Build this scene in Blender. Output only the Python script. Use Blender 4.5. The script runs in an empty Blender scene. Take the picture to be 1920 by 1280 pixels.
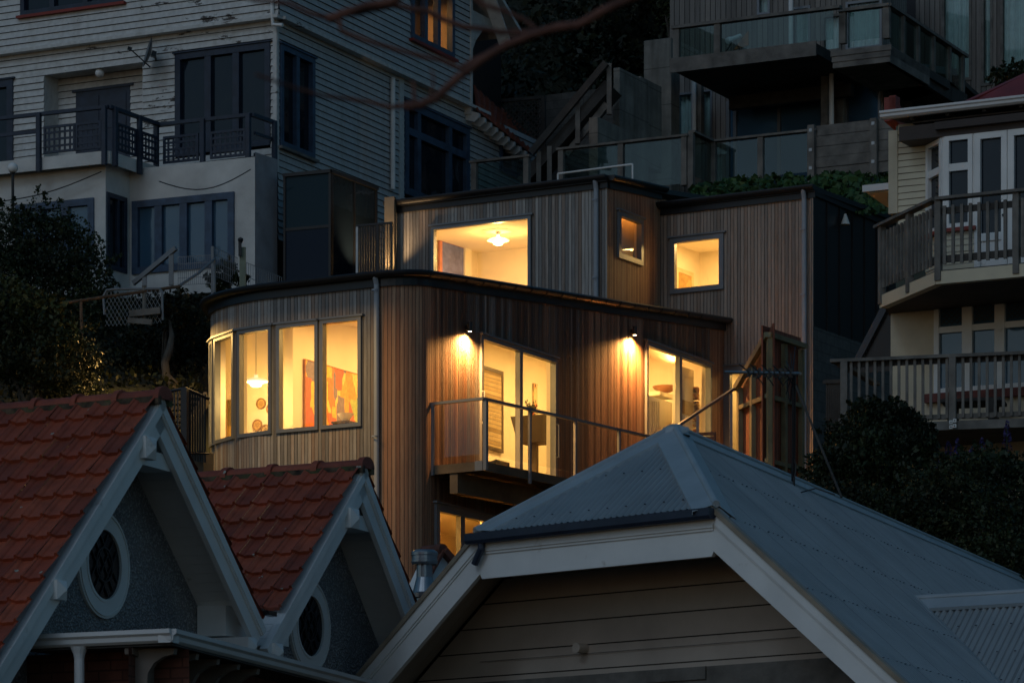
import bpy, bmesh, math, random
import numpy as np
from mathutils import Vector
random.seed(7); rng = np.random.default_rng(7)
FPX, HOR = 7000.0, 1800.0          # focal length and horizon, in pixels of a 1920 wide picture
SC = bpy.context.scene
COL = SC.collection
rad = math.radians

def ray(px, py): return ((px-960.0)/FPX, 1.0, (HOR-py)/FPX)
def P(px, py, Y):
    d = ray(px, py); return Vector((d[0]*Y, Y, d[2]*Y))

class Frame:
    """A vertical wall plane: u runs to the right along it, z is up, w points out of it."""
    def __init__(s, ang, px=None, Y=None, o=None):
        a = rad(ang); s.ang = ang
        s.ux = Vector((math.cos(a), math.sin(a), 0)); s.n = Vector((math.sin(a), -math.cos(a), 0))
        s.o = Vector((o[0], o[1], 0)) if o is not None else Vector(((px-960)/FPX*Y, Y, 0))
    def uz(s, px, py, w=0):
        d = ray(px, py); dn = d[0]*s.n.x + d[1]*s.n.y
        t = (s.o.x*s.n.x + s.o.y*s.n.y + w)/dn
        return ((t*d[0]-s.o.x)*s.ux.x + (t*d[1]-s.o.y)*s.ux.y, t*d[2])
    def u(s, px, w=0): return s.uz(px, 0, w)[0]
    def z(s, px, py, w=0): return s.uz(px, py, w)[1]
    def p(s, u, z, w=0): return Vector((s.o.x+s.ux.x*u+s.n.x*w, s.o.y+s.ux.y*u+s.n.y*w, z))
    def at(s, px, py, w=0):
        u, z = s.uz(px, py, w); return s.p(u, z, w)
    def rect(s, x0, y0, x1, y1, w=0):      # top left and bottom right pixels -> u0,u1,z0,z1
        a, b = s.uz(x0, y0, w), s.uz(x1, y1, w)
        return (a[0], b[0], b[1], a[1])

class MB:
    def __init__(s): s.v = []; s.f = []; s.uv = []; s.mi = []; s.cur = 0
    def face(s, pts, uv=None):
        i = len(s.v); s.v += [tuple(p) for p in pts]; s.f.append(tuple(range(i, i+len(pts)))); s.uv.append(uv); s.mi.append(s.cur)
    def box8(s, q):
        i = len(s.v); s.v += [tuple(p) for p in q]
        for f in ((0,3,2,1),(4,5,6,7),(0,1,5,4),(1,2,6,5),(2,3,7,6),(3,0,4,7)):
            s.f.append(tuple(i+k for k in f)); s.uv.append(None); s.mi.append(s.cur)
    def fbox(s, F, u0, u1, z0, z1, w0, w1):
        s.box8([F.p(u0,z0,w0),F.p(u1,z0,w0),F.p(u1,z0,w1),F.p(u0,z0,w1),F.p(u0,z1,w0),F.p(u1,z1,w0),F.p(u1,z1,w1),F.p(u0,z1,w1)])
    def beam(s, a, b, w, h, up=(0,0,1)):
        a, b = Vector(a), Vector(b); d = (b-a).normalized(); up = Vector(up)
        x = d.cross(up)
        x = x.normalized()*w/2 if x.length > 1e-6 else Vector((w/2,0,0))
        y = x.cross(d).normalized()*h/2
        s.box8([a-x-y,a+x-y,a+x+y,a-x+y,b-x-y,b+x-y,b+x+y,b-x+y])
    def prism(s, F, poly, w0, w1):
        n = len(poly); a = [F.p(u,z,w1) for u,z in poly]; b = [F.p(u,z,w0) for u,z in poly]
        s.face(a); s.face(b[::-1])
        for i in range(n):
            j = (i+1) % n; s.face([a[i],b[i],b[j],a[j]])
    def slab(s, pts, vec):      # a polygon pushed along vec
        pts = [Vector(p) for p in pts]; q = [p+Vector(vec) for p in pts]; n = len(pts)
        s.face(pts); s.face(q[::-1])
        for i in range(n):
            j = (i+1) % n; s.face([pts[i],q[i],q[j],pts[j]])
    def tube(s, pts, r, n=8, cap=True):
        pts = [Vector(p) for p in pts]; m = len(pts)
        rr = r if isinstance(r, (list, tuple)) else [r]*m
        base = len(s.v); d0 = (pts[1]-pts[0]).normalized()
        x = d0.orthogonal().normalized()
        for k, p in enumerate(pts):
            d = (pts[min(k+1,m-1)]-pts[max(k-1,0)]).normalized()
            x = (x - d*x.dot(d)).normalized(); y = d.cross(x)
            for i in range(n):
                t = 2*math.pi*i/n; s.v.append(tuple(p + x*math.cos(t)*rr[k] + y*math.sin(t)*rr[k]))
        for k in range(m-1):
            for i in range(n):
                j = (i+1) % n
                s.f.append((base+k*n+i, base+k*n+j, base+(k+1)*n+j, base+(k+1)*n+i)); s.uv.append(None); s.mi.append(s.cur)
        if cap:
            s.f.append(tuple(base+i for i in range(n))[::-1]); s.uv.append(None); s.mi.append(s.cur)
            s.f.append(tuple(base+(m-1)*n+i for i in range(n))); s.uv.append(None); s.mi.append(s.cur)
    def lathe(s, c, prof, n=20):
        c = Vector(c); base = len(s.v)
        for r, z in prof:
            for i in range(n):
                t = 2*math.pi*i/n; s.v.append((c.x+r*math.cos(t), c.y+r*math.sin(t), c.z+z))
        for k in range(len(prof)-1):
            for i in range(n):
                j = (i+1) % n
                s.f.append((base+k*n+i, base+k*n+j, base+(k+1)*n+j, base+(k+1)*n+i)); s.uv.append(None); s.mi.append(s.cur)
    def disc(s, F, cu, cz, w0, w1, r0, r1, n=32):   # ring (r0>0) or disc in a wall plane
        for i in range(n):
            a, b = 2*math.pi*i/n, 2*math.pi*(i+1)/n
            q = lambda r, t, w: F.p(cu+r*math.cos(t), cz+r*math.sin(t), w)
            if r0 > 0:
                s.box8([q(r0,a,w0),q(r1,a,w0),q(r1,b,w0),q(r0,b,w0),q(r0,a,w1),q(r1,a,w1),q(r1,b,w1),q(r0,b,w1)])
            else:
                s.face([F.p(cu,cz,w1), q(r1,a,w1), q(r1,b,w1)]); s.face([q(r1,a,w0),q(r1,b,w0),q(r1,b,w1),q(r1,a,w1)]); s.face([F.p(cu,cz,w0), q(r1,b,w0), q(r1,a,w0)])

def root_of(o):
    while o.parent: o = o.parent
    return o
def obj(name, mb, mats, parent=None, loc=None, smooth=False, weld=True, bevel=0):
    """one MB becomes one mesh object; world coordinates are kept, the object sits at its thing's base"""
    me = bpy.data.meshes.new(name)
    off = np.array(root_of(parent).location if parent else (loc or (0,0,0)), dtype=float)
    V = np.array(mb.v, dtype=float)
    me.from_pydata((V-off).tolist(), [], mb.f)
    uvl = me.uv_layers.new(name='UV')
    co = []
    for fi, f in enumerate(mb.f):
        if mb.uv[fi] is not None: co += [tuple(t) for t in mb.uv[fi]]; continue
        p0, n = V[f[0]], np.zeros(3)
        for k in range(len(f)):
            a, b = V[f[k]], V[f[(k+1) % len(f)]]; n += np.cross(a-p0, b-p0)
        L = np.linalg.norm(n); n = n/L if L > 1e-12 else np.array((0,0,1.))
        if abs(n[2]) > 0.985: t, b = np.array((1.,0,0)), np.array((0,1.,0))
        else:
            t = np.array((-n[1], n[0], 0)); t /= np.linalg.norm(t)
            if t[0] < 0: t = -t
            b = np.cross(n, t)
            if b[2] < 0: b = -b
        for k in f: co += [(float(V[k]@t), float(V[k]@b))]
    uvl.data.foreach_set('uv', np.array(co, dtype=np.float32).ravel())
    for m in (mats if isinstance(mats, (list, tuple)) else [mats]): me.materials.append(m)
    me.polygons.foreach_set('material_index', mb.mi)
    if weld:
        bm = bmesh.new(); bm.from_mesh(me)
        bmesh.ops.remove_doubles(bm, verts=bm.verts, dist=1e-5)
        bmesh.ops.recalc_face_normals(bm, faces=bm.faces); bm.to_mesh(me); bm.free()
    if smooth: me.shade_smooth()
    me.update()
    o = bpy.data.objects.new(name, me); COL.objects.link(o)
    if parent: o.parent = parent
    elif loc: o.location = loc
    if bevel:
        md = o.modifiers.new('bevel', 'BEVEL'); md.width = bevel; md.segments = 1; md.limit_method = 'ANGLE'
    return o
def tag(o, label, cat, group=None, kind=None):
    o['label'] = label; o['category'] = cat
    if group: o['group'] = group
    if kind: o['kind'] = kind
    return o
def thing(name, label, cat, loc, group=None):
    o = bpy.data.objects.new(name, None); COL.objects.link(o); o.location = loc; o.empty_display_size = .2
    return tag(o, label, cat, group)
def struct(name, mb, m, kind='structure', **k):
    o = obj(name, mb, m, **k); o['kind'] = kind; return o
def copy_tree(o, parent=None):
    c = o.copy(); COL.objects.link(c)
    if parent: c.parent = parent
    for ch in list(o.children): copy_tree(ch, c)
    return c
def shift_copy(o, vec):            # another of the same part, vec away
    c = o.copy(); COL.objects.link(c); c.parent = o.parent; c.location = Vector(o.location)+Vector(vec); return c
def solo(name, mb, m, label, cat, loc, group=None, **k):
    return tag(obj(name, mb, m, loc=loc, **k), label, cat, group)

# ------------------------------------------------------------------ materials
class NT:
    def __init__(s, name):
        s.m = bpy.data.materials.new(name); s.m.use_nodes = True; s.t = s.m.node_tree
        s.b = s.t.nodes['Principled BSDF']; s.out = s.t.nodes['Material Output']
    def n(s, typ, **k):
        x = s.t.nodes.new('ShaderNode'+typ)
        for a, v in k.items(): setattr(x, a, v)
        return x
    def l(s, a, b): s.t.links.new(a, b)
    def val(s, sock, v):
        if hasattr(v, 'is_output') or hasattr(v, 'links'): s.l(v, sock)
        else: sock.default_value = v
    def math(s, op, a, b=0.0, c=None):
        x = s.n('Math', operation=op); s.val(x.inputs[0], a); s.val(x.inputs[1], b)
        if c is not None: s.val(x.inputs[2], c)
        return x.outputs[0]
    def mix(s, fac, a, b, mode='MIX'):
        x = s.n('Mix', data_type='RGBA', blend_type=mode); s.val(x.inputs[0], fac)
        for k, v in ((6, a), (7, b)):
            if hasattr(v, 'links'): s.l(v, x.inputs[k])
            else: x.inputs[k].default_value = (*v, 1)
        return x.outputs[2]
    def uv(s): return s.n('UVMap').outputs[0]
    def pos(s): return s.n('NewGeometry').outputs['Position']
    def noise(s, vec, scale, detail=4, rough=.55):
        x = s.n('TexNoise'); s.l(vec, x.inputs['Vector']); x.inputs['Scale'].default_value = scale
        x.inputs['Detail'].default_value = detail; x.inputs['Roughness'].default_value = rough; return x.outputs[0]
    def scale(s, vec, v):
        x = s.n('VectorMath', operation='MULTIPLY'); s.l(vec, x.inputs[0]); x.inputs[1].default_value = v; return x.outputs[0]
    def ramp(s, fac, stops, interp='LINEAR'):
        x = s.n('ValToRGB'); s.l(fac, x.inputs[0]); e = x.color_ramp; e.interpolation = interp
        while len(e.elements) < len(stops): e.elements.new(.5)
        for k, (p, c) in enumerate(stops): e.elements[k].position = p; e.elements[k].color = (*c, 1) if len(c) == 3 else c
        return x.outputs[0]
    def bump(s, h, strength=.5, dist=.01):
        x = s.n('Bump'); s.l(h, x.inputs['Height']); x.inputs['Strength'].default_value = strength; x.inputs['Distance'].default_value = dist
        s.l(x.outputs[0], s.b.inputs['Normal'])
    def sep(s, vec):
        x = s.n('SeparateXYZ'); s.l(vec, x.inputs[0]); return x.outputs
    def white(s, val):
        x = s.n('TexWhiteNoise', noise_dimensions='1D'); s.l(val, x.inputs['W']); return x.outputs['Value']

def plain(name, col, rough=.6, metal=0, var=.18, scale=3.0, bump=0.0, bscale=60, dirt=None, dirt_scale=1.2, dirt_lo=.55):
    t = NT(name); p = t.pos()
    nz = t.noise(p, scale, 6); c2 = tuple(c*(1-var*1.6) for c in col); c1 = tuple(min(1, c*(1+var*.6)) for c in col)
    c = t.ramp(nz, [(.3, c2), (.7, c1)])
    if dirt:
        d = t.ramp(t.noise(p, dirt_scale, 8, .7), [(dirt_lo, (0,0,0)), (dirt_lo+.12, (1,1,1))])
        c = t.mix(d, c, dirt)
    t.l(c, t.b.inputs['Base Color']); t.b.inputs['Roughness'].default_value = rough; t.b.inputs['Metallic'].default_value = metal
    if bump: t.bump(t.noise(p, bscale, 5), bump, .02)
    return t.m

def cedar(name, pitch, stops, horiz=False, dark=.25, seed=0.0):
    """narrow timber boards, one random tone per board, with grain and open joints"""
    t = NT(name); sx = t.sep(t.uv()); u, v = (sx[1], sx[0]) if horiz else (sx[0], sx[1])
    k = t.math('DIVIDE', u, pitch); kid = t.math('FLOOR', t.math('ADD', k, seed)); fr = t.math('FRACT', t.math('ADD', k, seed))
    r1 = t.white(kid); r2 = t.white(t.math('ADD', kid, 71.3))
    comb = t.n('CombineXYZ'); t.l(t.math('MULTIPLY', u, 60.0), comb.inputs[0]); t.l(t.math('MULTIPLY', v, 1.1), comb.inputs[1]); t.l(t.math('MULTIPLY', r1, 40), comb.inputs[2])
    g = t.noise(comb.outputs[0], 1.6, 5, .65)
    comb2 = t.n('CombineXYZ'); t.l(t.math('MULTIPLY', u, 16.0), comb2.inputs[0]); t.l(t.math('MULTIPLY', v, 2.4), comb2.inputs[1]); t.l(t.math('MULTIPLY', r2, 90), comb2.inputs[2])
    g2 = t.noise(comb2.outputs[0], 1.0, 6, .75)
    tone = t.math('ADD', t.math('MULTIPLY', r1, .92), t.math('MULTIPLY', t.math('SUBTRACT', g2, .42), .5))
    c = t.ramp(tone, stops)
    c = t.mix(t.math('MULTIPLY', t.math('GREATER_THAN', r2, .86), .45), c, stops[-1][1])
    gr = t.ramp(g, [(.32, (.62,.6,.58)), (.62, (1.1,1.1,1.1))])
    c = t.mix(1.0, c, gr, 'MULTIPLY')
    # weathering: broad pale patches that run down the boards
    w = t.noise(t.scale(t.pos(), (1.1, 1.1, .25)), 1.0, 4)
    c = t.mix(t.math('MULTIPLY', t.ramp(w, [(.45, (0,0,0)), (.7, (1,1,1))]), .3), c, tuple(x*.6 for x in stops[0][1]))
    joint = t.math('GREATER_THAN', t.math('ABSOLUTE', t.math('SUBTRACT', fr, .5)), .432)
    c = t.mix(joint, c, tuple(x*dark for x in (.07,.055,.045)))
    t.l(c, t.b.inputs['Base Color']); t.b.inputs['Roughness'].default_value = .7
    edge = t.ramp(t.math('ABSOLUTE', t.math('SUBTRACT', fr, .5)), [(.36, (1,1,1)), (.45, (0,0,0))])
    h = t.math('ADD', t.math('MULTIPLY', edge, .7), t.math('MULTIPLY', g, .25))
    t.bump(h, .6, .010)
    return t.m

def glass_clear(name, tint=(.97,.98,.97), refl=1.0):
    t = NT(name); tr = t.n('BsdfTransparent'); tr.inputs[0].default_value = (*tint, 1); gl = t.n('BsdfGlossy'); gl.inputs['Roughness'].default_value = .02
    lw = t.n('LayerWeight'); lw.inputs[0].default_value = .5; fz = t.math('ADD', .04*refl, t.math('MULTIPLY', t.math('POWER', lw.outputs['Facing'], 5.0), .8)); mx = t.n('MixShader'); t.l(fz, mx.inputs[0])
    t.l(tr.outputs[0], mx.inputs[1]); t.l(gl.outputs[0], mx.inputs[2]); t.l(mx.outputs[0], t.out.inputs[0]); return t.m
def glass_dark(name, col=(.006,.008,.011), rough=.05, spec=.6):
    t = NT(name); t.b.inputs['Base Color'].default_value = (*col, 1); t.b.inputs['Roughness'].default_value = rough; t.b.inputs['Specular IOR Level'].default_value = spec
    t.bump(t.noise(t.pos(), 1.1, 3), .22, .05); return t.m
def emit(name, col, strength):
    t = NT(name); t.b.inputs['Base Color'].default_value = (*col, 1); t.b.inputs['Emission Color'].default_value = (*col, 1); t.b.inputs['Emission Strength'].default_value = strength; return t.m
def leafmat(name, c1, c2, c3=None, rough=.5):
    t = NT(name); r = t.n('NewGeometry').outputs['Random Per Island']
    c = t.ramp(r, [(0, c1), (.7, c2), (1, c3 or c2)]); nz = t.ramp(t.noise(t.pos(), .9, 3), [(.35, (.55,.55,.55)), (.65, (1.25,1.25,1.2))])
    t.l(t.mix(1.0, c, nz, 'MULTIPLY'), t.b.inputs['Base Color']); t.b.inputs['Roughness'].default_value = rough
    t.b.inputs['Specular IOR Level'].default_value = .25
    return t.m
def tilemat(name):
    t = NT(name); sx = t.sep(t.uv()); i = t.math('FLOOR', sx[0]); j = t.math('FLOOR', sx[1])
    r = t.white(t.math('ADD', t.math('MULTIPLY', i, 13.37), t.math('MULTIPLY', j, 57.9)))
    c = t.ramp(r, [(0, (.23,.048,.022)), (.5, (.33,.068,.03)), (1, (.39,.09,.038))])
    p = t.pos(); c = t.mix(1.0, c, t.ramp(t.noise(p, 5, 6, .7), [(.3, (.6,.6,.6)), (.7, (1.15,1.1,1.1))]), 'MULTIPLY')
    soot = t.ramp(t.noise(p, 2.3, 5, .6), [(.5, (0,0,0)), (.75, (1,1,1))]); c = t.mix(t.math('MULTIPLY', soot, .35), c, (.18,.06,.035))
    vo = t.n('TexVoronoi'); t.l(p, vo.inputs['Vector']); vo.inputs['Scale'].default_value = 3.3
    sp = t.math('LESS_THAN', t.math('ADD', vo.outputs['Distance'], t.math('MULTIPLY', t.noise(p, 30, 3), .12)), .115)
    c = t.mix(sp, c, (.34,.36,.30))
    t.l(c, t.b.inputs['Base Color']); t.b.inputs['Roughness'].default_value = .62; t.bump(t.noise(p, 40, 4), .25, .01); return t.m
def blockmat(name, col, bw=.4, bh=.2):
    t = NT(name); br = t.n('TexBrick'); t.l(t.uv(), br.inputs['Vector']); br.inputs['Scale'].default_value = 1
    br.inputs['Brick Width'].default_value = bw; br.inputs['Row Height'].default_value = bh; br.inputs['Mortar Size'].default_value = .008
    br.inputs['Color1'].default_value = (*col, 1); br.inputs['Color2'].default_value = (*[c*.75 for c in col], 1); br.inputs['Mortar'].default_value = (*[c*.45 for c in col], 1)
    c = t.mix(1.0, br.outputs[0], t.ramp(t.noise(t.pos(), 6, 6), [(.3, (.7,.7,.7)), (.7, (1.1,1.1,1.1))]), 'MULTIPLY')
    t.l(c, t.b.inputs['Base Color']); t.b.inputs['Roughness'].default_value = .85; t.bump(br.outputs['Fac'], -.4, .01); return t.m
def roughcast(name, col):
    t = NT(name); p = t.pos(); vo = t.n('TexVoronoi'); t.l(p, vo.inputs['Vector']); vo.inputs['Scale'].default_value = 42
    h = t.math('ADD', t.math('MULTIPLY', vo.outputs['Distance'], -1.0), t.math('MULTIPLY', t.noise(p, 25, 5), 1.2))
    c = t.mix(1.0, t.ramp(h, [(.1, tuple(x*.45 for x in col)), (.5, col)]), t.ramp(t.noise(p, 1.5, 5), [(.35, (.75,.75,.78)), (.65, (1.05,1.05,1.05))]), 'MULTIPLY')
    t.l(c, t.b.inputs['Base Color']); t.b.inputs['Roughness'].default_value = .9; t.bump(h, 1.0, .035); return t.m
def peelpaint(name, col, amount=.62, under=(.07,.055,.045)):
    t = NT(name); p = t.pos(); st = t.scale(p, (1.2, 1.2, 3.4))
    a = t.noise(st, 1.1, 8, .72); b = t.noise(p, .35, 3)
    m = t.ramp(t.math('ADD', t.math('MULTIPLY', a, .75), t.math('MULTIPLY', b, .3)), [(amount, (0,0,0)), (amount+.02, (1,1,1))])
    run = t.ramp(t.noise(t.scale(p, (3.5, 3.5, .25)), 1, 4), [(.5, (0,0,0)), (.85, (1,1,1))])
    c = t.mix(t.math('MULTIPLY', run, .45), col, tuple(x*y for x, y in zip(col, (.6,.53,.42))))
    c = t.mix(m, c, under); c = t.mix(1.0, c, t.ramp(t.noise(p, 9, 5), [(.3, (.8,.8,.8)), (.7, (1.05,1.05,1.05))]), 'MULTIPLY')
    t.l(c, t.b.inputs['Base Color']); t.b.inputs['Roughness'].default_value = .65; t.bump(m, -.4, .004); return t.m
def stainconc(name):
    t = NT(name); p = t.pos(); z = t.sep(p)[2]
    c = t.ramp(t.noise(p, 1.4, 7, .65), [(.3, (.12,.115,.10)), (.65, (.27,.26,.23))])
    run = t.ramp(t.noise(t.scale(p, (4, 4, .3)), 1, 5), [(.45, (0,0,0)), (.75, (1,1,1))]); c = t.mix(t.math('MULTIPLY', run, .6), c, (.055,.055,.045))
    ln = t.math('LESS_THAN', t.math('FRACT', t.math('DIVIDE', z, .9)), .025); c = t.mix(t.math('MULTIPLY', ln, .7), c, (.06,.058,.05))
    t.l(c, t.b.inputs['Base Color']); t.b.inputs['Roughness'].default_value = .9; t.bump(t.noise(p, 14, 6), .35, .02); return t.m
def artmat(name, cols, sx=2.0, sy=1.6):
    """an abstract picture: ragged blocks of colour"""
    t = NT(name); u = t.sep(t.uv()); p = t.n('CombineXYZ'); t.l(t.math('MULTIPLY', u[0], sx), p.inputs[0]); t.l(t.math('MULTIPLY', u[1], sy), p.inputs[1])
    vo = t.n('TexVoronoi', distance='CHEBYCHEV'); t.l(p.outputs[0], vo.inputs['Vector']); vo.inputs['Scale'].default_value = 1.6
    r = t.n('SeparateColor'); t.l(vo.outputs['Color'], r.inputs[0])
    c = t.ramp(r.outputs[0], [((k+.01)/len(cols), q) for k, q in enumerate(cols)], 'CONSTANT')
    c = t.mix(1.0, c, t.ramp(t.noise(p.outputs[0], 9, 5), [(.3, (.7,.7,.7)), (.7, (1.2,1.2,1.2))]), 'MULTIPLY')
    t.l(c, t.b.inputs['Base Color']); t.b.inputs['Roughness'].default_value = .6; return t.m

M = {}
CED = [(0, (.13,.126,.122)), (.22, (.235,.228,.218)), (.42, (.34,.332,.318)), (.62, (.42,.405,.38)), (.8, (.31,.255,.215)), (1, (.24,.165,.12))]
CEDW = [(0, (.25,.115,.066)), (.35, (.39,.21,.125)), (.65, (.47,.285,.175)), (1, (.30,.145,.082))]
M['cedar'] = cedar('cedar_weathered', .0715, CED)
M['cedar_b'] = cedar('cedar_lamp_warm', .0715, CEDW, seed=.3)  # warmer than the front boards, carrying some of the wall lamps' glow in its colour
M['cedar_u'] = cedar('cedar_upper', .0765, CED, seed=.55)
M['cedar_r'] = cedar('cedar_right', .0765, [(0, (.24,.195,.165)), (.4, (.37,.30,.245)), (.7, (.43,.33,.26)), (1, (.31,.21,.15))], seed=.15)
M['black'] = plain('black_steel', (.018,.019,.022), .35, .3, .1)
M['grey_alu'] = plain('grey_aluminium', (.19,.205,.225), .42, .35, .08)
M['pipe'] = plain('grey_pipe', (.30,.33,.37), .45, .1, .06)
M['warm_wall'] = plain('interior_white', (.82,.74,.60), .8, 0, .03)
M['white_wall'] = plain('interior_ceiling', (.85,.80,.70), .8, 0, .02)
M['floor_in'] = cedar('interior_floor', .12, [(0, (.30,.18,.09)), (1, (.40,.25,.13))], dark=1)
M['glass'] = glass_clear('window_glass')
M['glass_teal'] = glass_clear('balustrade_glass', (.62,.74,.72), 1.6)
M['dark_glass'] = glass_dark('unlit_window_glass', (.007,.013,.022), .05, .42)
M['dark_glass_b'] = glass_dark('sky_painted_glass', (.045,.10,.16), .06, .9)  # blue base colour paints in the reflected sky
M['wood_beam'] = plain('beam_wood', (.13,.095,.06), .75, 0, .3, 2.0, .3, 20)
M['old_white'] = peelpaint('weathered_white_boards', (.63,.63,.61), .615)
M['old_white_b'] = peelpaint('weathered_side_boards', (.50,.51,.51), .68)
M['plaster'] = plain('white_plaster', (.66,.65,.62), .85, 0, .15, 1.5, .35, 30, dirt=(.05,.045,.04), dirt_lo=.70)
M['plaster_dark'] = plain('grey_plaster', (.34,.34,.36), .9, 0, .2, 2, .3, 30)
M['navy'] = plain('navy_paint', (.020,.035,.065), .5, 0, .25, 5)
M['blue_frame'] = plain('blue_frame_paint', (.045,.085,.15), .5, 0, .25, 5, dirt=(.3,.33,.36), dirt_scale=6, dirt_lo=.72)
M['white_paint'] = plain('white_paint', (.80,.80,.78), .5, 0, .07, 2, dirt=(.42,.38,.33), dirt_scale=2.5, dirt_lo=.62)
M['cream'] = plain('cream_paint', (.66,.58,.42), .6, 0, .08, 2)
M['cream_plaster'] = plain('cream_plaster', (.62,.54,.40), .85, 0, .1, 2, .4, 45)
M['tiles'] = tilemat('terracotta_tiles')
M['moss'] = plain('mossy_mortar', (.11,.075,.045), .9, 0, .6, 9, .6, 30, dirt=(.06,.075,.025), dirt_scale=6, dirt_lo=.5)
M['roughcast'] = roughcast('roughcast_render', (.62,.63,.64))
M['zinc'] = plain('grey_roof_steel', (.42,.47,.49), .42, .15, .14, 1.2, dirt=(.33,.35,.35), dirt_scale=1.5, dirt_lo=.5)
M['zinc_cap'] = plain('roof_cap_steel', (.40,.44,.46), .4, .15, .1, 2)
M['galv'] = plain('galvanised_steel', (.34,.36,.38), .32, .8, .15, 4)
M['red_roof'] = plain('red_roof_steel', (.27,.025,.013), .5, 0, .2, 2)
M['old_timber'] = plain('grey_old_timber', (.19,.175,.155), .85, 0, .3, 3, .4, 25)
M['timber_dark'] = plain('stained_timber', (.055,.05,.045), .8, 0, .3, 3, .4, 25)
M['frame_timber'] = plain('framing_timber', (.23,.22,.13), .8, 0, .2, 3, .3, 25)
M['concrete'] = plain('concrete', (.24,.23,.20), .9, 0, .3, 1.3, .3, 20, dirt=(.09,.085,.07), dirt_scale=1.0, dirt_lo=.52); M['concrete'] = stainconc('stained_concrete')
M['blocks'] = blockmat('concrete_blocks', (.12,.115,.105))
M['bricks'] = blockmat('red_bricks', (.17,.06,.04), .23, .086)
M['curtain'] = plain('curtain_cloth', (.42,.60,.60), .9, 0, .1, 4)
M['brown_soffit'] = plain('soffit_paint', (.50,.43,.37), .7, 0, .1, 2)
M['pink_board'] = plain('pink_brown_boards', (.52,.44,.37), .7, 0, .1, 2)
M['gutter_white'] = plain('white_gutter', (.70,.70,.70), .4, 0, .05, 2)
M['dark_gutter'] = plain('navy_gutter', (.025,.035,.06), .45, 0, .2, 4)
M['bark'] = plain('reddish_bark', (.16,.06,.038), .75, 0, .35, 20, .4, 60)
M['trunk'] = plain('pale_trunk', (.075,.065,.05), .85, 0, .3, 6, .5, 25)
M['leaf_dark'] = leafmat('dark_leaves', (.012,.022,.009), (.022,.036,.014), (.045,.055,.022))
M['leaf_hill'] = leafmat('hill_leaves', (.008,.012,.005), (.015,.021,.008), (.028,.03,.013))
M['leaf_mid'] = leafmat('mid_leaves', (.014,.022,.009), (.024,.036,.014), (.055,.058,.024))
M['leaf_yellow'] = leafmat('yellow_leaves', (.05,.07,.025), (.11,.11,.035), (.20,.16,.05))
M['leaf_creeper'] = leafmat('creeper_leaves', (.03,.075,.025), (.045,.10,.035), (.06,.12,.04))
M['lupin'] = leafmat('purple_petals', (.03,.024,.10), (.055,.042,.16))
M['earth'] = plain('dark_earth', (.028,.032,.018), .95, 0, .5, 1.5, .6, 6)
M['grime_shade'] = plain('lap_grime_shade', (.045,.038,.03), .9, 0, .2, 4); M['grime_shade_cream'] = plain('cream_lap', (.20,.16,.11), .9, 0, .2, 4)  # dark lap and joint strips: grime with the boards' shade line painted in

M['round_glass'] = glass_dark('leaded_glass', (.006,.008,.010), .25, .25)
def corrmat(name, col):
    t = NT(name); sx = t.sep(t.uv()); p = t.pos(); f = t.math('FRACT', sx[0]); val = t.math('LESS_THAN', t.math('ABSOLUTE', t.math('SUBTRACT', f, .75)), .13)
    lap = t.math('LESS_THAN', t.math('FRACT', t.math('DIVIDE', sx[0], 10.0)), .03)
    c = t.ramp(t.noise(p, 1.2, 6), [(.3, tuple(x*.8 for x in col)), (.7, tuple(x*1.05 for x in col))])
    run = t.noise(t.scale(p, (2.2, 2.2, .3)), 1.5, 5); c = t.mix(t.math('MULTIPLY', t.ramp(run, [(.5, (0,0,0)), (.8, (1,1,1))]), .35), c, tuple(x*.62 for x in col))
    c = t.mix(t.math('MULTIPLY', val, t.math('ADD', .40, t.math('MULTIPLY', t.noise(p, 3, 4), .4))), c, tuple(x*.38 for x in col)); c = t.mix(t.math('MULTIPLY', lap, .5), c, tuple(x*.3 for x in col))  # valley stripes put the grooves' shade into the colour; lap lines are joints
    rs = t.ramp(t.noise(p, 7, 7, .7), [(.68, (0,0,0)), (.76, (1,1,1))]); c = t.mix(t.math('MULTIPLY', rs, .5), c, (.26,.24,.20))
    t.l(c, t.b.inputs['Base Color']); t.b.inputs['Roughness'].default_value = .42; t.b.inputs['Metallic'].default_value = .12; return t.m
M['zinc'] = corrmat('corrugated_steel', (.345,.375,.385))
M['deck_glass'] = glass_dark('deck_sky_glass', (.06,.14,.24), .05, .9)  # pale blue base stands in for the sky mirrored under the deck
M['corbel'] = plain('corbel_paint', (.20,.165,.14), .7, 0, .15, 3)
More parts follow.
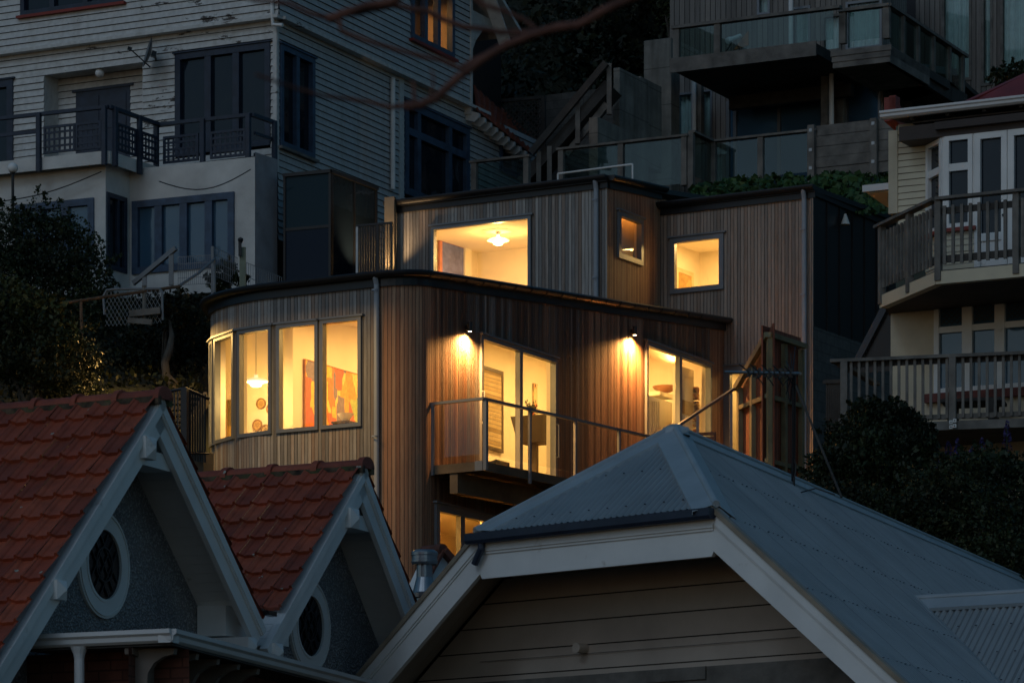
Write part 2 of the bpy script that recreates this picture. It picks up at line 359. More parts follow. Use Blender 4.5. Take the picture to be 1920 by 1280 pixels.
# ------------------------------------------------------------------ building helpers
def cells(F, mb, u0, u1, zb, zt, holes, thick=.16, reveal=True, usub=None):
    """a wall in a plane, with rectangular openings; zb, zt may be functions of u"""
    fb = zb if callable(zb) else (lambda u: zb); ft = zt if callable(zt) else (lambda u: zt)
    us = sorted({u0, u1} | {h[0] for h in holes if u0 < h[0] < u1} | {h[1] for h in holes if u0 < h[1] < u1} | set(usub or []))
    for a, b in zip(us[:-1], us[1:]):
        m = (a+b)/2; hs = sorted([h for h in holes if h[0] < m < h[1]], key=lambda h: h[2])
        lo = None
        for h in hs+[None]:
            za, zb2 = (fb(a), fb(b)) if lo is None else (lo, lo)
            ya, yb = (ft(a), ft(b)) if h is None else (h[2], h[2])
            if ya-za > 1e-4 or yb-zb2 > 1e-4: mb.face([F.p(a,za), F.p(b,zb2), F.p(b,yb), F.p(a,ya)], [(a,za),(b,zb2),(b,yb),(a,ya)])
            if h is not None: lo = h[3]
    if reveal:
        for h in holes:
            a, b, c, d = h[:4]
            for q in ([(a,c),(a,d)], [(b,d),(b,c)], [(a,d),(b,d)], [(b,c),(a,c)]):
                mb.face([F.p(*q[0],0), F.p(*q[1],0), F.p(*q[1],-thick), F.p(*q[0],-thick)])

def clap(F, mb, u0, u1, z0, z1, holes, exp=.15, lip=.024, gap=.011):
    """lapped weatherboards: every course leans out at its foot, with a lap line of grime and painted shade (material slot 1)"""
    n = max(1, round((z1-z0)/exp)); e = (z1-z0)/n
    for k in range(n):
        a, b = z0+k*e, z0+(k+1)*e
        seg = [(u0, u1)]
        for h in holes:
            if min(b, h[3])-max(a, h[2]) > .35*e:
                seg = [q for s in seg for q in ((s[0], min(s[1], h[0])), (max(s[0], h[1]), s[1])) if q[1]-q[0] > 1e-3]
        for s, t in seg:
            j = random.uniform(-.004, .004); l2 = lip+random.uniform(-.004, .004)
            mb.cur = 0
            mb.face([F.p(s,a+j,l2), F.p(t,a-j,l2), F.p(t,b-gap,0.0), F.p(s,b-gap,0.0)], [(s,a),(t,a),(t,b),(s,b)])
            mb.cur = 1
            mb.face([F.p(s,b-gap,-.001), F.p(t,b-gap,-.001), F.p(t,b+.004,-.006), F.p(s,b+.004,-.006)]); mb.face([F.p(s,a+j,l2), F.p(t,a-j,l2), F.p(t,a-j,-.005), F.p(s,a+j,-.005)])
    mb.cur = 0

def window(root, F, r, w=0.0, cols=(1.0,), rows=(1.0,), fw=.06, bw=None, proud=.03, deep=.09, mf='grey_alu', mg='dark_glass', name='window', sill=None, cased=True, label=None, skip=()):
    """frame (one part) with its glass (a sub-part): cols, rows are shares of the width, height from the left, foot"""
    u0, u1, z0, z1 = r; bw = bw or fw*.8
    fr = MB(); gl = MB()
    fr.fbox(F, u0, u1, z1-fw, z1, w-deep, w+proud); fr.fbox(F, u0, u1, z0, z0+fw, w-deep, w+proud)
    fr.fbox(F, u0, u0+fw, z0+fw, z1-fw, w-deep, w+proud); fr.fbox(F, u1-fw, u1, z0+fw, z1-fw, w-deep, w+proud)
    iu, iz, W, H = u0+fw, z0+fw, u1-u0-2*fw, z1-z0-2*fw
    ub = [iu]; 
    for c in cols: ub.append(ub[-1]+c/sum(cols)*W)
    zb = [iz]
    for c in rows: zb.append(zb[-1]+c/sum(rows)*H)
    for x in ub[1:-1]: fr.fbox(F, x-bw/2, x+bw/2, z0+fw, z1-fw, w-deep+.01, w+proud-.008)
    for k in range(len(ub)-1):
        a = ub[k]+(bw/2 if k else 0); b = ub[k+1]-(bw/2 if k < len(ub)-2 else 0)
        for x in zb[1:-1]: fr.fbox(F, a, b, x-bw/2, x+bw/2, w-deep+.01, w+proud-.012)
        for j in range(len(zb)-1):
            if (k, j) in skip: continue
            c = zb[j]+(bw/2 if j else 0); d = zb[j+1]-(bw/2 if j < len(zb)-2 else 0)
            gl.fbox(F, a, b, c, d, w-.052, w-.044)
    if cased: fr.fbox(F, u0-.05, u1+.05, z1, z1+.035, w-.01, w+proud+.03)
    o = obj(name, fr, M[mf], root, bevel=.004)
    if label: o['label'] = label
    obj('pane', gl, M[mg], o)
    if sill:
        s = MB(); s.fbox(F, u0-.07, u1+.07, z0-.06, z0-.002, w-.02, w+proud+.06); obj('sill', s, M[sill], o)
    return o

def rail_posts(root, name, pts, z_top, size, mat, drop, parent=None):
    pass
def line_pts(a, b, n): return [Vector(a).lerp(Vector(b), k/(n-1)) for k in range(n)]
def pipe_part(root, pts, r, mat, name='downpipe', clips=None):
    m = MB(); m.tube(pts, r, 12); o = obj(name, m, M[mat], root, smooth=False)
    if clips:
        for c in clips:
            q = MB(); q.lathe((pts[0][0], pts[0][1], c), [(r+.001, -.012), (r+.007, -.012), (r+.007, .012), (r+.001, .012)], 14); obj('clip', q, M[mat], o)
    return o
def lamp_pt(name, loc, power, col=(1,.66,.30), size=.08):
    l = bpy.data.lights.new(name, 'POINT'); l.energy = power; l.color = col; l.shadow_soft_size = size
    o = bpy.data.objects.new(name, l); COL.objects.link(o); o.location = loc; return o
def lamp_area(name, loc, power, col=(1,.66,.30), sx=.5, sy=.5, rot=(0,0,0)):
    l = bpy.data.lights.new(name, 'AREA'); l.energy = power; l.color = col; l.shape = 'RECTANGLE'; l.size = sx; l.size_y = sy
    o = bpy.data.objects.new(name, l); COL.objects.link(o); o.location = loc; o.rotation_euler = rot; return o
def lamp_spot(name, loc, power, ang=100, blend=.5, col=(1,.60,.25), size=.02, rot=(0,0,0)):
    l = bpy.data.lights.new(name, 'SPOT'); l.energy = power; l.color = col; l.spot_size = rad(ang); l.spot_blend = blend; l.shadow_soft_size = size
    o = bpy.data.objects.new(name, l); COL.objects.link(o); o.location = loc; o.rotation_euler = rot; return o

# ------------------------------------------------------------------ the cedar house
AA, AB, ABU = -30.5, 63.3, 60.8
FBL = Frame(AB, 905, 66.0)                       # lower side wall with the balcony doors
C0 = FBL.at(769, 700)
FAL = Frame(AA, o=(C0.x, C0.y))                  # lower front wall
class Path:
    """the lower wall in plan: curved end, straight front, rounded corner, straight side"""
    def __init__(s):
        R = .60; dA = FAL.ux; dB = FBL.ux; tl = R*math.tan(rad((AB-AA)/2))
        t1 = Vector((C0.x, C0.y, 0))-dA*tl
        ustart = FAL.u(518); p = FAL.p(ustart, 0); pts = []; a = AA
        cur = Vector(p); back = []
        step = .03
        while a > -92:
            back.append((Vector(cur), a)); d = Vector((math.cos(rad(a)), math.sin(rad(a)), 0)); cur = cur-d*step; a -= 20.5/.95*step
        for k in range(70):
            back.append((Vector(cur), a)); cur = cur-Vector((math.cos(rad(a)), math.sin(rad(a)), 0))*.06
        pts = back[::-1]
        L = (t1-p).length; n = int(L/.06)
        for k in range(1, n+1): pts.append((p.lerp(t1, k/n), AA))
        c = t1-FAL.n*R; n = 24
        for k in range(1, n+1):
            a = AA+(AB-AA)*k/n; nn = Vector((math.sin(rad(a)), -math.cos(rad(a)), 0)); pts.append((c+nn*R, a))
        q = pts[-1][0]; end = FBL.at(1358, 600); L = (Vector((end.x, end.y, 0))-q).length; n = int(L/.1)
        for k in range(1, n+1): pts.append((q+dB*L*k/n, AB))
        s.P = np.array([(p.x, p.y) for p, a in pts]); s.A = np.array([a for p, a in pts])
        s.S = np.concatenate([[0], np.cumsum(np.hypot(*np.diff(s.P, axis=0).T))]); s.L = s.S[-1]
        s.px = s.P[:,0]/s.P[:,1]*FPX+960
    def pt(s, t, z=0, w=0):
        x = np.interp(t, s.S, s.P[:,0]); y = np.interp(t, s.S, s.P[:,1]); a = rad(np.interp(t, s.S, s.A))
        e = max(0, t-s.L); 
        if t > s.L: x += e*FBL.ux.x; y += e*FBL.ux.y
        return Vector((x+math.sin(a)*w, y-math.cos(a)*w, z))
    def s_px(s, px):
        k0 = int(np.argmin(s.px)); return float(np.interp(px, s.px[k0:], s.S[k0:]))
PT = Path()
KR = math.tan(rad(5.2))
def z_eave(t): 
    p = PT.pt(t); d = (Vector((p.x, p.y, 0))-FAL.o).dot(-FAL.n); return 11.54+KR*max(0, d)*(1.0 if t > PT.s_px(600) else .35)
ZD = 8.53                                         # deck and floor level of the lower rooms
HEAD, SILL = FAL.z(640, 597), FAL.z(640, 800)
cedar_house = thing('cedar_house', 'vertical cedar board house with a curved end, glowing windows and black gutters', 'house', FAL.p(-3, 5.0, -3))
R0 = cedar_house
def path_wall(mb, w, zb, zt, holes, thick=.18, s0=0, s1=None):
    s1 = s1 or PT.L
    ss = sorted({s0, s1} | {float(x) for x in PT.S if s0 < x < s1} | {h[k] for h in holes for k in (0, 1)})
    ss = [x for i, x in enumerate(ss) if i == 0 or x-ss[i-1] > 1e-5]
    for a, b in zip(ss[:-1], ss[1:]):
        m = (a+b)/2; hs = sorted([h for h in holes if h[0] < m < h[1]], key=lambda h: h[2]); lo = None
        for h in hs+[None]:
            z0a, z0b = (zb, zb) if lo is None else (lo, lo)
            z1a, z1b = (zt(a), zt(b)) if h is None else (h[2], h[2])
            if z1a-z0a > 1e-4: mb.face([PT.pt(a,z0a,w), PT.pt(b,z0b,w), PT.pt(b,z1b,w), PT.pt(a,z1a,w)], [(a,z0a),(b,z0b),(b,z1b),(a,z1a)])
            if h is not None: lo = h[3]
    for h in holes:
        if thick:
            a, b, c, d = h
            for q in ([(a,c),(a,d)], [(b,d),(b,c)]): mb.face([PT.pt(q[0][0],q[0][1],w), PT.pt(q[1][0],q[1][1],w), PT.pt(q[1][0],q[1][1],w-thick), PT.pt(q[0][0],q[0][1],w-thick)])
            for z in (c, d): mb.face([PT.pt(a,z,w), PT.pt(b,z,w), PT.pt(b,z,w-thick), PT.pt(a,z,w-thick)])
# openings, as stretches of the path
W = {}
for k, (x0, x1) in enumerate([(400.2, 402.6), (404.5, 441), (447.5, 511), (520.5, 598), (602, 679)]): W[k] = (PT.s_px(x0), PT.s_px(x1), SILL, HEAD)
W[0] = (W[1][0]-.42, W[1][0]-.10, SILL, HEAD)
D1 = (PT.s_px(899), PT.s_px(1041), ZD, FBL.z(970, 650)); D2 = (PT.s_px(1209), PT.s_px(1331), ZD, FBL.z(1270, 661))
ZL1 = FBL.z(850, 951)
LW = (PT.s_px(814), PT.s_px(917), ZL1-2.0, ZL1)
holes = list(W.values())+[D1, D2, LW]
sB = PT.s_px(760)
m = MB(); path_wall(m, 0, 4.2, z_eave, holes, .06, 0, PT.s_px(711)); obj('front_wall', m, M['cedar'], R0)
m = MB(); path_wall(m, 0, 4.2, z_eave, holes[5:], .06, PT.s_px(711)); obj('side_wall', m, M['cedar_b'], R0)
m = MB(); path_wall(m, -.18, 4.2, lambda t: z_eave(t)-.10, holes, -.115); room_lining = obj('room_lining', m, M['warm_wall'], R0)

def chord_frame(a, b):
    p, q = PT.pt(a), PT.pt(b); return Frame(math.degrees(math.atan2(q.y-p.y, q.x-p.x)), o=(p.x, p.y)), (q-p).length
for k in range(5):
    F, L = chord_frame(W[k][0], W[k][1]); window(R0, F, (0.0, L, SILL-.02, HEAD), 0.0, fw=.065, proud=.05, deep=.065, mg='glass', label=None)
# sliding doors
def sliding_door(h, hs):
    F, L = chord_frame(h[0], h[1]); o = window(R0, F, (0.0, L, h[2], h[3]), 0.0, cols=(1, .93), fw=.075, bw=.12, proud=.05, deep=.065, mg='glass', name='sliding_door')
    for u in hs:
        m = MB(); z = ZD+.95; m.tube([F.p(u,z,.055), F.p(u,z,.10), F.p(u,z+.55,.10), F.p(u,z+.55,.055)], .014, 8); obj('handle', m, M['grey_alu'], o)
    return F, L
FD1, LD1 = sliding_door(D1, (0.0,)); sliding_door(D2, (.05,))
m = MB(); m.tube([FD1.p(LD1-.05,ZD+.7,.05), FD1.p(LD1-.05,ZD+.7,.1), FD1.p(LD1-.05,ZD+1.3,.1), FD1.p(LD1-.05,ZD+1.3,.05)], .014, 8); obj('handle', m, M['grey_alu'], R0)
F, L = chord_frame(LW[0], LW[1]); window(R0, F, (0, L, LW[2], LW[3]), 0, cols=(1,1.1), fw=.13, bw=.16, proud=.05, deep=.065, mg='glass')

# eaves of the lower roof
def along(mb, prof, s0, s1, step=.12, zf=z_eave):
    n = max(2, int((s1-s0)/step)); rows = []
    for k in range(n+1):
        t = s0+(s1-s0)*k/n; rows.append([PT.pt(t, zf(t)+dz, w) for w, dz in prof])
    q = len(prof)
    for k in range(n):
        for i in range(q):
            j = (i+1) % q; mb.face([rows[k][i], rows[k+1][i], rows[k+1][j], rows[k][j]])
    mb.face(rows[0][::-1]); mb.face(rows[-1])
m = MB(); along(m, [(.005,-.02),(.045,-.02),(.045,.16),(.005,.16)], 1.0, PT.L); obj('fascia', m, M['black'], R0)
gp = [(.05+.075*(1-math.cos(t))*1.0, .20-.085*math.sin(t)) for t in np.linspace(.05, math.pi-.05, 9)]
m = MB(); along(m, gp+[(.185,.225),(.05,.225)], 1.0, PT.L+.12); obj('gutter', m, M['black'], R0)
m = MB()
for k in range(60):
    t = PT.s_px(711)+.2+k*.21
    if t > PT.L: break
    a = PT.pt(t, z_eave(t)+.07, .046); m.lathe(a, [(0,0.008),(.007,.006),(.007,-.006),(0,-.008)], 6)
    if k % 3 == 0:
        pts = [PT.pt(t, z_eave(t)+.20-.09*math.sin(x), .125-.085*math.cos(x)) for x in np.linspace(0, math.pi, 8)]; m.tube(pts, .006, 5)
o = obj('gutter_bracket', m, M['black'], R0)
m = MB(); n = 60; top = []
for k in range(n+1):
    t = 1.0+(PT.L-1.0)*k/n; top.append(PT.pt(t, z_eave(t)+.2, .12))
bk = [FBL.p(FBL.u(1350), z_eave(PT.L)+.2, -4.6), PT.pt(1.0, z_eave(1)+.2, -2.5)]
m.slab(top+bk, (0,0,-.08)); obj('lower_roof', m, M['black'], R0)
t = PT.s_px(710); pipe_part(R0, [PT.pt(t, 11.72, .13), PT.pt(t, 11.55, .07), PT.pt(t, 4.5, .07)], .048, 'pipe', clips=(11.45, 8.95, 7.0))

# upper block and right block
F_END = FBL.at(1358, 600)
FAR = Frame(AA, o=(F_END.x, F_END.y))            # front of the right block
cB = FAR.at(1238, 400); FBU0 = Frame(ABU, o=(cB.x, cB.y))
cU = FBU0.at(1138, 350); FBU = Frame(ABU, o=(cU.x, cU.y)); FAU = Frame(AA, o=(cU.x, cU.y))
uL = FAU.u(735.5); LBU = FBU.u(1238); ZU = FAU.z(1138, 351); ZUR = FBU.z(1231, 370)
fu = lambda u: ZU+(ZUR-ZU)*u/LBU
wU = FAU.rect(810, 424, 997, 560); wU = (wU[0], wU[1], max(wU[2], 11.34+KR*.98*(FAU.o-FAL.o).dot(-FAL.n)+.55), FAU.z(900, 415))
ZUB = 11.34+KR*.98*(FAU.o-FAL.o).dot(-FAL.n)+.16
m = MB(); cells(FAU, m, uL, 0, ZUB, ZU, [wU], .06); obj('upper_front_wall', m, M['cedar_u'], R0)
wS = FBU.rect(1157, 396, 1203, 498); wS = (wS[0], wS[1], FBU.z(1180, 491), FBU.z(1180, 403))
m = MB(); cells(FBU, m, 0, LBU+.3, ZUB+.02, fu, [wS], .06); obj('upper_side_wall', m, M['cedar_b'], R0)
uR0, uR1 = FAR.u(1238)-.02, FAR.u(1525.5); ZR = FAR.z(1400, 384)
wR = FAR.rect(1258, 447, 1358, 552); wR = (wR[0], wR[1], FAR.z(1310, 547), FAR.z(1310, 442))
wN = FAR.rect(1356, 688, 1400, 880); wN = (FAR.u(1357), FAR.u(1357)+.95, 8.0, FAR.z(1370, 687))
m = MB(); cells(FAR, m, uR0, uR1, 6.8, ZR, [wR, wN], .06); obj('right_front_wall', m, M['cedar_r'], R0)
window(R0, FAU, wU, fw=.07, proud=.05, deep=.065, mg='glass'); window(R0, FBU, wS, fw=.10, proud=.05, deep=.065, mg='glass')
window(R0, FAR, wR, fw=.105, proud=.05, deep=.065, mg='glass'); window(R0, FAR, wN, fw=.16, cols=(1,1), bw=.16, proud=.05, deep=.065, mg='glass', name='garden_door')
# eaves there
def eave(F, u0, u1, zf, sl=0):
    m = MB(); a, b = zf(u0), zf(u1)
    def q(u, dz, w): return F.p(u, zf(u)+dz, w)
    m.box8([q(u0,-.02,.005),q(u1,-.02,.005),q(u1,-.02,.045),q(u0,-.02,.045),q(u0,.17,.005),q(u1,.17,.005),q(u1,.17,.045),q(u0,.17,.045)]); obj('fascia', m, M['black'], R0)
    m = MB(); pr = gp+[(.195,.225),(.05,.225)]
    A = [q(u0-.1,dz,w) for w,dz in pr]; B = [q(u1+.02,dz,w) for w,dz in pr]
    for i in range(len(pr)): j = (i+1) % len(pr); m.face([A[i],B[i],B[j],A[j]])
    m.face(A[::-1]); m.face(B); obj('gutter', m, M['black'], R0)
eave(FAU, uL, .03, lambda u: ZU); eave(FBU, .05, LBU, fu); eave(FAR, uR0+.05, uR1+.05, lambda u: ZR)
FCL = Frame(ABU, o=tuple(FAR.p(uR1, 0).xy))       # black cladding on the far side of the right block
uC1 = FCL.u(1672); zC0 = FCL.z(1528, 612)
m = MB(); cells(FCL, m, 0, uC1+2, zC0, ZR+.15, [])
for k in range(1, 12): m.fbox(FCL, k*.62-.012, k*.62+.012, zC0, ZR+.15, .001, .03)
m.fbox(FCL, -.0, uC1+2, ZR+.02, ZR+.22, .002, .05); cl = obj('metal_cladding', m, M['black'], R0)
m = MB(); cells(FCL, m, -.02, uC1+2, 5.5, zC0-.002, []); obj('block_base', m, M['blocks'], R0)
m = MB(); m.fbox(FAR, uR1-.06, uR1, 6.8, ZR, .002, .03); obj('corner_board', m, M['cedar_r'], R0)
m = MB()   # roof sheets of the two upper blocks
m.slab([FAU.p(uL-.1,ZU+.2,.12), FAU.p(.05,ZU+.2,.12), FBU.p(LBU+.1,ZUR+.2,.12), FAU.p(.4,ZU+.6,-5.5), FAU.p(uL-.1,ZU+.6,-5.5)], (0,0,-.1)); obj('upper_roof', m, M['black'], R0)
m = MB(); m.slab([FAR.p(uR0-.3,ZR+.2,.1), FAR.p(uR1+.05,ZR+.2,.1), FAR.p(uR1+.05,ZR+.3,-6), FAR.p(uR0-.3,ZR+.3,-6)], (0,0,-.1)); obj('right_roof', m, M['black'], R0)
FUL = Frame(59.5, o=tuple(FAU.p(uL, 0).xy)); m = MB(); m.fbox(FUL, 0, 5.5, ZUB+.1, ZU+.3, -.15, 0); obj('upper_end_wall', m, M['black'], R0)
u = FAU.u(1121); pipe_part(R0, [FAU.p(u,ZU+.18,.13), FAU.p(u,ZU-.02,.075), FAU.p(u,11.9,.075)], .05, 'pipe', clips=(ZU-.25, ZU-1.8))
u = FAR.u(1511); pipe_part(R0, [FAR.p(u,ZR+.16,.13), FAR.p(u,ZR-.04,.08), FAR.p(u,6.6,.08)], .05, 'pipe', clips=(ZR-.65, ZR-1.95, ZR-4.1))

# rooms: ceilings, floors, inner walls
def room(F, u0, u1, z0, z1, d, front_holes=None, side=None, mw='warm_wall', name='room_lining'):
    m = MB()
    m.face([F.p(u0,z0,-d),F.p(u1,z0,-d),F.p(u1,z1,-d),F.p(u0,z1,-d)])
    m.face([F.p(u0,z0,-.17),F.p(u0,z0,-d),F.p(u0,z1,-d),F.p(u0,z1,-.17)]); m.face([F.p(u1,z0,-.17),F.p(u1,z0,-d),F.p(u1,z1,-d),F.p(u1,z1,-.17)])
    m.face([F.p(u0,z1,-.17),F.p(u1,z1,-.17),F.p(u1,z1,-d),F.p(u0,z1,-d)]); m.face([F.p(u0,z0,-.17),F.p(u1,z0,-.17),F.p(u1,z0,-d),F.p(u0,z0,-d)])
    G = Frame(F.ang, o=tuple(F.p(0,0,-.17).xy)); cells(G, m, u0, u1, z0, z1, front_holes or [], -.11)
    return obj(name, m, M[mw], R0)
# upper room behind the big window
zc = FAU.z(900, 432); ub = FAU.u(895, -3.0)
room(FAU, ub, -.35, ZUB+.5, wU[3]+.02, 3.0, [wU])
m = MB(); m.fbox(FAU, ub+.002, ub+.10, ZUB+.5, wU[3]+.02, -2.6, -2.35); obj('door_jamb', m, M['white_wall'], R0)
room(FAR, wR[0]-.5, wR[1]+.9, wR[2]-.5, wR[3]+.12, 2.2, [wR])
FS = FBU
m = MB()
a0, a1, z0, z1 = wS[0]-.1, wS[1]+.6, wS[2]-.4, wS[3]+.25
m = MB(); d = 1.6
m.face([FS.p(a0,z0,-d),FS.p(a1,z0,-d),FS.p(a1,z1,-d),FS.p(a0,z1,-d)]); m.face([FS.p(a0,z1,-.17),FS.p(a1,z1,-.17),FS.p(a1,z1,-d),FS.p(a0,z1,-d)])
m.face([FS.p(a1,z0,-.17),FS.p(a1,z0,-d),FS.p(a1,z1,-d),FS.p(a1,z1,-.17)]); m.face([FS.p(a0,z0,-.17),FS.p(a0,z0,-d),FS.p(a0,z1,-d),FS.p(a0,z1,-.17)]); m.face([FS.p(a0,z0,-.17),FS.p(a1,z0,-.17),FS.p(a1,z0,-d),FS.p(a0,z0,-d)])
G = Frame(FS.ang, o=tuple(FS.p(0,0,-.17).xy)); cells(G, m, a0, a1, z0, z1, [wS], -.11); obj('room_lining', m, M['warm_wall'], R0)
# long lower room: partition B-ways, back wall A-ways
K = P(549, 700, 66.9); FPB = Frame(AB, o=(K.x, K.y)); FPA = Frame(AA, o=(K.x, K.y))
def zc(p): return 11.34+KR*.98*max(0, (Vector((p[0], p[1], 0))-FAL.o).dot(-FAL.n))   # the ceiling follows the roof
ZCL = zc(FPA.p(-1, 0, 1.5))
m = MB(); m.prism(FPB, [(0,5.0),(15,5.0),(15,zc(FPB.p(15,0))+.04),(0,zc(FPB.p(0,0))+.04)], -.1, 0); obj('partition', m, M['warm_wall'], R0)
SL_ = FPA.u(404)
m = MB(); m.prism(FPA, [(SL_,5.0),(-.102,5.0),(-.102,zc(K)+.03),(SL_,zc(FPA.p(SL_,0))+.03)], -.1, 0); obj('partition', m, M['warm_wall'], R0)
SLEFT = float(PT.S[int(np.argmin(np.hypot(PT.P[:,0]-FPA.p(FPA.u(403),0).x, PT.P[:,1]-FPA.p(FPA.u(403),0).y)))])
fl = MB(); ce = MB(); ring = [PT.pt(t, 0, -.19) for t in np.linspace(SLEFT, PT.L-.02, 90)]
poly = ring+[FBL.p(FBL.u(1357), 0, -3.6), FPB.p(.0,0,-.05), FPA.p(FPA.u(405),0,-.05)]
def fan(mb, z): 
    bmv = [Vector((p.x,p.y,z)) for p in poly]; mb.face(bmv)
ce.face([Vector((p.x,p.y,zc(p))) for p in poly]); obj('ceiling', ce, M['white_wall'], R0); fan(fl, ZD-.02); obj('room_floor', fl, M['floor_in'], R0); fl2 = MB(); fan(fl2, ZD-.3); obj('room_floor', fl2, M['white_wall'], R0)
fl3 = MB(); fan(fl3, 5.0); obj('room_floor', fl3, M['floor_in'], R0)
m = MB(); m.fbox(FAR, -4.9, -.2, 5.0, 12.9, .03, .10); obj('end_wall', m, M['warm_wall'], R0)
# balcony
BAL = MB(); FBS = Frame(-34.4, o=tuple(FBL.at(809, 800).xy)); cO = FBS.at(905, 800); FBE = Frame(57.0, o=(cO.x, cO.y))
uSide = FBS.u(905); ZT, ZB = FBE.z(905, 864), FBE.z(905, 881)
LB = 8.2
m = MB(); e = FBE.p(LB,0); eb = FBL.p(FBL.u(809)+9.6, 0, 0)
m.slab([FBS.p(0,ZT-.03,-.03), FBS.p(uSide-.03,ZT-.03,-.03), FBE.p(LB,ZT-.03,-.03), Vector((eb.x,eb.y,ZT-.03))], (0,0,-.06))
balcony = obj('balcony', m, M['wood_beam'], R0)
m = MB(); m.fbox(FBS, 0, uSide, ZB, ZT, -.05, 0); obj('edge_board', m, M['wood_beam'], balcony)
m = MB(); m.fbox(FBE, -.0, LB, ZB, ZT, -.05, 0); obj('edge_board', m, M['wood_beam'], balcony)
m = MB(); F9 = Frame(57.0, o=tuple(FBE.at(858, 890, -.55).xy)); m.fbox(F9, 0, 8, F9.z(858,924), ZB-.005, -.16, 0); obj('beam', m, M['wood_beam'], balcony)
m = MB(); q = Frame(57.0, o=tuple(FBE.p(0,0,-1.0).xy)); m.fbox(q, .3, 8, ZB-.02, ZB+.12, -.1, 0); obj('beam', m, M['wood_beam'], balcony)
ZRL = FBE.z(905, 745)
def post(F, u, z0, z1, w, s=.05, mat='grey_alu', parent=None, name='post', d=None):
    m = MB(); m.fbox(F, u-s/2, u+s/2, z0, z1, w, w+(d or s)); return obj(name, m, M[mat], parent or balcony, bevel=.003)
post(FBS, FBS.u(813), ZB-.02, ZRL-.045, .002)
post(FBE, .035, ZB, ZRL-.045, .002, .07)
for px in (991, 1076, 1158, 1240): post(FBE, FBE.u(px), ZB-.08 if px == 991 else ZB, ZRL-.045, .002, .05)
m = MB(); m.fbox(FBS, uSide-.16, uSide-.002, ZB, ZT+.01, .001, .008); obj('bracket_plate', m, M['grey_alu'], balcony)
m = MB(); m.fbox(FBS, -.05, uSide+.04, ZRL-.045, ZRL, -.02, .05); m.fbox(FBE, -.0, LB, ZRL-.045, ZRL, -.02, .05); obj('handrail', m, M['grey_alu'], balcony)
m = MB(); m.fbox(FBS, FBS.u(813)+.05, uSide-.04, ZT+.12, ZRL-.06, .02, .03); obj('glass_panel', m, M['glass'], balcony)
us = [.07]+[FBE.u(p) for p in (991, 1076, 1158, 1240)]+[LB]
for a, b in zip(us[:-1], us[1:]):
    m = MB(); m.fbox(FBE, a+.04, b-.04, ZT+.12, ZRL-.06, .02, .03); obj('glass_panel', m, M['glass'], balcony)
# stair rail at the far end of the balcony
qa, qb = P(1268, 800, 68.4), P(1376, 729, 70.0)
m = MB(); m.beam(qa, qb, .05, .05); sr = obj('stair_rail', m, M['grey_alu'], balcony)
for px, y0, Yd in ((1308, 776, 68.9), (1371, 734, 69.9)):
    m = MB(); a = P(px, y0, Yd); m.beam(a-Vector((0,0,1.35)), a-Vector((0,0,.02)), .05, .05, (0,1,0)); obj('post', m, M['grey_alu'], balcony)

# lamps of the house (lit in the photograph)
WALL_LIGHT = 'black cylinder wall light glowing down the boards, '
for k, (px, py, lab) in enumerate([(872, 617, 'left of the near balcony door'), (1182, 624, 'between the two balcony doors')]):
    u = FBL.u(px); z = FBL.z(px, py); t = thing('wall_light', WALL_LIGHT+lab, 'wall light', FBL.p(u, z, .0), 'wall lights over the balcony')
    m = MB(); m.fbox(FBL, u-.03, u+.03, z-.02, z+.06, .012, .06); obj('bracket', m, M['black'], t)
    m = MB(); c = FBL.p(u, z, .095); m.lathe(c, [(0,.12),(.043,.12),(.043,-.05),(.036,-.05),(.036,-.03),(0,-.03)], 16); obj('lamp_body', m, M['black'], t)
    m = MB(); m.lathe(c, [(0,-.036),(.03,-.038),(.028,-.048),(0,-.052)], 14); obj('bulb', m, emit('bulb_glow', (1,.72,.36), 25), t)
    o = lamp_spot('wall_lamp', FBL.p(u, z-.08, .12), 640, 160, 1.0, (1,.46,.125), .03)
# light on the terrace corner by the right block
o = lamp_spot('corner_lamp', FBU.p(LBU-.25, 12.15, .35), 60, 150, .8, (1,.45,.12), .05, (math.pi, 0, 0))
lamp_pt('stair_lamp', FAR.p(FAR.u(1490), 9.2, .55), 14, (1,.50,.17), .06)
# ------------------------------------------------------------------ lights and things inside the cedar house
WARM = (1, .585, .17)
def pendant(loc, drop, label, s=1.0, power=30):
    t = thing('pendant_lamp', label, 'lamp', loc, None); c = Vector(loc)
    m = MB(); m.tube([c+Vector((0,0,.10*s)), c+Vector((0,0,drop))], .006, 6); m.lathe(c+Vector((0,0,drop-.03)), [(0,.03),(.055,.03),(.05,0),(0,0)], 14); obj('cord', m, M['grey_alu'], t)
    m = MB(); m.lathe(c, [(0,.13*s),(.035*s,.13*s),(.04*s,.075*s),(.07*s,.07*s),(.20*s,.03*s),(.25*s,.0),(.245*s,-.006),(.19*s,.02*s),(.06*s,.055*s),(0,.055*s)], 28); obj('lamp_shade', m, emit('shade_glow', (1,.80,.52), .35), t, smooth=False)
    m = MB(); m.lathe(c, [(0,-.01*s),(.135*s,-.015*s),(.14*s,-.045*s),(.10*s,-.06*s),(.105*s,-.085*s),(.07*s,-.10*s),(0,-.105*s)], 24); obj('inner_shade', m, emit('bulb_glow', (1,.86,.6), 1.6), t)
    lamp_pt('pendant_light', c+Vector((0,0,-.25*s)), power, WARM, .1)
    return t
FPI = FPA
zl = FPA.uz(480, 715, .9); pl = FPA.p(zl[0], zl[1], .9)
pendant(pl, zc(pl)-pl.z, 'white tiered pendant lamp hanging in the curved bay of the cedar house', .92, 36)
zl = FAU.uz(934, 451, -1.2); pu = FAU.p(zl[0], zl[1], -1.2)
pendant(pu, wU[3]-pu.z, 'white tiered pendant lamp hanging behind the big upper window', .92, 26)
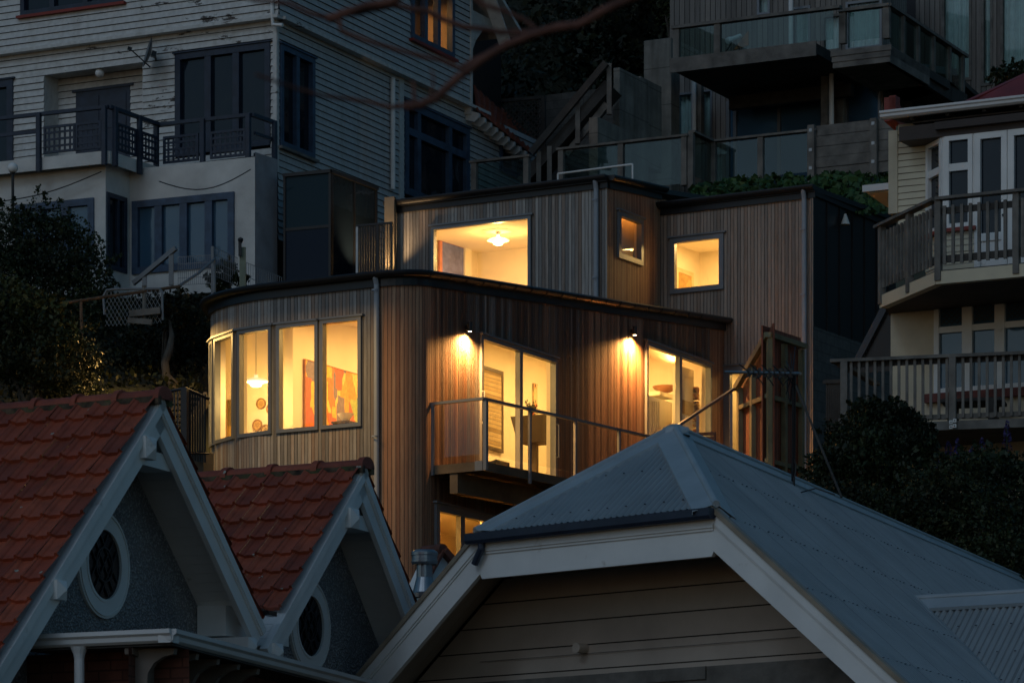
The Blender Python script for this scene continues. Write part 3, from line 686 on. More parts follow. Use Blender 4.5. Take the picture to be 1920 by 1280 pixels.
# ceiling lights of the lower room, the kitchen, the side rooms
for px, wo, pw in ((640, 1.6, 75), (900, 2.0, 75), (1010, 2.0, 75), (1120, 2.0, 60), (1230, 2.0, 70), (1300, 2.0, 60)):
    u = FBL.u(px); q = FBL.p(u, 0, -min(wo, 1.7)); q.z = zc(q)-.07; lamp_area('ceiling_light', q, pw*.82, WARM, .9, .9)
q = FPA.p(-2.2, 0, 1.0); q.z = zc(q)-.07; lamp_area('ceiling_light', q, 62, WARM, .8, .8)
q = FAR.p((wR[0]+wR[1])/2, wR[3]+.08, -1.0); lamp_area('ceiling_light', q, 30, (1,.60,.20), .6, .6)
q = FBU.p((wS[0]+wS[1])/2+.2, wS[3]+.2, -.7); lamp_area('ceiling_light', q, 12, (1,.40,.09), .3, .3)
q = FAU.p(ub+1.6, wU[3]-.02, -1.5); lamp_area('ceiling_light', q, 24, (1,.56,.22), .8, .8)
lamp_area('ceiling_light', FBL.p(FBL.u(870), ZD-.36, -1.2), 185, (1,.50,.10), .8, .8)
q = FAR.p(wN[0]+.5, wN[3]-.1, -.8); 
room(FAR, wN[0]-.2, wN[1]+.2, wN[2], wN[3]+.1, 1.6, [wN]); lamp_area('ceiling_light', FAR.p(wN[0]+.5, wN[3]+.05, -.8), 8, WARM, .4, .4)
# pictures
def picture(F, r, w, mat, label, frame=None, cat='painting', name='painting', fw=.04, th=.035, border=None):
    u0, u1, z0, z1 = r; t = thing(name, label, cat, F.p((u0+u1)/2, z0, w))
    m = MB(); m.face([F.p(u0+fw*.5,z0+fw*.5,w+th), F.p(u1-fw*.5,z0+fw*.5,w+th), F.p(u1-fw*.5,z1-fw*.5,w+th), F.p(u0+fw*.5,z1-fw*.5,w+th)], [(0,0),(u1-u0,0),(u1-u0,z1-z0),(0,z1-z0)])
    for a,b,c,d in ((u0+fw*.5,u1-fw*.5,z0+fw*.5,z1-fw*.5),): m.box8([F.p(a,c,w),F.p(b,c,w),F.p(b,c,w+th-.003),F.p(a,c,w+th-.003),F.p(a,d,w),F.p(b,d,w),F.p(b,d,w+th-.003),F.p(a,d,w+th-.003)])
    obj('canvas', m, mat, t)
    m = MB(); e = th+.012
    m.fbox(F,u0,u1,z1-fw,z1,w+.002,w+e); m.fbox(F,u0,u1,z0,z0+fw,w+.002,w+e); m.fbox(F,u0,u0+fw,z0+fw,z1-fw,w+.002,w+e); m.fbox(F,u1-fw,u1,z0+fw,z1-fw,w+.002,w+e)
    obj('frame', m, frame, t)
    return t
warmart = artmat('orange_art', [(.75,.33,.03),(.80,.45,.05),(.70,.20,.03),(.60,.12,.03),(.85,.55,.12),(.38,.42,.08),(.22,.16,.18),(.78,.38,.04),(.72,.28,.02)], 2.2, 1.3)
r = FPB.rect(572, 667, 677, 815, .05); z1 = FPB.z(640, 692, .05); z0 = z1-1.62
picture(FPB, (r[0], r[1]+.1, z0, z1), .012, warmart, 'long abstract painting in orange, yellow and red seen through the curved front windows', plain('orange_edge', (.55,.22,.05)), fw=.012)
grid = cedar('tapa_pattern', .085, [(0, (.30,.20,.09)), (.45, (.52,.38,.19)), (1, (.62,.47,.26))], True, 3.0)
zt = FPB.z(930, 693, .03); r = (FPB.u(842, .03), FPB.u(942, .03), zt-1.62, zt)
picture(FPB, r, .012, grid, 'framed patterned cloth in a dark frame on the wall behind the near balcony door', plain('dark_frame', (.05,.025,.015), .4), 'framed print', 'framed_print', .07)
FW = Frame(59.5, o=tuple(FAU.p(ub, 0, -3.0).xy)) # left wall of the upper room, runs back
r = FW.rect(822, 440, 880, 560, .03); zt = FW.z(840, 448, .03)
picture(FW, (r[0], r[1], zt-1.75, zt), .02, plain('blue_canvas', (.15,.17,.42), .7, 0, .25, 6), 'tall blue panel with a broad pinkish border on the wall of the upper room', plain('pink_border', (.50,.19,.10), .7, 0, .2, 6), fw=.10)
r = FPA.rect(427, 750, 444, 822, .03)
picture(FPA, (r[0], r[1]+.1, r[2], r[3]), .02, artmat('grey_art', [(.5,.3,.06),(.2,.15,.06),(.55,.36,.1),(.35,.22,.05),(.1,.07,.03)], 4, 2), 'narrow picture in brown and grey at the far left of the curved bay', plain('tan_edge', (.4,.22,.06)), fw=.012)
# woven plates
def plate_mat(name, c1, c2):
    t = NT(name); p = t.sep(t.uv()); a = t.math('ARCTAN2', p[1], p[0]); r = t.math('SQRT', t.math('ADD', t.math('POWER', p[0], 2.0), t.math('POWER', p[1], 2.0)))
    s = t.math('ADD', t.math('SINE', t.math('MULTIPLY', a, 8.0)), t.math('SINE', t.math('MULTIPLY', r, 62.0)))
    t.l(t.ramp(s, [(.45, c1), (.55, c2)]), t.b.inputs['Base Color']); t.b.inputs['Roughness'].default_value = .7; return t.m
def plate(px, py, R, m_, label):
    u, z = FPA.uz(px, py, .05); t = thing('wall_plate', label, 'plate', FPA.p(u, z, 0), 'woven plates on the bay wall')
    m = MB(); n = 28
    for i in range(n):
        a, b = 2*math.pi*i/n, 2*math.pi*(i+1)/n; q = lambda r, x, w: FPA.p(u+r*math.cos(x), z+r*math.sin(x), w); v = lambda r, x: (r*math.cos(x), r*math.sin(x))
        m.face([q(0,0,.025), q(R*.8,a,.025), q(R*.8,b,.025)], [(0,0), v(R*.8,a), v(R*.8,b)])
    obj('plate_face', m, m_, t)
    m = MB(); m.disc(FPA, u, z, .004, .045, R*.8, R, n); obj('rim', m, plain('plate_rim', (.33,.19,.07), .7), t)
pm1 = plate_mat('woven_pale', (.55,.36,.13), (.28,.16,.05)); pm2 = plate_mat('woven_red', (.6,.42,.2), (.25,.07,.03)); pm3 = plate_mat('woven_dark', (.5,.36,.17), (.10,.06,.03))
plate(488, 756, .098, pm1, 'uppermost round woven plate on the wall of the curved bay'); plate(507, 766, .10, pm2, 'woven plate with a red pattern half hidden by the window post')
plate(481, 796, .10, pm1, 'lower pale woven plate with a star pattern beneath the pendant lamp'); plate(497, 806, .105, pm3, 'dark rimmed woven plate at the sill of the curved bay window')
# bowl on a table behind the front window
q = FPB.uz(648, 780, 1.2); c = FPB.p(q[0], q[1], 1.2)
t = thing('fruit_bowl', 'white flared bowl on the table behind the front window', 'bowl', c+Vector((0,0,-.10)))
m = MB(); m.lathe(c+Vector((0,0,-.10)), [(0,0),(.05,.0),(.055,.012),(.13,.11),(.15,.145),(.143,.145),(.12,.11),(.04,.02),(0,.02)], 24); obj('bowl_body', m, M['white_wall'], t)
t = thing('bowl_stand', 'slim timber stand carrying the white bowl behind the front window', 'stand', (c.x, c.y, ZD))
m = MB(); m.fbox(FPB, q[0]-.17, q[0]+.17, c.z-.14, c.z-.102, 1.0, 1.36); obj('tabletop', m, M['wood_beam'], t)
for a in (-.12, .12):
    for b in (1.05, 1.3): m = MB(); m.fbox(FPB, q[0]+a-.03, q[0]+a+.03, ZD, c.z-.14, b-.03, b+.03); obj('leg', m, M['wood_beam'], t)
# things behind the near balcony door: chair, planter
u, z = FBL.uz(909, 856, -.6); c = FBL.p(u, ZD, -.6)
t = thing('lounge_chair', 'black lounge chair with curved back inside the near balcony door', 'chair', c)
m = MB()
rows = [(.0,.42),(.05,.40),(.40,.36),(.46,.38),(.52,.55),(.60,.86),(.62,.90)]
for i in range(len(rows)-1):
    (a,za),(b,zb) = rows[i], rows[i+1]; m.box8([FBL.p(u-.35,ZD+za-.04,-.2-a),FBL.p(u+.2,ZD+za-.04,-.2-a),FBL.p(u+.2,ZD+zb-.04,-.2-b),FBL.p(u-.35,ZD+zb-.04,-.2-b),FBL.p(u-.35,ZD+za+.03,-.2-a),FBL.p(u+.2,ZD+za+.03,-.2-a),FBL.p(u+.2,ZD+zb+.03,-.2-b),FBL.p(u-.35,ZD+zb+.03,-.2-b)])
obj('seat', m, M['black'], t)
for a in (-.3, .15):
    for b in (.25, .65): m = MB(); m.tube([FBL.p(u+a,ZD,-b), FBL.p(u+a,ZD+.36,-b)], .015, 8); obj('leg', m, M['grey_alu'], t)
u, _ = FBL.uz(1003, 800, -.75); zt, zb2 = FBL.z(1003, 783, -.75), FBL.z(1003, 832, -.75)
t = thing('tapered_planter', 'dark square tapered planter with a small leafy plant behind the near balcony door', 'planter', FBL.p(u, zb2-.3, -.75))
m = MB(); q = lambda s, z: [FBL.p(u-s,z,-.75-s), FBL.p(u+s,z,-.75-s), FBL.p(u+s,z,-.75+s), FBL.p(u-s,z,-.75+s)]
m.box8(q(.24, zb2)+q(.34, zt)); obj('pot', m, plain('brown_pot', (.06,.04,.022), .6), t)
m = MB(); m.fbox(FBL, u-.05, u+.05, ZD, zb2, -.8, -.7); obj('stand', m, M['wood_beam'], t)
m = MB(); c = FBL.p(u-.15, zt, -.75)
for k in range(26):
    a = random.uniform(0, 6.28); h = random.uniform(.12, .3); e = c+Vector((math.cos(a)*h*.5, math.sin(a)*h*.5, h)); m.tube([c, (c+e)/2+Vector((0,0,.03)), e], [.006,.004,.001], 4)
    for j in range(3): g = c.lerp(e, .5+.2*j); m.face([g, g+Vector((.03,.0,.02)), g+Vector((.01,.02,.06))])
obj('foliage', m, M['leaf_mid'], t)
# the kitchen seen through the far doors
t = thing('kitchen_cabinet', 'tall white kitchen cabinets behind the far balcony doors', 'cabinet', FBL.p(FBL.u(1240), ZD, -1.6))
def kbox(x0, x1, y, w0, w1, nm, mat, zb=ZD):
    m = MB(); m.fbox(FBL, FBL.u(x0, w1), FBL.u(x1, w1), zb, FBL.z((x0+x1)/2, y, w1), w0, w1); return obj(nm, m, M[mat] if isinstance(mat, str) else mat, t)
kbox(1216, 1260, 748, -1.25, -.90, 'tall_unit', 'white_wall'); kbox(1277, 1301, 690, -.60, -.42, 'tall_unit', 'white_wall')
kbox(1238, 1264, 737, -1.2, -.84, 'bench', 'warm_wall', FBL.z(1251, 744, -.84)); kbox(1279, 1300, 752, -.415, -.40, 'niche', plain('brown_niche', (.36,.19,.08)), FBL.z(1290, 778, -.40))
for k in range(5): x = 1219+k*4; m = MB(); u = FBL.u(x, -.9); m.fbox(FBL, u-.010, u+.010, ZD, FBL.z(x, 752, -.9), -.899, -.885); obj('batten', m, M['warm_wall'], t)
u, z = FBL.uz(1248, 731, -1.0); c = FBL.p(u, z, -1.0); tb = thing('wooden_bowl', 'shallow brown wooden bowl on the kitchen bench behind the far doors', 'bowl', c-Vector((0,0,.05)))
m = MB(); m.lathe(c-Vector((0,0,.05)), [(0,0),(.09,0),(.24,.07),(.27,.12),(.25,.12),(.08,.02),(0,.02)], 22); obj('bowl_body', m, plain('bowl_wood', (.32,.13,.05), .5), tb)
t = thing('shelf_column', 'tall narrow column of books and jars by the far balcony doors', 'shelf', FBL.p(FBL.u(1306), ZD, -.4))
u = FBL.u(1307, -.35); m = MB(); 
for k in range(21):
    z = ZD+.2+k*.135; m.fbox(FBL, u-.06+random.uniform(-.01,.01), u+.07, z, z+random.uniform(.07,.125), -.46, -.33)
obj('books', m, artmat('book_spines', [(.35,.12,.05),(.6,.45,.25),(.15,.1,.08),(.55,.25,.1),(.7,.6,.4)], 9, 9), t)
m = MB(); m.fbox(FBL, u-.08, u+.09, ZD, ZD+3.1, -.50, -.465); obj('back_board', m, M['white_wall'], t)
t = thing('wall_scroll', 'narrow hanging scroll with black and red marks behind the near balcony door', 'wall hanging', FPB.p(FPB.u(1005,.2), ZD+.8, .2))
zt, zb2 = FPB.z(1005, 719, .04), FPB.z(1005, 765, .04); u = FPB.u(1005, .04)
m = MB(); m.fbox(FPB, u-.09, u+.09, zb2-.5, zt, .01, .03); obj('scroll_sheet', m, artmat('scroll_marks', [(.7,.55,.3),(.12,.08,.05),(.72,.58,.33),(.65,.12,.04),(.7,.5,.25)], 14, 9), t)
# slatted chair on the balcony end
t = thing('slatted_chair', 'timber slatted chair back showing above the grey roof ridge on the balcony', 'chair', P(1327, 845, 69.2))
FC = Frame(-20, o=tuple(P(1327, 800, 69.2).xy)); zc1 = FC.z(1327, 810)
for k in range(4): m = MB(); m.fbox(FC, -.2, .14, zc1-.06-.085*k, zc1-.085*k, 0, .02); obj('back_slat', m, plain('red_timber', (.12,.05,.03)), t)
for a in (-.2, .14): m = MB(); m.fbox(FC, a-.02, a+.02, zc1-.9, zc1+.005, -.022, -.002); obj('leg', m, plain('red_timber', (.12,.05,.03)), t)
m = MB(); m.fbox(FC, -.2, .14, zc1-.5, zc1-.46, .0, .4); obj('seat', m, plain('red_timber', (.12,.05,.03)), t)

r = (wR[0]-.05, wR[0]+.42, wR[2]+.1, wR[3]-.42); FK2 = Frame(ABU, o=tuple(FAR.p(wR[0]-.5, 0, -.2).xy))
picture(FK2, (.9, 1.7, wR[2]-.2, wR[3]-.35), .02, artmat('door_art', [(.5,.3,.1),(.42,.25,.08),(.6,.4,.15)], 1.5, 1.2), 'tall brown glazed door leaf with a pale surround inside the square upper window', plain('pale_surround', (.7,.55,.33)), 'interior door', 'interior_door', .09)
# ------------------------------------------------------------------ the old weatherboard house on the left
FLA = Frame(-27.3, 518, 78.0); cL = FLA.p(0, 0); FLB = Frame(64.5, o=(cL.x, cL.y))
old_house = thing('weatherboard_house', 'large old white weatherboard house with peeling paint, blue windows and a balcony', 'house', FLA.p(-3, 13.2, 0))
R1 = old_house
uE = FLA.u(-60)                                    # beyond the picture's left edge
zS = FLA.z(300, 78)                                # foot of the upper skirt (level)
zS = FLA.z(517, 34)
zBalc = FLA.z(400, 318)
recess = FLA.rect(83, 128, 268, 330); recess = (recess[0], recess[1], zBalc, FLA.z(180, 126))
bigw = FLA.rect(330, 100, 508, 275); bigw = (bigw[0], bigw[1], FLA.z(420, 283), FLA.z(420, 91))
farw = FLA.rect(-60, 155, 26, 330); farw = (uE+.3, FLA.u(26), zBalc+.2, FLA.z(13, 150))
m = MB(); clap(FLA, m, uE, -.06, zBalc-.1, zS, [recess, bigw, farw], .142); obj('front_boards', m, [M['old_white'], M['grime_shade']], R1)
# recess: side, back and soffit
G = Frame(FLA.ang, o=tuple(FLA.p(0,0,-.55).xy)); door = G.rect(143, 170, 245, 330); door = (door[0], door[1], zBalc, G.z(194, 168))
m = MB(); clap(G, m, recess[0], recess[1], zBalc-.1, recess[3], [door], .142)
for uu in (recess[0], recess[1]): m.face([FLA.p(uu,zBalc-.1,0), FLA.p(uu,recess[3],0), FLA.p(uu,recess[3],-.56), FLA.p(uu,zBalc-.1,-.56)])
m.face([FLA.p(recess[0],recess[3],0), FLA.p(recess[1],recess[3],0), FLA.p(recess[1],recess[3],-.56), FLA.p(recess[0],recess[3],-.56)]); obj('recess_boards', m, [M['old_white'], M['grime_shade']], R1)
m = MB(); m.fbox(G, door[0], door[1], door[2], door[3], -.05, .02); dd = obj('double_door', m, M['navy'], R1)
for a in (0, 1):
    w2 = (door[1]-door[0])/2; a0 = door[0]+a*w2+.10; a1 = a0+w2-.2
    m = MB(); m.fbox(G, a0, a1, door[3]-.85, door[3]-.12, .021, .035); m.fbox(G, a0, a1, door[2]+.15, door[3]-.97, .021, .035); obj('door_panel', m, M['navy'], dd)
m = MB(); m.fbox(G, door[0]-.08, door[1]+.08, door[3], door[3]+.06, -.02, .05); obj('lintel', m, M['navy'], R1)
window(R1, FLA, bigw, cols=(1,1.02,1.05), fw=.13, bw=.16, proud=.05, mf='navy', mg='dark_glass')
window(R1, FLA, farw, cols=(1,), fw=.16, proud=.05, mf='navy', mg='dark_glass')
# upper skirt, flared out and lower edge
FLU = Frame(FLA.ang, o=tuple(FLA.p(0,0,.14).xy)); FBU2 = Frame(FLB.ang, o=tuple(FLB.p(0,0,.14).xy))
zTop = FLA.z(300, -60)+2.6
topw = FLU.rect(40, -40, 232, 24); topw = (topw[0], topw[1], FLU.z(135, 18), zTop-1.2)
m = MB(); clap(FLU, m, uE, .14, zS+.0, zTop, [topw], .142); obj('upper_boards', m, [M['old_white'], M['grime_shade']], R1)
window(R1, FLU, topw, cols=(1,1.2,1.2), fw=.10, bw=.12, proud=.05, mf='navy', mg='dark_glass', cased=False, sill='red_roof')
m = MB(); m.fbox(FLA, uE, .16, zS-.05, zS+.02, -.1, .22); m.fbox(FLB, .0, FLB.u(905), zS-.05, zS+.02, -.1, .22); obj('skirt_soffit', m, M['old_white'], R1)
# side wall
uB1 = FLB.u(888); uB2 = FLB.u(1010)
def bw(x0, yt0, x1, yb1):
    return (FLB.u(x0), FLB.u(x1), FLB.z(x1, yb1), FLB.z(x0, yt0))
wB1 = bw(523, 82, 587, 300); wB2 = bw(757, 188, 877, 412); wB3 = (FBU2.u(769), FBU2.u(849), FBU2.z(849, 112), FBU2.z(800, -45)); wB4 = bw(935, 262, 992, 345)
m = MB(); clap(FLB, m, .06, uB2, zBalc-1.6, zS, [wB1, wB2, wB4], .142); obj('side_boards', m, [M['old_white_b'], M['grime_shade']], R1)
m = MB(); clap(FBU2, m, -.14, FBU2.u(884), zS, zTop, [wB3], .142); obj('upper_side_boards', m, [M['old_white_b'], M['grime_shade']], R1)
window(R1, FLB, wB1, cols=(1,1), fw=.12, bw=.14, proud=.06, mf='blue_frame', mg='dark_glass', sill='old_timber')
window(R1, FLB, wB2, cols=(.7,2.1,1.1), rows=(2.6,1), fw=.16, bw=.16, proud=.06, mf='blue_frame', mg='dark_glass')
window(R1, FLB, wB4, cols=(1,1), fw=.12, proud=.06, mf='blue_frame', mg='dark_glass')
wo = window(R1, FBU2, wB3, cols=(1,1.1,1.1), fw=.13, bw=.14, proud=.06, mf='blue_frame', mg='glass', sill='red_roof', cased=False)
# little lit room behind that window
a, b, c, d = wB3[0]-.1, wB3[1]+.3, wB3[2]-.3, wB3[3]+.3
m = MB(); D = 1.3
m.face([FBU2.p(a,c,-D),FBU2.p(b,c,-D),FBU2.p(b,d,-D),FBU2.p(a,d,-D)]); m.face([FBU2.p(b,c,-.1),FBU2.p(b,c,-D),FBU2.p(b,d,-D),FBU2.p(b,d,-.1)]); m.face([FBU2.p(a,d,-.1),FBU2.p(b,d,-.1),FBU2.p(b,d,-D),FBU2.p(a,d,-D)]); m.face([FBU2.p(a,c,-.1),FBU2.p(a,c,-D),FBU2.p(a,d,-D),FBU2.p(a,d,-.1)])
obj('room_lining', m, M['pink_board'], R1)
uc = FBU2.u(797); m = MB(); m.fbox(FBU2, uc-.13, uc+.28, c, d, -.5, -.45); obj('curtain', m, M['navy'], R1)
lamp_area('upper_window_lamp', FBU2.p((a+b)/2, d-.5, -.8), 16, (1,.42,.10), .2, .2)
m = MB(); m.fbox(FLA, -.07, .02, zBalc-.2, zS, .0, .03); m.fbox(FLB, -.02, .07, zBalc-.2, zS, .0, .03); m.fbox(FLB, FLB.u(747), FLB.u(755), zBalc-1.6, zS, 0, .035); obj('corner_board', m, M['old_white'], R1)
u = FLB.u(730); pipe_part(R1, [FLB.p(u, FLB.z(730,147), .09), FLB.p(u, FLB.z(730,356), .09)], .055, 'white_paint', clips=(FLB.z(730,160), FLB.z(730,300)))
u = FLA.u(524); m = MB(); m.tube([FLA.p(.02, zS+.55, .2), FLA.p(.02, zS+.05, .2), FLA.p(.02,zS-.18,.17), FLA.p(.26, zS-.22, .17)], .04, 8); obj('downpipe', m, M['white_paint'], R1)
# gable bracket and barge at the upper right
ue = FBU2.u(884)
m = MB(); zt = FBU2.z(884, 25)
pts = [(ue, zt-.95), (ue+.12, zt-.9), (ue+.35, zt-.55), (ue+.75, zt-.2), (ue+1.5, zt-.05), (ue+1.5, zt+.12), (ue, zt+.12)]
m.prism(FBU2, pts, -.16, -.06); obj('eave_bracket', m, M['old_white'], R1)
m = MB(); a = FBU2.at(905, -40, .5); b = FBU2.at(948, 84, .5); m.beam(a, b, .09, .28, (1,0,0)); a2 = FBU2.at(893, -40, -1.5); obj('bargeboard', m, M['old_white'], R1)
m = MB(); m.slab([FBU2.p(ue-.1, zt+.75, .5), FBU2.p(ue+1.7, zt-.2, .5), FBU2.p(ue+1.7, zt-.2, -1.6), FBU2.p(ue-.1, zt+.75, -1.6)], (0,0,.1)); obj('eave_soffit', m, M['old_white'], R1)
m = MB(); m.fbox(FBU2, ue-.1, ue, zS-.2, zTop, -.6, .035); obj('corner_board', m, M['old_white'], R1)
# low tiled lean-to at the back of the side wall
q0, q1 = FLB.at(893, 206, .35), FLB.at(992, 286, .35); t0, t1 = FLB.at(886, 150, -1.3), FLB.at(1012, 268, -1.3)
m = MB(); n = 12
for k in range(n):
    a0, a1 = q0.lerp(t0, k/n), q0.lerp(t0, (k+1)/n); b0, b1 = q1.lerp(t1, k/n), q1.lerp(t1, (k+1)/n); up = Vector((0,0,.05))
    N = 36
    for i in range(N):
        s0, s1 = i/N, (i+1)/N; h = lambda s: up*(1+.8*math.sin(s*N*math.pi*.6))
        m.face([a0.lerp(b0,s0)+h(s0), a0.lerp(b0,s1)+h(s1), a1.lerp(b1,s1), a1.lerp(b1,s0)], [(s0*18,k),(s1*18,k),(s1*18,k+1),(s0*18,k+1)])
        m.face([a0.lerp(b0,s0)+h(s0), a0.lerp(b0,s1)+h(s1), a0.lerp(b0,s1), a0.lerp(b0,s0)])
obj('lean_to_roof', m, M['tiles'], R1)
for k in range(9):
    p = q0.lerp(q1, (k+.4)/9); m = MB(); m.slab([p+Vector((0,0,-.03)), p-FLB.n*.45+Vector((0,0,.12)), p-FLB.n*.45+Vector((0,0,-.12)), p-FLB.n*.12+Vector((0,0,-.22)), p+Vector((0,0,-.13))], FLB.ux*.09); obj('rafter_end', m, M['old_white'], R1)
# balcony in three runs: front, back along the side, front again
FB1 = Frame(-24.5, o=tuple(FLA.at(203, 250, 3.1).xy)); zF0 = FB1.z(203, 300); 
uF0 = FB1.u(-70); FB2 = Frame(62, o=(FB1.o.x, FB1.o.y)); cc = FB2.at(297, 300); FB3 = Frame(-24.5, o=(cc.x, cc.y)); c3 = FB3.at(471, 300); FB4 = Frame(60, o=(c3.x, c3.y))
zr, zb = FB1.z(203, 198), FB1.z(203, 283)
u3, u4 = FB3.u(471), FB4.u(511)
m = MB(); m.slab([FB1.p(uF0,zb-.02,-.02), FB1.p(0,zb-.02,-.02), FB2.p(FB2.u(297),zb-.02,-.02), FB3.p(u3,zb-.02,-.02), FB4.p(u4,zb-.02,-.02), FLA.p(-.05,zb-.02,.03), FLA.p(uE,zb-.02,.03)], (0,0,-.12)); bal = obj('balcony', m, M['timber_dark'], R1)
u2 = FB2.u(297)
for F, a, b in ((FB1,uF0,0),(FB2,0,u2),(FB3,0,u3),(FB4,0,u4)):
    m = MB(); m.fbox(F, a, b, zb-.26, zb, -.0, .04); obj('fascia', m, M['plaster'], bal)
    m = MB(); m.fbox(F, a-.03, b+.03, zr-.07, zr, -.01, .09); obj('handrail', m, M['navy'], bal)
def lattice(F, a, b, z0, z1, sq=True):
    m = MB(); s = .05; m.fbox(F, a, b, z1-s, z1, .02, .06); m.fbox(F, a, b, z0, z0+s, .02, .06); m.fbox(F, a, a+s, z0, z1, .021, .059); m.fbox(F, b-s, b, z0, z1, .021, .059)
    n = max(2, int((b-a)/.115))
    for k in range(1, n): x = a+(b-a)*k/n; m.fbox(F, x-.024, x+.024, z0+s, z1-s, .03, .04)
    if sq:
        n = int((z1-z0)/.115)
        for k in range(1, n): z = z0+(z1-z0)*k/n; m.fbox(F, a+s, b-s, z-.024, z+.024, .041, .05)
    obj('lattice_panel', m, M['navy'], bal)
def bpost(F, u): m = MB(); m.fbox(F, u-.05, u+.05, zb-.30, zr-.02, .045, .135); obj('post', m, M['navy'], bal, bevel=.006)
z0, z1 = zb+.06, zr-.30
for px in (-50, 77): bpost(FB1, FB1.u(px))
bpost(FB1, -.04); bpost(FB2, .12); bpost(FB2, FB2.u(255)); bpost(FB3, .0); bpost(FB3, FB3.u(384)); bpost(FB3, u3-.02); bpost(FB4, u4-.06)
lattice(FB1, FB1.u(84), FB1.u(143), z0, z1); lattice(FB1, FB1.u(144), FB1.u(192), z0, z1)
lattice(FB2, .2, FB2.u(252), z0, z1); lattice(FB2, FB2.u(259), u2-.06, z0, z1); lattice(FB3, FB3.u(308), FB3.u(374), z0, z1); lattice(FB3, FB3.u(396), FB3.u(462), z0, z1, True)
for F, a, b, c, d in ((FB1, uF0, FB1.u(75), zr-.42, zr-.35), (FB4, .06, u4-.1, zb+.05, zb+.12), (FB4, .06, u4-.1, zb+.5, zb+.56)): m = MB(); m.fbox(F, a, b, c, d, .02, .07); obj('mid_rail', m, M['navy'], bal)
# ground storey under the balcony
FG1 = Frame(-24.5, o=tuple(FB1.p(0,0,-.25).xy)); zG = FLA.z(300, 548); 
zc = zb-.15
uP = FG1.u(198)
def gw(F, x0, yt, x1): return (F.u(x0), F.u(x1), zG+.05, F.z((x0+x1)/2, yt))
g1 = gw(FG1, 30, 378, 177)
m = MB(); cells(FG1, m, uF0, uP, zG-.5, zc, [g1]); obj('ground_wall', m, M['plaster'], R1)
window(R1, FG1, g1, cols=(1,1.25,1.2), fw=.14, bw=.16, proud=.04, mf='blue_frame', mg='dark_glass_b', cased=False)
FG2 = Frame(62, o=tuple(FG1.p(uP,0).xy)); up2 = FG2.u(243); g2 = (.02, up2-.12, zG, FG2.z(220, 366))
m = MB(); cells(FG2, m, 0, up2, zG-.5, zc, [g2]); obj('ground_wall', m, M['plaster'], R1); window(R1, FG2, g2, cols=(1.6,1), fw=.10, proud=.03, mf='navy', mg='dark_glass', cased=False, name='ground_door')
FG3 = Frame(-24.5, o=tuple(FG2.p(up2,0).xy)); e3 = FG3.u(478); g3 = (FG3.u(249), FG3.u(440), zG, FG3.z(345, 369))
m = MB(); cells(FG3, m, 0, e3, zG-.5, zc, [g3]); obj('ground_wall', m, M['plaster'], R1)
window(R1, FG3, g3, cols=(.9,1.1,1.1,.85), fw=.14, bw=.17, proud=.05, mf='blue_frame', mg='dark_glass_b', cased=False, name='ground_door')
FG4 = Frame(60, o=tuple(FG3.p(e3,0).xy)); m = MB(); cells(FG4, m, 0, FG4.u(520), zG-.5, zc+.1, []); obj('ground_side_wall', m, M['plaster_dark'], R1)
m = MB(); a, b = FG3.at(298, 340, .3), FG3.at(470, 318, .3); m.tube([a.lerp(b, k/10)+Vector((0,0,-.28*math.sin(math.pi*k/10))) for k in range(11)], .012, 5); obj('cable', m, M['black'], R1)
m = MB(); a, b = FG1.at(-20, 380, .2), FG1.at(190, 322, .2); m.tube([a.lerp(b, k/10)+Vector((0,0,-.12*math.sin(math.pi*k/10))) for k in range(11)], .012, 5); obj('cable', m, M['black'], R1)
# body of the house behind, so that no light comes through
m = MB(); m.slab([FLA.p(uE,zG-.5,-1.4), FLA.p(-.5,zG-.5,-1.4), FLB.p(uB2,zG-.5,-1.0), FLA.p(uE,zG-.5,-14)], (0,0,zTop+1.5-zG)); obj('house_core', m, M['black'], R1)
# globe lights
def globe(name, c, r, label, cat, stem=None):
    t = thing(name, label, cat, c if stem is None else (c[0], c[1], c[2]-stem)); m = MB()
    m.lathe(c, [(r*math.sin(a)+1e-4, -r*math.cos(a)) for a in np.linspace(0, math.pi, 13)], 20); obj('globe', m, M['white_paint'], t, smooth=True)
    m = MB()
    if stem: m.lathe(Vector(c), [(0,-r-.02),(.05,-r-.02),(.06,-r+.03),(.0,-r+.03)], 12); m.tube([Vector(c)-Vector((0,0,stem)), Vector(c)-Vector((0,0,r))], .03, 8); obj('lamp_post', m, M['black'], t)
    else: m.lathe(Vector(c)+Vector((0,0,r)), [(0,.06),(.07,.06),(.07,-.02),(0,-.02)], 12); obj('base', m, M['old_white'], t)
    return t
globe('globe_light', FLA.at(187, 137, -.12), .10, 'small white globe light under the soffit of the old balcony recess', 'light')
globe('lamp_post', P(24, 315, 74.5), .105, 'white globe lamp on a slim black post at the left edge', 'lamp post', 1.3)
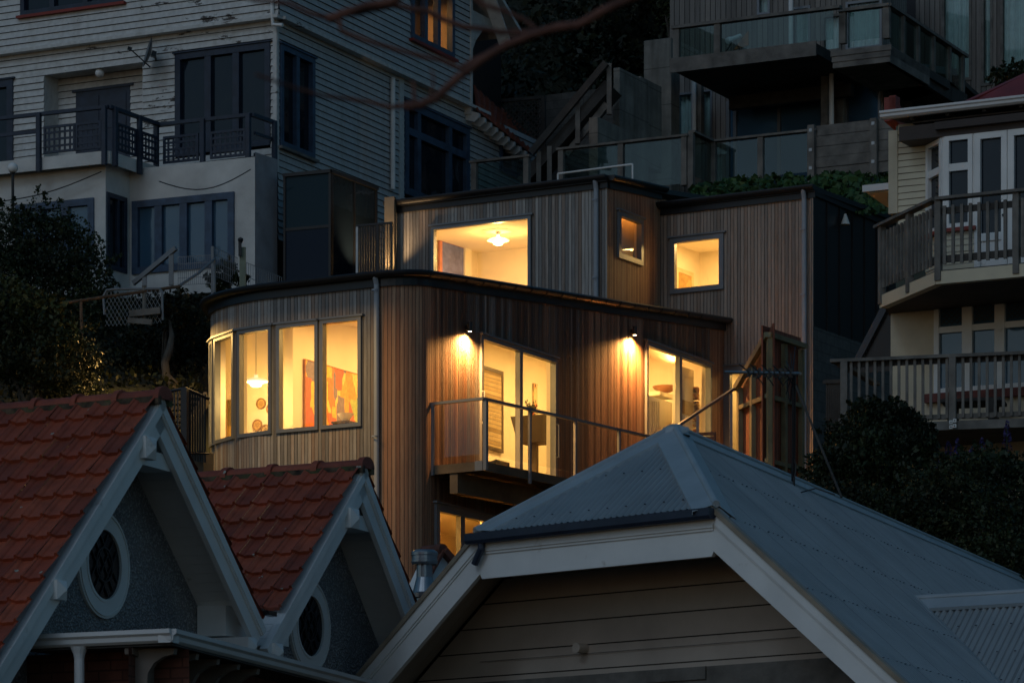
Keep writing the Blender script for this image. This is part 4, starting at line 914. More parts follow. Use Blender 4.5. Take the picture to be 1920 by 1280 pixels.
# satellite dish
c = FLA.at(282, 100, .42)
t = thing('satellite_dish', 'dark satellite dish on an arm fixed to the peeling white boards', 'satellite dish', FLA.at(290, 112, .02))
m = MB(); ax = Vector((-.93,-.22,.26)).normalized(); e1 = ax.orthogonal().normalized(); e2 = ax.cross(e1); n = 24
for k in range(4):
    for i in range(n):
        r0, r1 = .33*k/4, .33*(k+1)/4; g = lambda r, t: c+e1*(r*math.cos(t)*.92)+e2*(r*math.sin(t))+ax*(r*r*.7); a, b = 2*math.pi*i/n, 2*math.pi*(i+1)/n
        m.face([g(r0,a),g(r1,a),g(r1,b),g(r0,b)]); m.face([g(r0,a)-ax*.012,g(r0,b)-ax*.012,g(r1,b)-ax*.012,g(r1,a)-ax*.012])
obj('dish', m, plain('dish_grey', (.16,.17,.18), .5), t)
m = MB(); m.beam(c-ax*.02-e2*.0, c-ax*.12, .12, .12); m.tube([c-ax*.1, FLA.at(292, 112, .02)], .025, 8); obj('mount', m, M['black'], t)
m = MB(); f = c+ax*.45+Vector((0,0,-.05)); m.tube([c-Vector((0,0,.30)), f], .014, 6); m.beam(f-ax*.04, f+ax*.05, .07, .06); obj('feed_arm', m, M['black'], t)
# glazed porch beside the house
FPo = Frame(-24, o=tuple(P(531, 400, 76.5).xy)); w1 = FPo.u(620); FPs = Frame(63, o=tuple(FPo.p(w1,0).xy)); s1 = FPs.u(708)
zt, zm, zb3 = FPo.z(575, 328), FPo.z(575, 427), FPo.z(575, 560)
t = thing('glass_porch', 'dark glazed porch box with tinted panels beside the old weatherboard house', 'porch', FPo.p(w1/2, zb3, -.5))
m = MB(); s = .05
for u in (0, w1-s): m.fbox(FPo, u, u+s, zb3, zt, -.05, 0)
m.fbox(FPo, 0, w1, zt, zt+.07, -.06, .03); m.fbox(FPo, s, w1-s, zm-.03, zm+.03, -.05, -.005)
for u in (.06, s1*.5, s1-s): m.fbox(FPs, u, u+s, zb3, zt, -.05, 0)
m.fbox(FPs, .03, s1, zt, zt+.07, -.06, .03); m.slab([FPo.p(0,zt+.05,-.02), FPo.p(w1,zt+.05,-.02), FPs.p(s1,zt+.05,-.02), FPo.p(0,zt+.05,-3)], (0,0,.03)); obj('frame', m, M['black'], t)
m = MB(); m.fbox(FPo, s, w1-s, zm+.03, zt, -.035, -.025); obj('glass_panel', m, glass_dark('porch_glass_teal', (.010,.028,.040), .05, .15), t)
m = MB(); m.fbox(FPo, s, w1-s, zb3, zm-.03, -.035, -.025); obj('glass_panel', m, glass_dark('porch_glass_blue', (.008,.015,.032), .05, .15), t)
m = MB(); m.fbox(FPs, .1, s1*.5, zb3, zt, -.035, -.025); m2 = MB(); m2.fbox(FPs, s1*.5+s, s1-s, zb3, zt, -.035, -.025); obj('glass_panel', m, M['dark_glass'], t); obj('glass_panel', m2, M['dark_glass'], t)
# landing with mesh balustrade above the curved roof
FM = Frame(-24, o=tuple(P(668, 470, 75.2).xy)); uM = FM.u(736)
zt, zb4 = FM.z(700, 419), FM.z(700, 520)
t = thing('mesh_balustrade', 'black balustrade with mesh panels in front of the glazed porch', 'balustrade', FM.p(uM/2, zb4, 0))
m = MB(); m.fbox(FM, 0, uM, zt-.04, zt, -.025, .025); obj('handrail', m, M['black'], t)
for px in (670, 709, 735): m = MB(); u = FM.u(px); m.fbox(FM, u-.025, u+.025, zb4, zt-.04, -.02, .02); obj('post', m, M['galv'] if px == 670 else M['black'], t)
m = MB()
for k in range(70):
    z = zb4+(zt-zb4)*k/70; m.tube([FM.p(.03,z,.0), FM.p(uM-.03,z,.0)], .0055, 4, False)
for k in range(1, 14): u = uM*k/14; m.fbox(FM, u-.008, u+.008, zb4, zt-.04, -.012, .004)
obj('mesh_panel', m, M['black'], t)
FMc = Frame(-24, o=tuple(FM.p(0,0,-1.5).xy)); m = MB(); m.fbox(FMc, -.1, FMc.u(739), zb4-1, FMc.z(700, 372), -.1, 0)
solo('ply_screen', m, plain('screen_board', (.20,.17,.12), .55), 'pale corrugated screen lit from below behind the mesh balustrade', 'screen', FMc.p(.4, zb4-1, 0))
for px in (686, 722): lamp_spot('landing_lamp', FMc.at(px, 508, .22), 45.0, 120, .9, (1,.62,.3), .03, (math.pi*.92, 0, 0))
# ------------------------------------------------------------------ terrace with glass balustrades, stairs, timber house above
def glass_rail(name, label, F, px_posts, y_rail, y_foot, thick=.05, psz=.13, loc=None, mat='old_timber', extra=None, group=None, bolts=()):
    us = [F.u(p) for p in px_posts]; zt = F.z(px_posts[0], y_rail); zb = F.z(px_posts[0], y_foot)
    t = thing(name, label, 'balustrade', F.p((us[0]+us[-1])/2, zb, 0), group)
    m = MB(); m.fbox(F, us[0]-.1, us[-1]+.1, zt-thick, zt, -.07, .09); obj('handrail', m, M[mat], t)
    for u in us: m = MB(); m.fbox(F, u-psz/2, u+psz/2, zb, zt-thick, -psz/2, psz/2); obj('post', m, M[mat], t, bevel=.006)
    for a, b in zip(us[:-1], us[1:]): m = MB(); m.fbox(F, a+psz/2+.02, b-psz/2-.02, zb+.05, zt-thick-.03, -.006, .006); obj('glass_panel', m, M['glass_teal'], t)
    return t, zt, zb
FT1 = Frame(-27, 940, 84.0)
glass_rail('terrace_balustrade', 'short glass balustrade with timber posts at the foot of the grey stairs', FT1, (890, 988), 302, 372, group='glass balustrades of the terraces')
FT2 = Frame(-27, 1160, 83.0)
glass_rail('terrace_balustrade', 'long glass balustrade with timber posts above the black roof corner', FT2, (1053, 1165, 1284), 278, 372, group='glass balustrades of the terraces')
cT = FT2.at(1296, 300); FT3 = Frame(63, o=(cT.x, cT.y)); cT2 = FT3.at(1335, 300); FT4 = Frame(-27, o=(cT2.x, cT2.y))
t, zt, zb = glass_rail('terrace_balustrade', 'glass balustrade with timber posts above the leafy creeper', FT4, (1338, 1427, 1524), 263, 345, group='glass balustrades of the terraces')
u = FT3.u(1335); m = MB(); m.fbox(FT3, 0, u, zt-.05, zt, -.07, .09); obj('handrail', m, M['old_timber'], t); m = MB(); m.fbox(FT3, .05, u-.06, zb, zt-.08, -.006, .006); obj('glass_panel', m, M['glass_teal'], t)
m = MB(); m.fbox(FT3, -.02, .10, zb-.3, zt-.05, -.08, .05); obj('post', m, M['old_timber'], t)
# timber retaining fence with bolted posts
uA, uB = FT4.u(1526), FT4.u(1690); zt5, zb5 = FT4.z(1526, 236), FT4.z(1526, 336)
t = thing('timber_retaining_fence', 'grey plank retaining fence with bolted posts beside the cream house', 'fence', FT4.p((uA+uB)/2, zb5, 0))
m = MB(); n = 5
for k in range(n): m.fbox(FT4, uA, uB, zb5+(zt5-zb5)*k/n+.006, zb5+(zt5-zb5)*(k+1)/n-.006, -.06+random.uniform(-.01,.01), .0+random.uniform(-.015,.01))
obj('planks', m, M['old_timber'], t)
for px in (1524, 1641): u = FT4.u(px); m = MB(); m.fbox(FT4, u-.08, u+.08, zb5-.1, zt5, .012, .13); po = obj('post', m, M['old_timber'], t, bevel=.006); \
  [obj('bolt_plate', (lambda q: (q.fbox(FT4, u-.035, u+.035, z-.035, z+.035, .131, .14), q)[1])(MB()), M['galv'], po) for z in (zt5-.12, zt5-.55, zt5-.95)]
# the leafy bank under it and retaining structures behind
m = MB(); a, b = P(1046, 326, 81.6), P(1186, 308, 80.8); m.tube([a, b], .022, 8); m.tube([b, b-Vector((0,0,.7))], .02, 8); m.tube([a, a-Vector((0,0,.7))], .02, 8)
solo('hand_rail', m, M['white_paint'], 'thin white steel handrail above the black roof corner', 'handrail', (a.x, a.y, a.z-.7))
# timber stairs
t = thing('timber_stairs', 'steep grey timber stairs climbing to the right with a heavy handrail', 'stairs', P(1000, 330, 85.5))
FSt = Frame(-16, 1060, 86.0)
def sp(px, py, w=0): return FSt.at(px, py, w)
m = MB(); m.beam(sp(996, 287), sp(1137, 118), .13, .15); obj('handrail', m, M['timber_dark'], t)
for q in (((1036,285),(1140,163)),((1062,290),(1138,195)),((1008,310),(1080,225))): m = MB(); m.beam(sp(*q[0],-.3), sp(*q[1],-.3), .06, .15); obj('mid_rail', m, M['old_timber'], t)
for px, a, b in ((1083,190,270),(1142,120,215),(1010,285,350),(1030,275,350)): m = MB(); m.beam(sp(px,b,-.15), sp(px,a,-.15), .11, .13, (0,1,0)); obj('post', m, M['old_timber'], t)
m = MB(); m.beam(sp(985,350,-.6), sp(1150,165,-.6), .9, .25); obj('stair_flight', m, M['timber_dark'], t)
for q in (((985,330),(1000,285)),((1040,300),(1052,285))): pass
# concrete pillars and wall beside the stairs
for (x0,x1,y0,y1,Y,d,lab) in ((1150,1162,128,245,87.0,1.6,'narrow pale concrete pillar at the top of the grey stairs'),(1183,1201,145,195,88.2,1.2,'stepped concrete pillar between the stairs and the tall concrete wall'),(1104,1121,221,270,85.4,1.8,'low concrete pillar half way up the grey stairs')):
    F = Frame(-27, (x0+x1)/2, Y); r = F.rect(x0, y0, x1, y1); m = MB(); m.fbox(F, r[0], r[1], r[2]-1.4, r[3], -d, 0); solo('concrete_pillar', m, M['concrete'], lab, 'pillar', F.p((r[0]+r[1])/2, r[2]-1.4, 0), 'concrete pillars by the stairs', bevel=.01)
F = Frame(-27, 1232, 90.5); r = F.rect(1207, 77, 1262, 260); m = MB(); m.fbox(F, r[0], r[1]-.05, r[2]-2, r[3], -.5, 0); solo('concrete_wall', m, M['concrete'], 'tall stained concrete wall left of the timber decks', 'wall', F.p(0, r[2]-2, 0), bevel=.01)
F = Frame(-27, 1080, 91.0); r = F.rect(1010, 180, 1215, 300); m = MB(); cells(F, m, r[0], r[1], r[2]-1, r[3], []); m.fbox(F, r[0], r[1], r[2]-1, r[3], -.2, -.002); solo('block_wall', m, M['blocks'], 'dim concrete block wall behind the grey stairs', 'wall', F.p(0, r[2]-1, 0))
F = Frame(-20, 975, 90.0); r = F.rect(944, 192, 1016, 262); t = thing('lattice_fence', 'dim diagonal lattice fence behind the tiled lean-to roof', 'fence', F.p(0, r[2], 0))
m = MB(); a, b, z0, z1 = r
for k in range(-8, 14):
    x = a+(b-a)*k/7
    for sg in (1, -1):
        p0, p1 = (x, z0), (x+sg*(z1-z0), z1); 
        lo, hi = max(a, min(p0[0], p1[0])), min(b, max(p0[0], p1[0]))
        if hi-lo > .03: f = lambda u: z0+(u-x)*sg; m.beam(F.p(lo,f(lo),.0), F.p(hi,f(hi),.0), .02, .035)
obj('lattice', m, M['timber_dark'], t)
m = MB(); m.fbox(F, a-.08, b+.08, z1, z1+.08, -.04, .04); obj('frame', m, M['timber_dark'], t); m = MB(); m.fbox(F, b, b+.09, z0-1, z1, -.04, .04); obj('post', m, M['timber_dark'], t)

# the timber house at the upper right
FU = Frame(-27.2, 1400, 92.0)                      # its main front
hb = thing('timber_house', 'grey timber house with stacked decks, glass rails and curtained windows', 'house', FU.p(0, 17.0, -3)); R2 = hb
zU0 = FU.z(1400, 355); zU1 = FU.z(1400, -80)
def fr(F, x0, y0, x1, y1, w=0): return F.rect(x0, y0, x1, y1, w)
slide = fr(FU, 1362, 184, 1546, 345); slide = (slide[0], slide[1], zU0-.2, FU.z(1455, 180))
cw1 = fr(FU, 1268, 176, 1300, 260); cw2 = fr(FU, 1315, 170, 1336, 260); lw = fr(FU, 1585, 134, 1652, 235); lw = (lw[0], lw[1], FU.z(1618,232), FU.z(1618,136))
up = [fr(FU, 1420, -10, 1444, 27), fr(FU, 1484, 15, 1520, 85), fr(FU, 1541, 30, 1578, 95), fr(FU, 1586, 5, 1654, 88)]
hs = [slide, cw1, cw2, lw]+up
ue = FU.u(1655)
cedar_old = cedar('grey_boards', .14, [(0, (.15,.135,.12)), (.5, (.22,.20,.18)), (1, (.27,.24,.21))])
m = MB(); cells(FU, m, FU.u(1256), ue, zU0-2, zU1, hs); obj('front_wall', m, cedar_old, R2)
def curtain(root, F, r, d=.16, mat='curtain'):
    m = MB(); n = max(6, int((r[1]-r[0])/.035)); 
    for k in range(n):
        a, b = r[0]+(r[1]-r[0])*k/n, r[0]+(r[1]-r[0])*(k+1)/n; f = lambda u: -d-.035*math.sin(u*42)-.02*math.sin(u*17+1)
        m.face([F.p(a,r[2],f(a)), F.p(b,r[2],f(b)), F.p(b,r[3],f(b)), F.p(a,r[3],f(a))])
    obj('curtain', m, M[mat], root, weld=False)
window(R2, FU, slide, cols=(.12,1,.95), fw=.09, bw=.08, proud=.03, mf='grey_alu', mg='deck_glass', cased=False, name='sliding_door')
for r in (cw1, cw2): window(R2, FU, r, fw=.05, proud=.03, mf='grey_alu', mg='glass', cased=False); curtain(R2, FU, r)
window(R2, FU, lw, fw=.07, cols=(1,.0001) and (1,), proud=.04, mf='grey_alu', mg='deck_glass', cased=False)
for k, r in enumerate(up): window(R2, FU, r, fw=.06, proud=.03, mf='grey_alu' if k != 2 else 'old_timber', mg='glass', cased=False); curtain(R2, FU, r, mat='curtain')
FUs = Frame(63, o=tuple(FU.p(ue,0).xy)); wn = (FUs.u(1672), FUs.u(1692), FUs.z(1680, 232), FUs.z(1680, 145))
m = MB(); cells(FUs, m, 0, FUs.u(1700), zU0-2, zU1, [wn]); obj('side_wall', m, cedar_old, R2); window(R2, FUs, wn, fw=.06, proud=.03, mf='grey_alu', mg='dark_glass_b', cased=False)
# bay with a small sloped roof
FBy = Frame(27, o=tuple(FUs.p(FUs.u(1697),0).xy)); e = FBy.u(1768); bwn = (FBy.u(1705), FBy.u(1758), FBy.z(1730,214), FBy.z(1730,143))
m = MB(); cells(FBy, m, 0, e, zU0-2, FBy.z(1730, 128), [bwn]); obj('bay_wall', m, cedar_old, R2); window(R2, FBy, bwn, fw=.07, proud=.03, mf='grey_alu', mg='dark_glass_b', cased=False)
FBz = Frame(63, o=tuple(FBy.p(e,0).xy)); m = MB(); cells(FBz, m, 0, 5, zU0-2, FBy.z(1730,128)-.2, [(.2,2.2,zU0-1,FBz.z(1800,165))]); obj('bay_wall', m, M['timber_dark'], R2)
window(R2, FBz, (.2,2.2,zU0-1,FBz.z(1800,165)), cols=(1,1), fw=.08, mf='old_timber', mg='dark_glass', cased=False)
m = MB(); zq = FBy.z(1698, 125); zq2 = FBy.z(1785, 140); a = FBy.p(-.2, zq, .12); b = FBy.p(e+.25, zq2, .2); c = FBz.p(5, zq2-.5, .3); d = FBy.p(-.2, zq+.4, -3)
m.slab([a, b, c, d], (0,0,-.12)); obj('bay_roof', m, M['timber_dark'], R2); m = MB(); m.beam(a+FBy.n*.03, b+FBy.n*.03, .05, .16); obj('fascia', m, M['grey_alu'], R2)
# tall wall with full height curtains at the far right
FTw = Frame(-27.2, 1830, 95.5); r1 = fr(FTw, 1766, -40, 1822, 150); r2 = fr(FTw, 1876, -40, 1990, 125); r0 = fr(FTw, 1840, -40, 1862, 160)
m = MB(); cells(FTw, m, FTw.u(1655), FTw.u(2000), zU0-1, zU1+1, [r1, r2, r0]); obj('rear_wall', m, cedar_old, R2)
for r in (r1, r0, r2): window(R2, FTw, r, fw=.07, proud=.03, mf='old_timber', mg='glass', cased=False); curtain(R2, FTw, r)
m = MB(); m.slab([FU.p(FU.u(1256),zU0-2,-3), FU.p(ue-.3,zU0-2,-3), FTw.p(FTw.u(1655),zU0-2,-1.2), FTw.p(FTw.u(2000),zU0-2,-1.2), FTw.p(FTw.u(1256),zU0-2,-10)], (0,0,zU1-zU0+2)); obj('house_core', m, M['black'], R2)
# lower left deck (balcony over the sliding door)
FD = Frame(-27.2, 1400, 88.2); ua, ub_ = FD.u(1259), FD.u(1529); z1 = FD.z(1259, 113); z0 = FD.z(1259, 136)
m = MB(); m.fbox(FD, ua, ub_, z0+.05, z1, -3.6, 0); dk = obj('deck', m, M['timber_dark'], R2)
m = MB(); m.fbox(FD, ua-.03, ub_+.03, z0-.02, z1+.03, .001, .05); obj('fascia', m, M['old_timber'], dk)
m = MB(); m.fbox(FD, ua+.3, ub_-.2, FD.z(1300,160), FD.z(1300,136), -2.9, -2.7); obj('beam', m, M['timber_dark'], dk)
zr2 = FD.z(1259, 51)
us = [FD.u(1267), FD.u(1344), FD.u(1580), FD.u(1661)]
FD2 = Frame(-27.2, o=tuple(FD.p(0,0,-.35).xy)); u2a, u2b = FD2.u(1562), FD2.u(1668)
zq0, zq1 = FD2.z(1562, 129), FD2.z(1562, 97)
m = MB(); m.fbox(FD2, u2a, u2b, zq0, zq1, -2.6, 0); d2 = obj('deck', m, M['old_timber'], R2)
for k in range(3): m = MB(); m.fbox(FD2, u2a-.02*k, u2b+.02*k+.02, zq0+(zq1-zq0)*k/3+.004, zq0+(zq1-zq0)*(k+1)/3-.004, .001, .02+.02*k); obj('fascia_board', m, M['old_timber'], d2)
for u, F in ((us[0],FD),(us[1],FD),(FD2.u(1579),FD2),(FD2.u(1661),FD2)): m = MB(); m.fbox(F, u-.08, u+.08, z1, zr2-.05, -.13, .0); obj('post', m, M['old_timber'], dk, bevel=.006)
m = MB(); m.fbox(FD, ua, FD.u(1575), zr2-.05, zr2+.02, -.15, .04); m.fbox(FD2, FD2.u(1572), u2b, zr2-.05, zr2+.02, -.15, .04); obj('handrail', m, M['old_timber'], dk)
for a, b, F in ((us[0],us[1],FD),(us[1],FD.u(1568),FD),(FD2.u(1584),FD2.u(1655),FD2)): m = MB(); m.fbox(F, a+.1, b-.1, z1+.04, zr2-.07, -.07, -.055); obj('glass_panel', m, M['glass_teal'], dk)
FD3 = Frame(64.2, o=tuple(FD2.p(u2b,0).xy)); ud = FD3.u(1814)
m = MB(); m.fbox(FD3, 0, ud, zr2-.05, zr2+.02, -.15, .04); obj('handrail', m, M['old_timber'], d2); m = MB(); m.fbox(FD3, 0, ud, zq0, zq1, -.1, 0); obj('fascia', m, M['timber_dark'], d2)
pp = [FD3.u(x) for x in (1696, 1724, 1753, 1783, 1808)]
for u in pp: m = MB(); m.fbox(FD3, u-.06, u+.06, zq1-.3, zr2-.05, -.12, 0); obj('post', m, M['old_timber'], d2)
for a, b in zip([.1]+pp[:-1], pp): m = MB(); m.fbox(FD3, a+.09, b-.09, zq1, zr2-.08, -.07, -.055); obj('glass_panel', m, M['glass_teal'], d2)
m = MB(); m.slab([FD2.p(u2b,zq1-.01,-.05), FD3.p(ud,zq1-.01,-.05), FD3.p(ud,zq1-.01,-3), FD2.p(u2b,zq1-.01,-4)], (0,0,-.2)); obj('deck_floor', m, M['timber_dark'], d2)
# posts, pipes
for px, y0, y1, F, w in ((1311,160,250,FU,.8),(1548,125,238,FU,1.2),(1577,118,238,FU,.5)): u = F.u(px, w); m = MB(); m.fbox(F, u-.09, u+.09, zU0-1, F.z(px,y0,w), w-.09, w+.09); obj('post', m, M['old_timber'], R2, bevel=.006)
for px, y0, y1, w in ((1301,140,250,1.0),(1559,100,240,1.4),(1483,-20,85,.4)): a = FU.at(px, y0, w); pipe_part(R2, [a, Vector((a.x,a.y,FU.z(px,y1,w)))], .06, 'white_paint')
u = FU.u(1640, .3); m = MB(); m.fbox(FU, FU.u(1590,.3), FU.u(1665,.3), FU.z(1620,128,.3), FU.z(1620,116,.3), -.1, .3); obj('lintel', m, M['old_timber'], R2)
# orange board coloured to stand for a lit panel; white telescope tube on the deck
F = Frame(-27.2, 1392, 90.6); m = MB(); m.prism(F, [F.uz(1374,95), F.uz(1403,85), F.uz(1403,58)], -.04, 0); solo('orange_board', m, plain('orange_panel_paint', (.45,.16,.05), .7), 'orange slanted board on the upper timber deck', 'seat', F.at(1390, 95))
a, b = P(1364, 77, 90.2), P(1388, 68, 90.5); t = thing('telescope', 'short white telescope tube standing on the upper timber deck', 'telescope', P(1374, 98, 90.4))
m = MB(); m.tube([a, a.lerp(b,.25), a.lerp(b,.26), b], [.075,.075,.055,.055], 14); obj('tube', m, M['white_paint'], t)
for d in (-.2, 0, .2): m = MB(); m.tube([a.lerp(b,.5), Vector((a.lerp(b,.5).x+d, a.lerp(b,.5).y+abs(d), P(1374,98,90.4).z))], .012, 6); obj('leg', m, M['black'], t)
# ------------------------------------------------------------------ cream house at the right edge
FY = Frame(-27.6, 1684, 61.0); XR = 2010
cream_house = thing('cream_house', 'cream weatherboard house with white bay windows, red roof and two slatted balconies', 'house', FY.p(2, 7.6, 0)); R3 = cream_house
zE = FY.z(1650, 213, .65); zY0 = 7.4
zfl = FY.z(1700, 560)
m = MB(); m.fbox(FY, FY.u(1667), FY.u(1684), 12.2, zE-.15, -.3, .03); obj('corner_pillar', m, M['cream_plaster'], R3)
FYs = Frame(62.4, o=tuple(FY.p(FY.u(1667), 0, -.3).xy)); m = MB(); cells(FYs, m, 0, 6, zY0-1, zE, []); obj('side_wall', m, M['cream'], R3)
m = MB(); clap(FY, m, FY.u(1684), FY.u(1742), 12.0, zE-.12, [], .105, .014); obj('upper_boards', m, [M['cream'], M['grime_shade_cream']], R3)
# bay
b0 = FY.u(1736); FYc = Frame(-72.6, o=tuple(FY.p(b0,0).xy)); ec = FYc.u(1768); FYb = Frame(-27.6, o=tuple(FYc.p(ec,0).xy)); zB1 = FYb.z(1768, 254); ub2 = FYb.u(XR)
zst = FYb.z(1790, 428)                             # foot of the bay windows
w1 = FYb.rect(1772, 258, 1824, 372); w1 = (w1[0], w1[1], zst, zB1-.03); d1 = (FYb.u(1828), FYb.u(1889), zfl+.1, zB1-.03); d2 = (FYb.u(1891), FYb.u(1960), zfl+.1, zB1-.03); wc = (.05, ec-.03, zst, zB1-.03)
m = MB(); cells(FYb, m, 0, ub2, zfl, zB1+.1, [w1, d1, d2]); cells(FYc, m, 0, ec, zfl, zB1+.1, [wc]); obj('bay_wall', m, M['white_paint'], R3)
m = MB(); clap(FYb, m, .0, w1[1]+.02, zfl, zst-.08, [], .105, .014); clap(FYc, m, 0, ec, zfl, zst-.08, [], .105, .014); obj('bay_boards', m, [M['cream'], M['grime_shade_cream']], R3)
for F, r in ((FYb, w1), (FYc, wc)): window(R3, F, r, rows=(2.1,1), fw=.075, bw=.12, proud=.03, mf='white_paint', mg='dark_glass', cased=False, sill='red_roof')
for r in (d1, d2):
    o = window(R3, FYb, r, rows=(.55,1.5), fw=.10, bw=.12, proud=.03, mf='white_paint', mg='dark_glass', cased=False, name='balcony_door')
    m = MB(); m.fbox(FYb, r[0]+.1, r[1]-.1, r[2]+.12, r[2]+.75, -.05, -.01); obj('door_panel', m, M['white_paint'], o)
    m = MB(); m.lathe(FYb.p(r[1]-.05, r[2]+1.0, .05), [(0,-.03),(.03,0),(0,.03)], 10); obj('handle', m, M['black'], o)
# eave: gutter, soffit, rafter feet, stepped bracket
gz = zE; uA = FY.u(1650, .65); uZ = FY.u(XR, .65)
m = MB(); prof = [(.56,-.09),(.62,-.09),(.66,-.06),(.665,-.02),(.69,.0),(.69,.035),(.56,.035)]
A = [FY.p(uA, gz+dz, w) for w, dz in prof]; B = [FY.p(uZ, gz+dz, w) for w, dz in prof]; n = len(prof)
for i in range(n): m.face([A[i], B[i], B[(i+1)%n], A[(i+1)%n]])
m.face(A[::-1]); m.face(B); obj('gutter', m, M['gutter_white'], R3)
m = MB(); m.slab([FY.p(uA+.05,gz-.05,.56), FY.p(uZ,gz-.05,.56), FY.p(uZ,gz+.05,-.6), FY.p(uA+.05,gz+.05,-.6)], (0,0,.05)); obj('soffit', m, M['timber_dark'], R3)
for k in range(8): u = uA+.5+k*.62; m = MB(); m.fbox(FY, u-.03, u+.03, gz-.13, gz-.055, -.2, .54); obj('rafter_end', m, M['timber_dark'], R3)
ubk = FY.u(1707); uu = FY.u(1735)
m = MB(); m.fbox(FY, FY.u(1728), uZ, FY.z(1740,240), gz-.14, .02, .42); m.fbox(FY, ubk, uZ, zB1-.02, FY.z(1720,254)+.05, .021, .50); m.fbox(FYb, -.1, ub2, zB1+.08, zB1+.2, -.3, .12); obj('bay_soffit', m, plain('brown_eave', (.055,.04,.035), .7), R3)
m = MB(); m.fbox(FY, FY.u(1686), FY.u(1772), FY.z(1700, 243), FY.z(1700,234), .025, .06); obj('frieze_board', m, M['cream'], R3)
# roof
m = MB(); q0, q1, q2, q3 = FY.at(1806, 199, .3), FY.at(2000, 176, .3), FY.at(2000, 100, -2.5), FY.at(1960, 127, -2.5)
m.slab([q0, q1, q2, q3], (0,0,-.06))
for k in range(1, 26): a = q0.lerp(q1, k/26); b = q3.lerp(q2, k/26) if k > 40 else q0.lerp(q3, min(1, k/14)) if k < 14 else q3.lerp(q2, (k-14)/12); m.beam(a+Vector((0,0,.01)), b+Vector((0,0,.01)), .025, .025)
m.beam(q0+Vector((0,0,.03)), q3+Vector((0,0,.03)), .12, .05); obj('roof', m, M['red_roof'], R3)
m = MB(); F = Frame(-27.6, o=tuple(FY.p(0,0,-.5).xy)); r = F.rect(1667, 180, 1679, 214); m.fbox(F, r[0], r[1], r[2]-.1, r[3], -.2, 0); F2 = Frame(62.4, o=tuple(F.p(r[1],0).xy)); e = F2.u(1712); m.prism(F2, [(0,r[2]-.1),(e,r[2]-.2),(e,r[2]-.1),(0,r[3]-.02)], -.2, -.002); obj('roof_flashing', m, M['red_roof'], R3)
# small eave at the left of the house
m = MB(); F = Frame(-27.6, 1640, 62.6); a = F.u(1621); b = F.u(1690); z = F.z(1640, 350); m.fbox(F, a, b, z-.09, z+.02, 0, .1); obj('gutter', m, M['gutter_white'], R3)
m = MB(); m.slab([F.p(a,z+.03,.02),F.p(b,z+.03,.02),F.p(b,z+.25,-1.2),F.p(a+.5,z+.25,-1.2)], (0,0,-.04)); obj('low_roof', m, M['red_roof'], R3)
m = MB(); m.slab([F.p(a+.05,z-.08,.0),F.p(b,z-.08,.0),F.p(b,z-.45,-1.2),F.p(a+.3,z-.35,-1.2)], (0,0,-.03)); obj('low_soffit', m, M['cream'], R3)
# upper balcony with slats
PB = P(1756, 420, 58.0); FV = Frame(-27.6, o=(PB.x, PB.y)); FVc = Frame(-72.6, o=(PB.x, PB.y)); uC = FVc.u(1651); uV = FV.u(XR)
zr, zlo, zf1, zf0 = FV.z(1756, 371), FV.z(1757, 491), FV.z(1757, 507), FV.z(1757, 533)
body = MB(); pc = FVc.p(uC, 0); body.slab([Vector((pc.x,pc.y,zf1)), FV.p(0,zf1,-.0), FV.p(uV,zf1,0), FY.p(FY.u(XR),zf1,-.1), FY.p(FY.u(1660),zf1,-.1)], (0,0,-.1)); bal = obj('upper_balcony', body, M['timber_dark'], R3)
m = MB(); m.fbox(FV, .0, uV, zf0, zf1-.02, -.12, .02); m.fbox(FVc, uC, .0, zf0, zf1-.02, -.12, .02); obj('edge_beam', m, M['cream'], bal)
for F, a, b in ((FV, 0, uV), (FVc, uC-.1, 0)):
    m = MB(); m.fbox(F, a, b, zr-.045, zr, -.07, .09); obj('handrail', m, M['old_timber'], bal)
    m = MB(); m.fbox(F, a, b, zr-.26, zr-.16, -.045, -.005); obj('upper_rail', m, M['timber_dark'], bal); m = MB(); m.fbox(F, a, b, zlo-.02, zlo+.09, -.045, -.005); obj('lower_rail', m, M['timber_dark'], bal)
    first = None; n = int((b-a-.1)/.142)
    for k in range(n):
        u = a+.14+k*.142
        if first is None: m = MB(); m.fbox(F, u-.025, u+.025, zlo-.05, zr-.14, 0, .035); first = obj('baluster', m, M['old_timber'], bal); u00 = u
        else: shift_copy(first, F.ux*(u-u00))
for F, u in ((FV, .03), (FV, FV.u(1906)), (FVc, uC+.05), (FVc, FVc.u(1705))): m = MB(); m.fbox(F, u-.05, u+.05, zf0+.05, zr-.045, -.06, .05); obj('post', m, M['old_timber'], bal, bevel=.005)
m = MB(); m.slab([FV.p(.1,zf0+.05,-.15), FV.p(uV,zf0+.05,-.15), FY.p(FY.u(XR),zf0+.05,-.05), FY.p(FY.u(1665),zf0+.05,-.05), Vector((pc.x+.1,pc.y+.1,zf0+.05))], (0,0,.03)); obj('soffit', m, M['timber_dark'], bal)
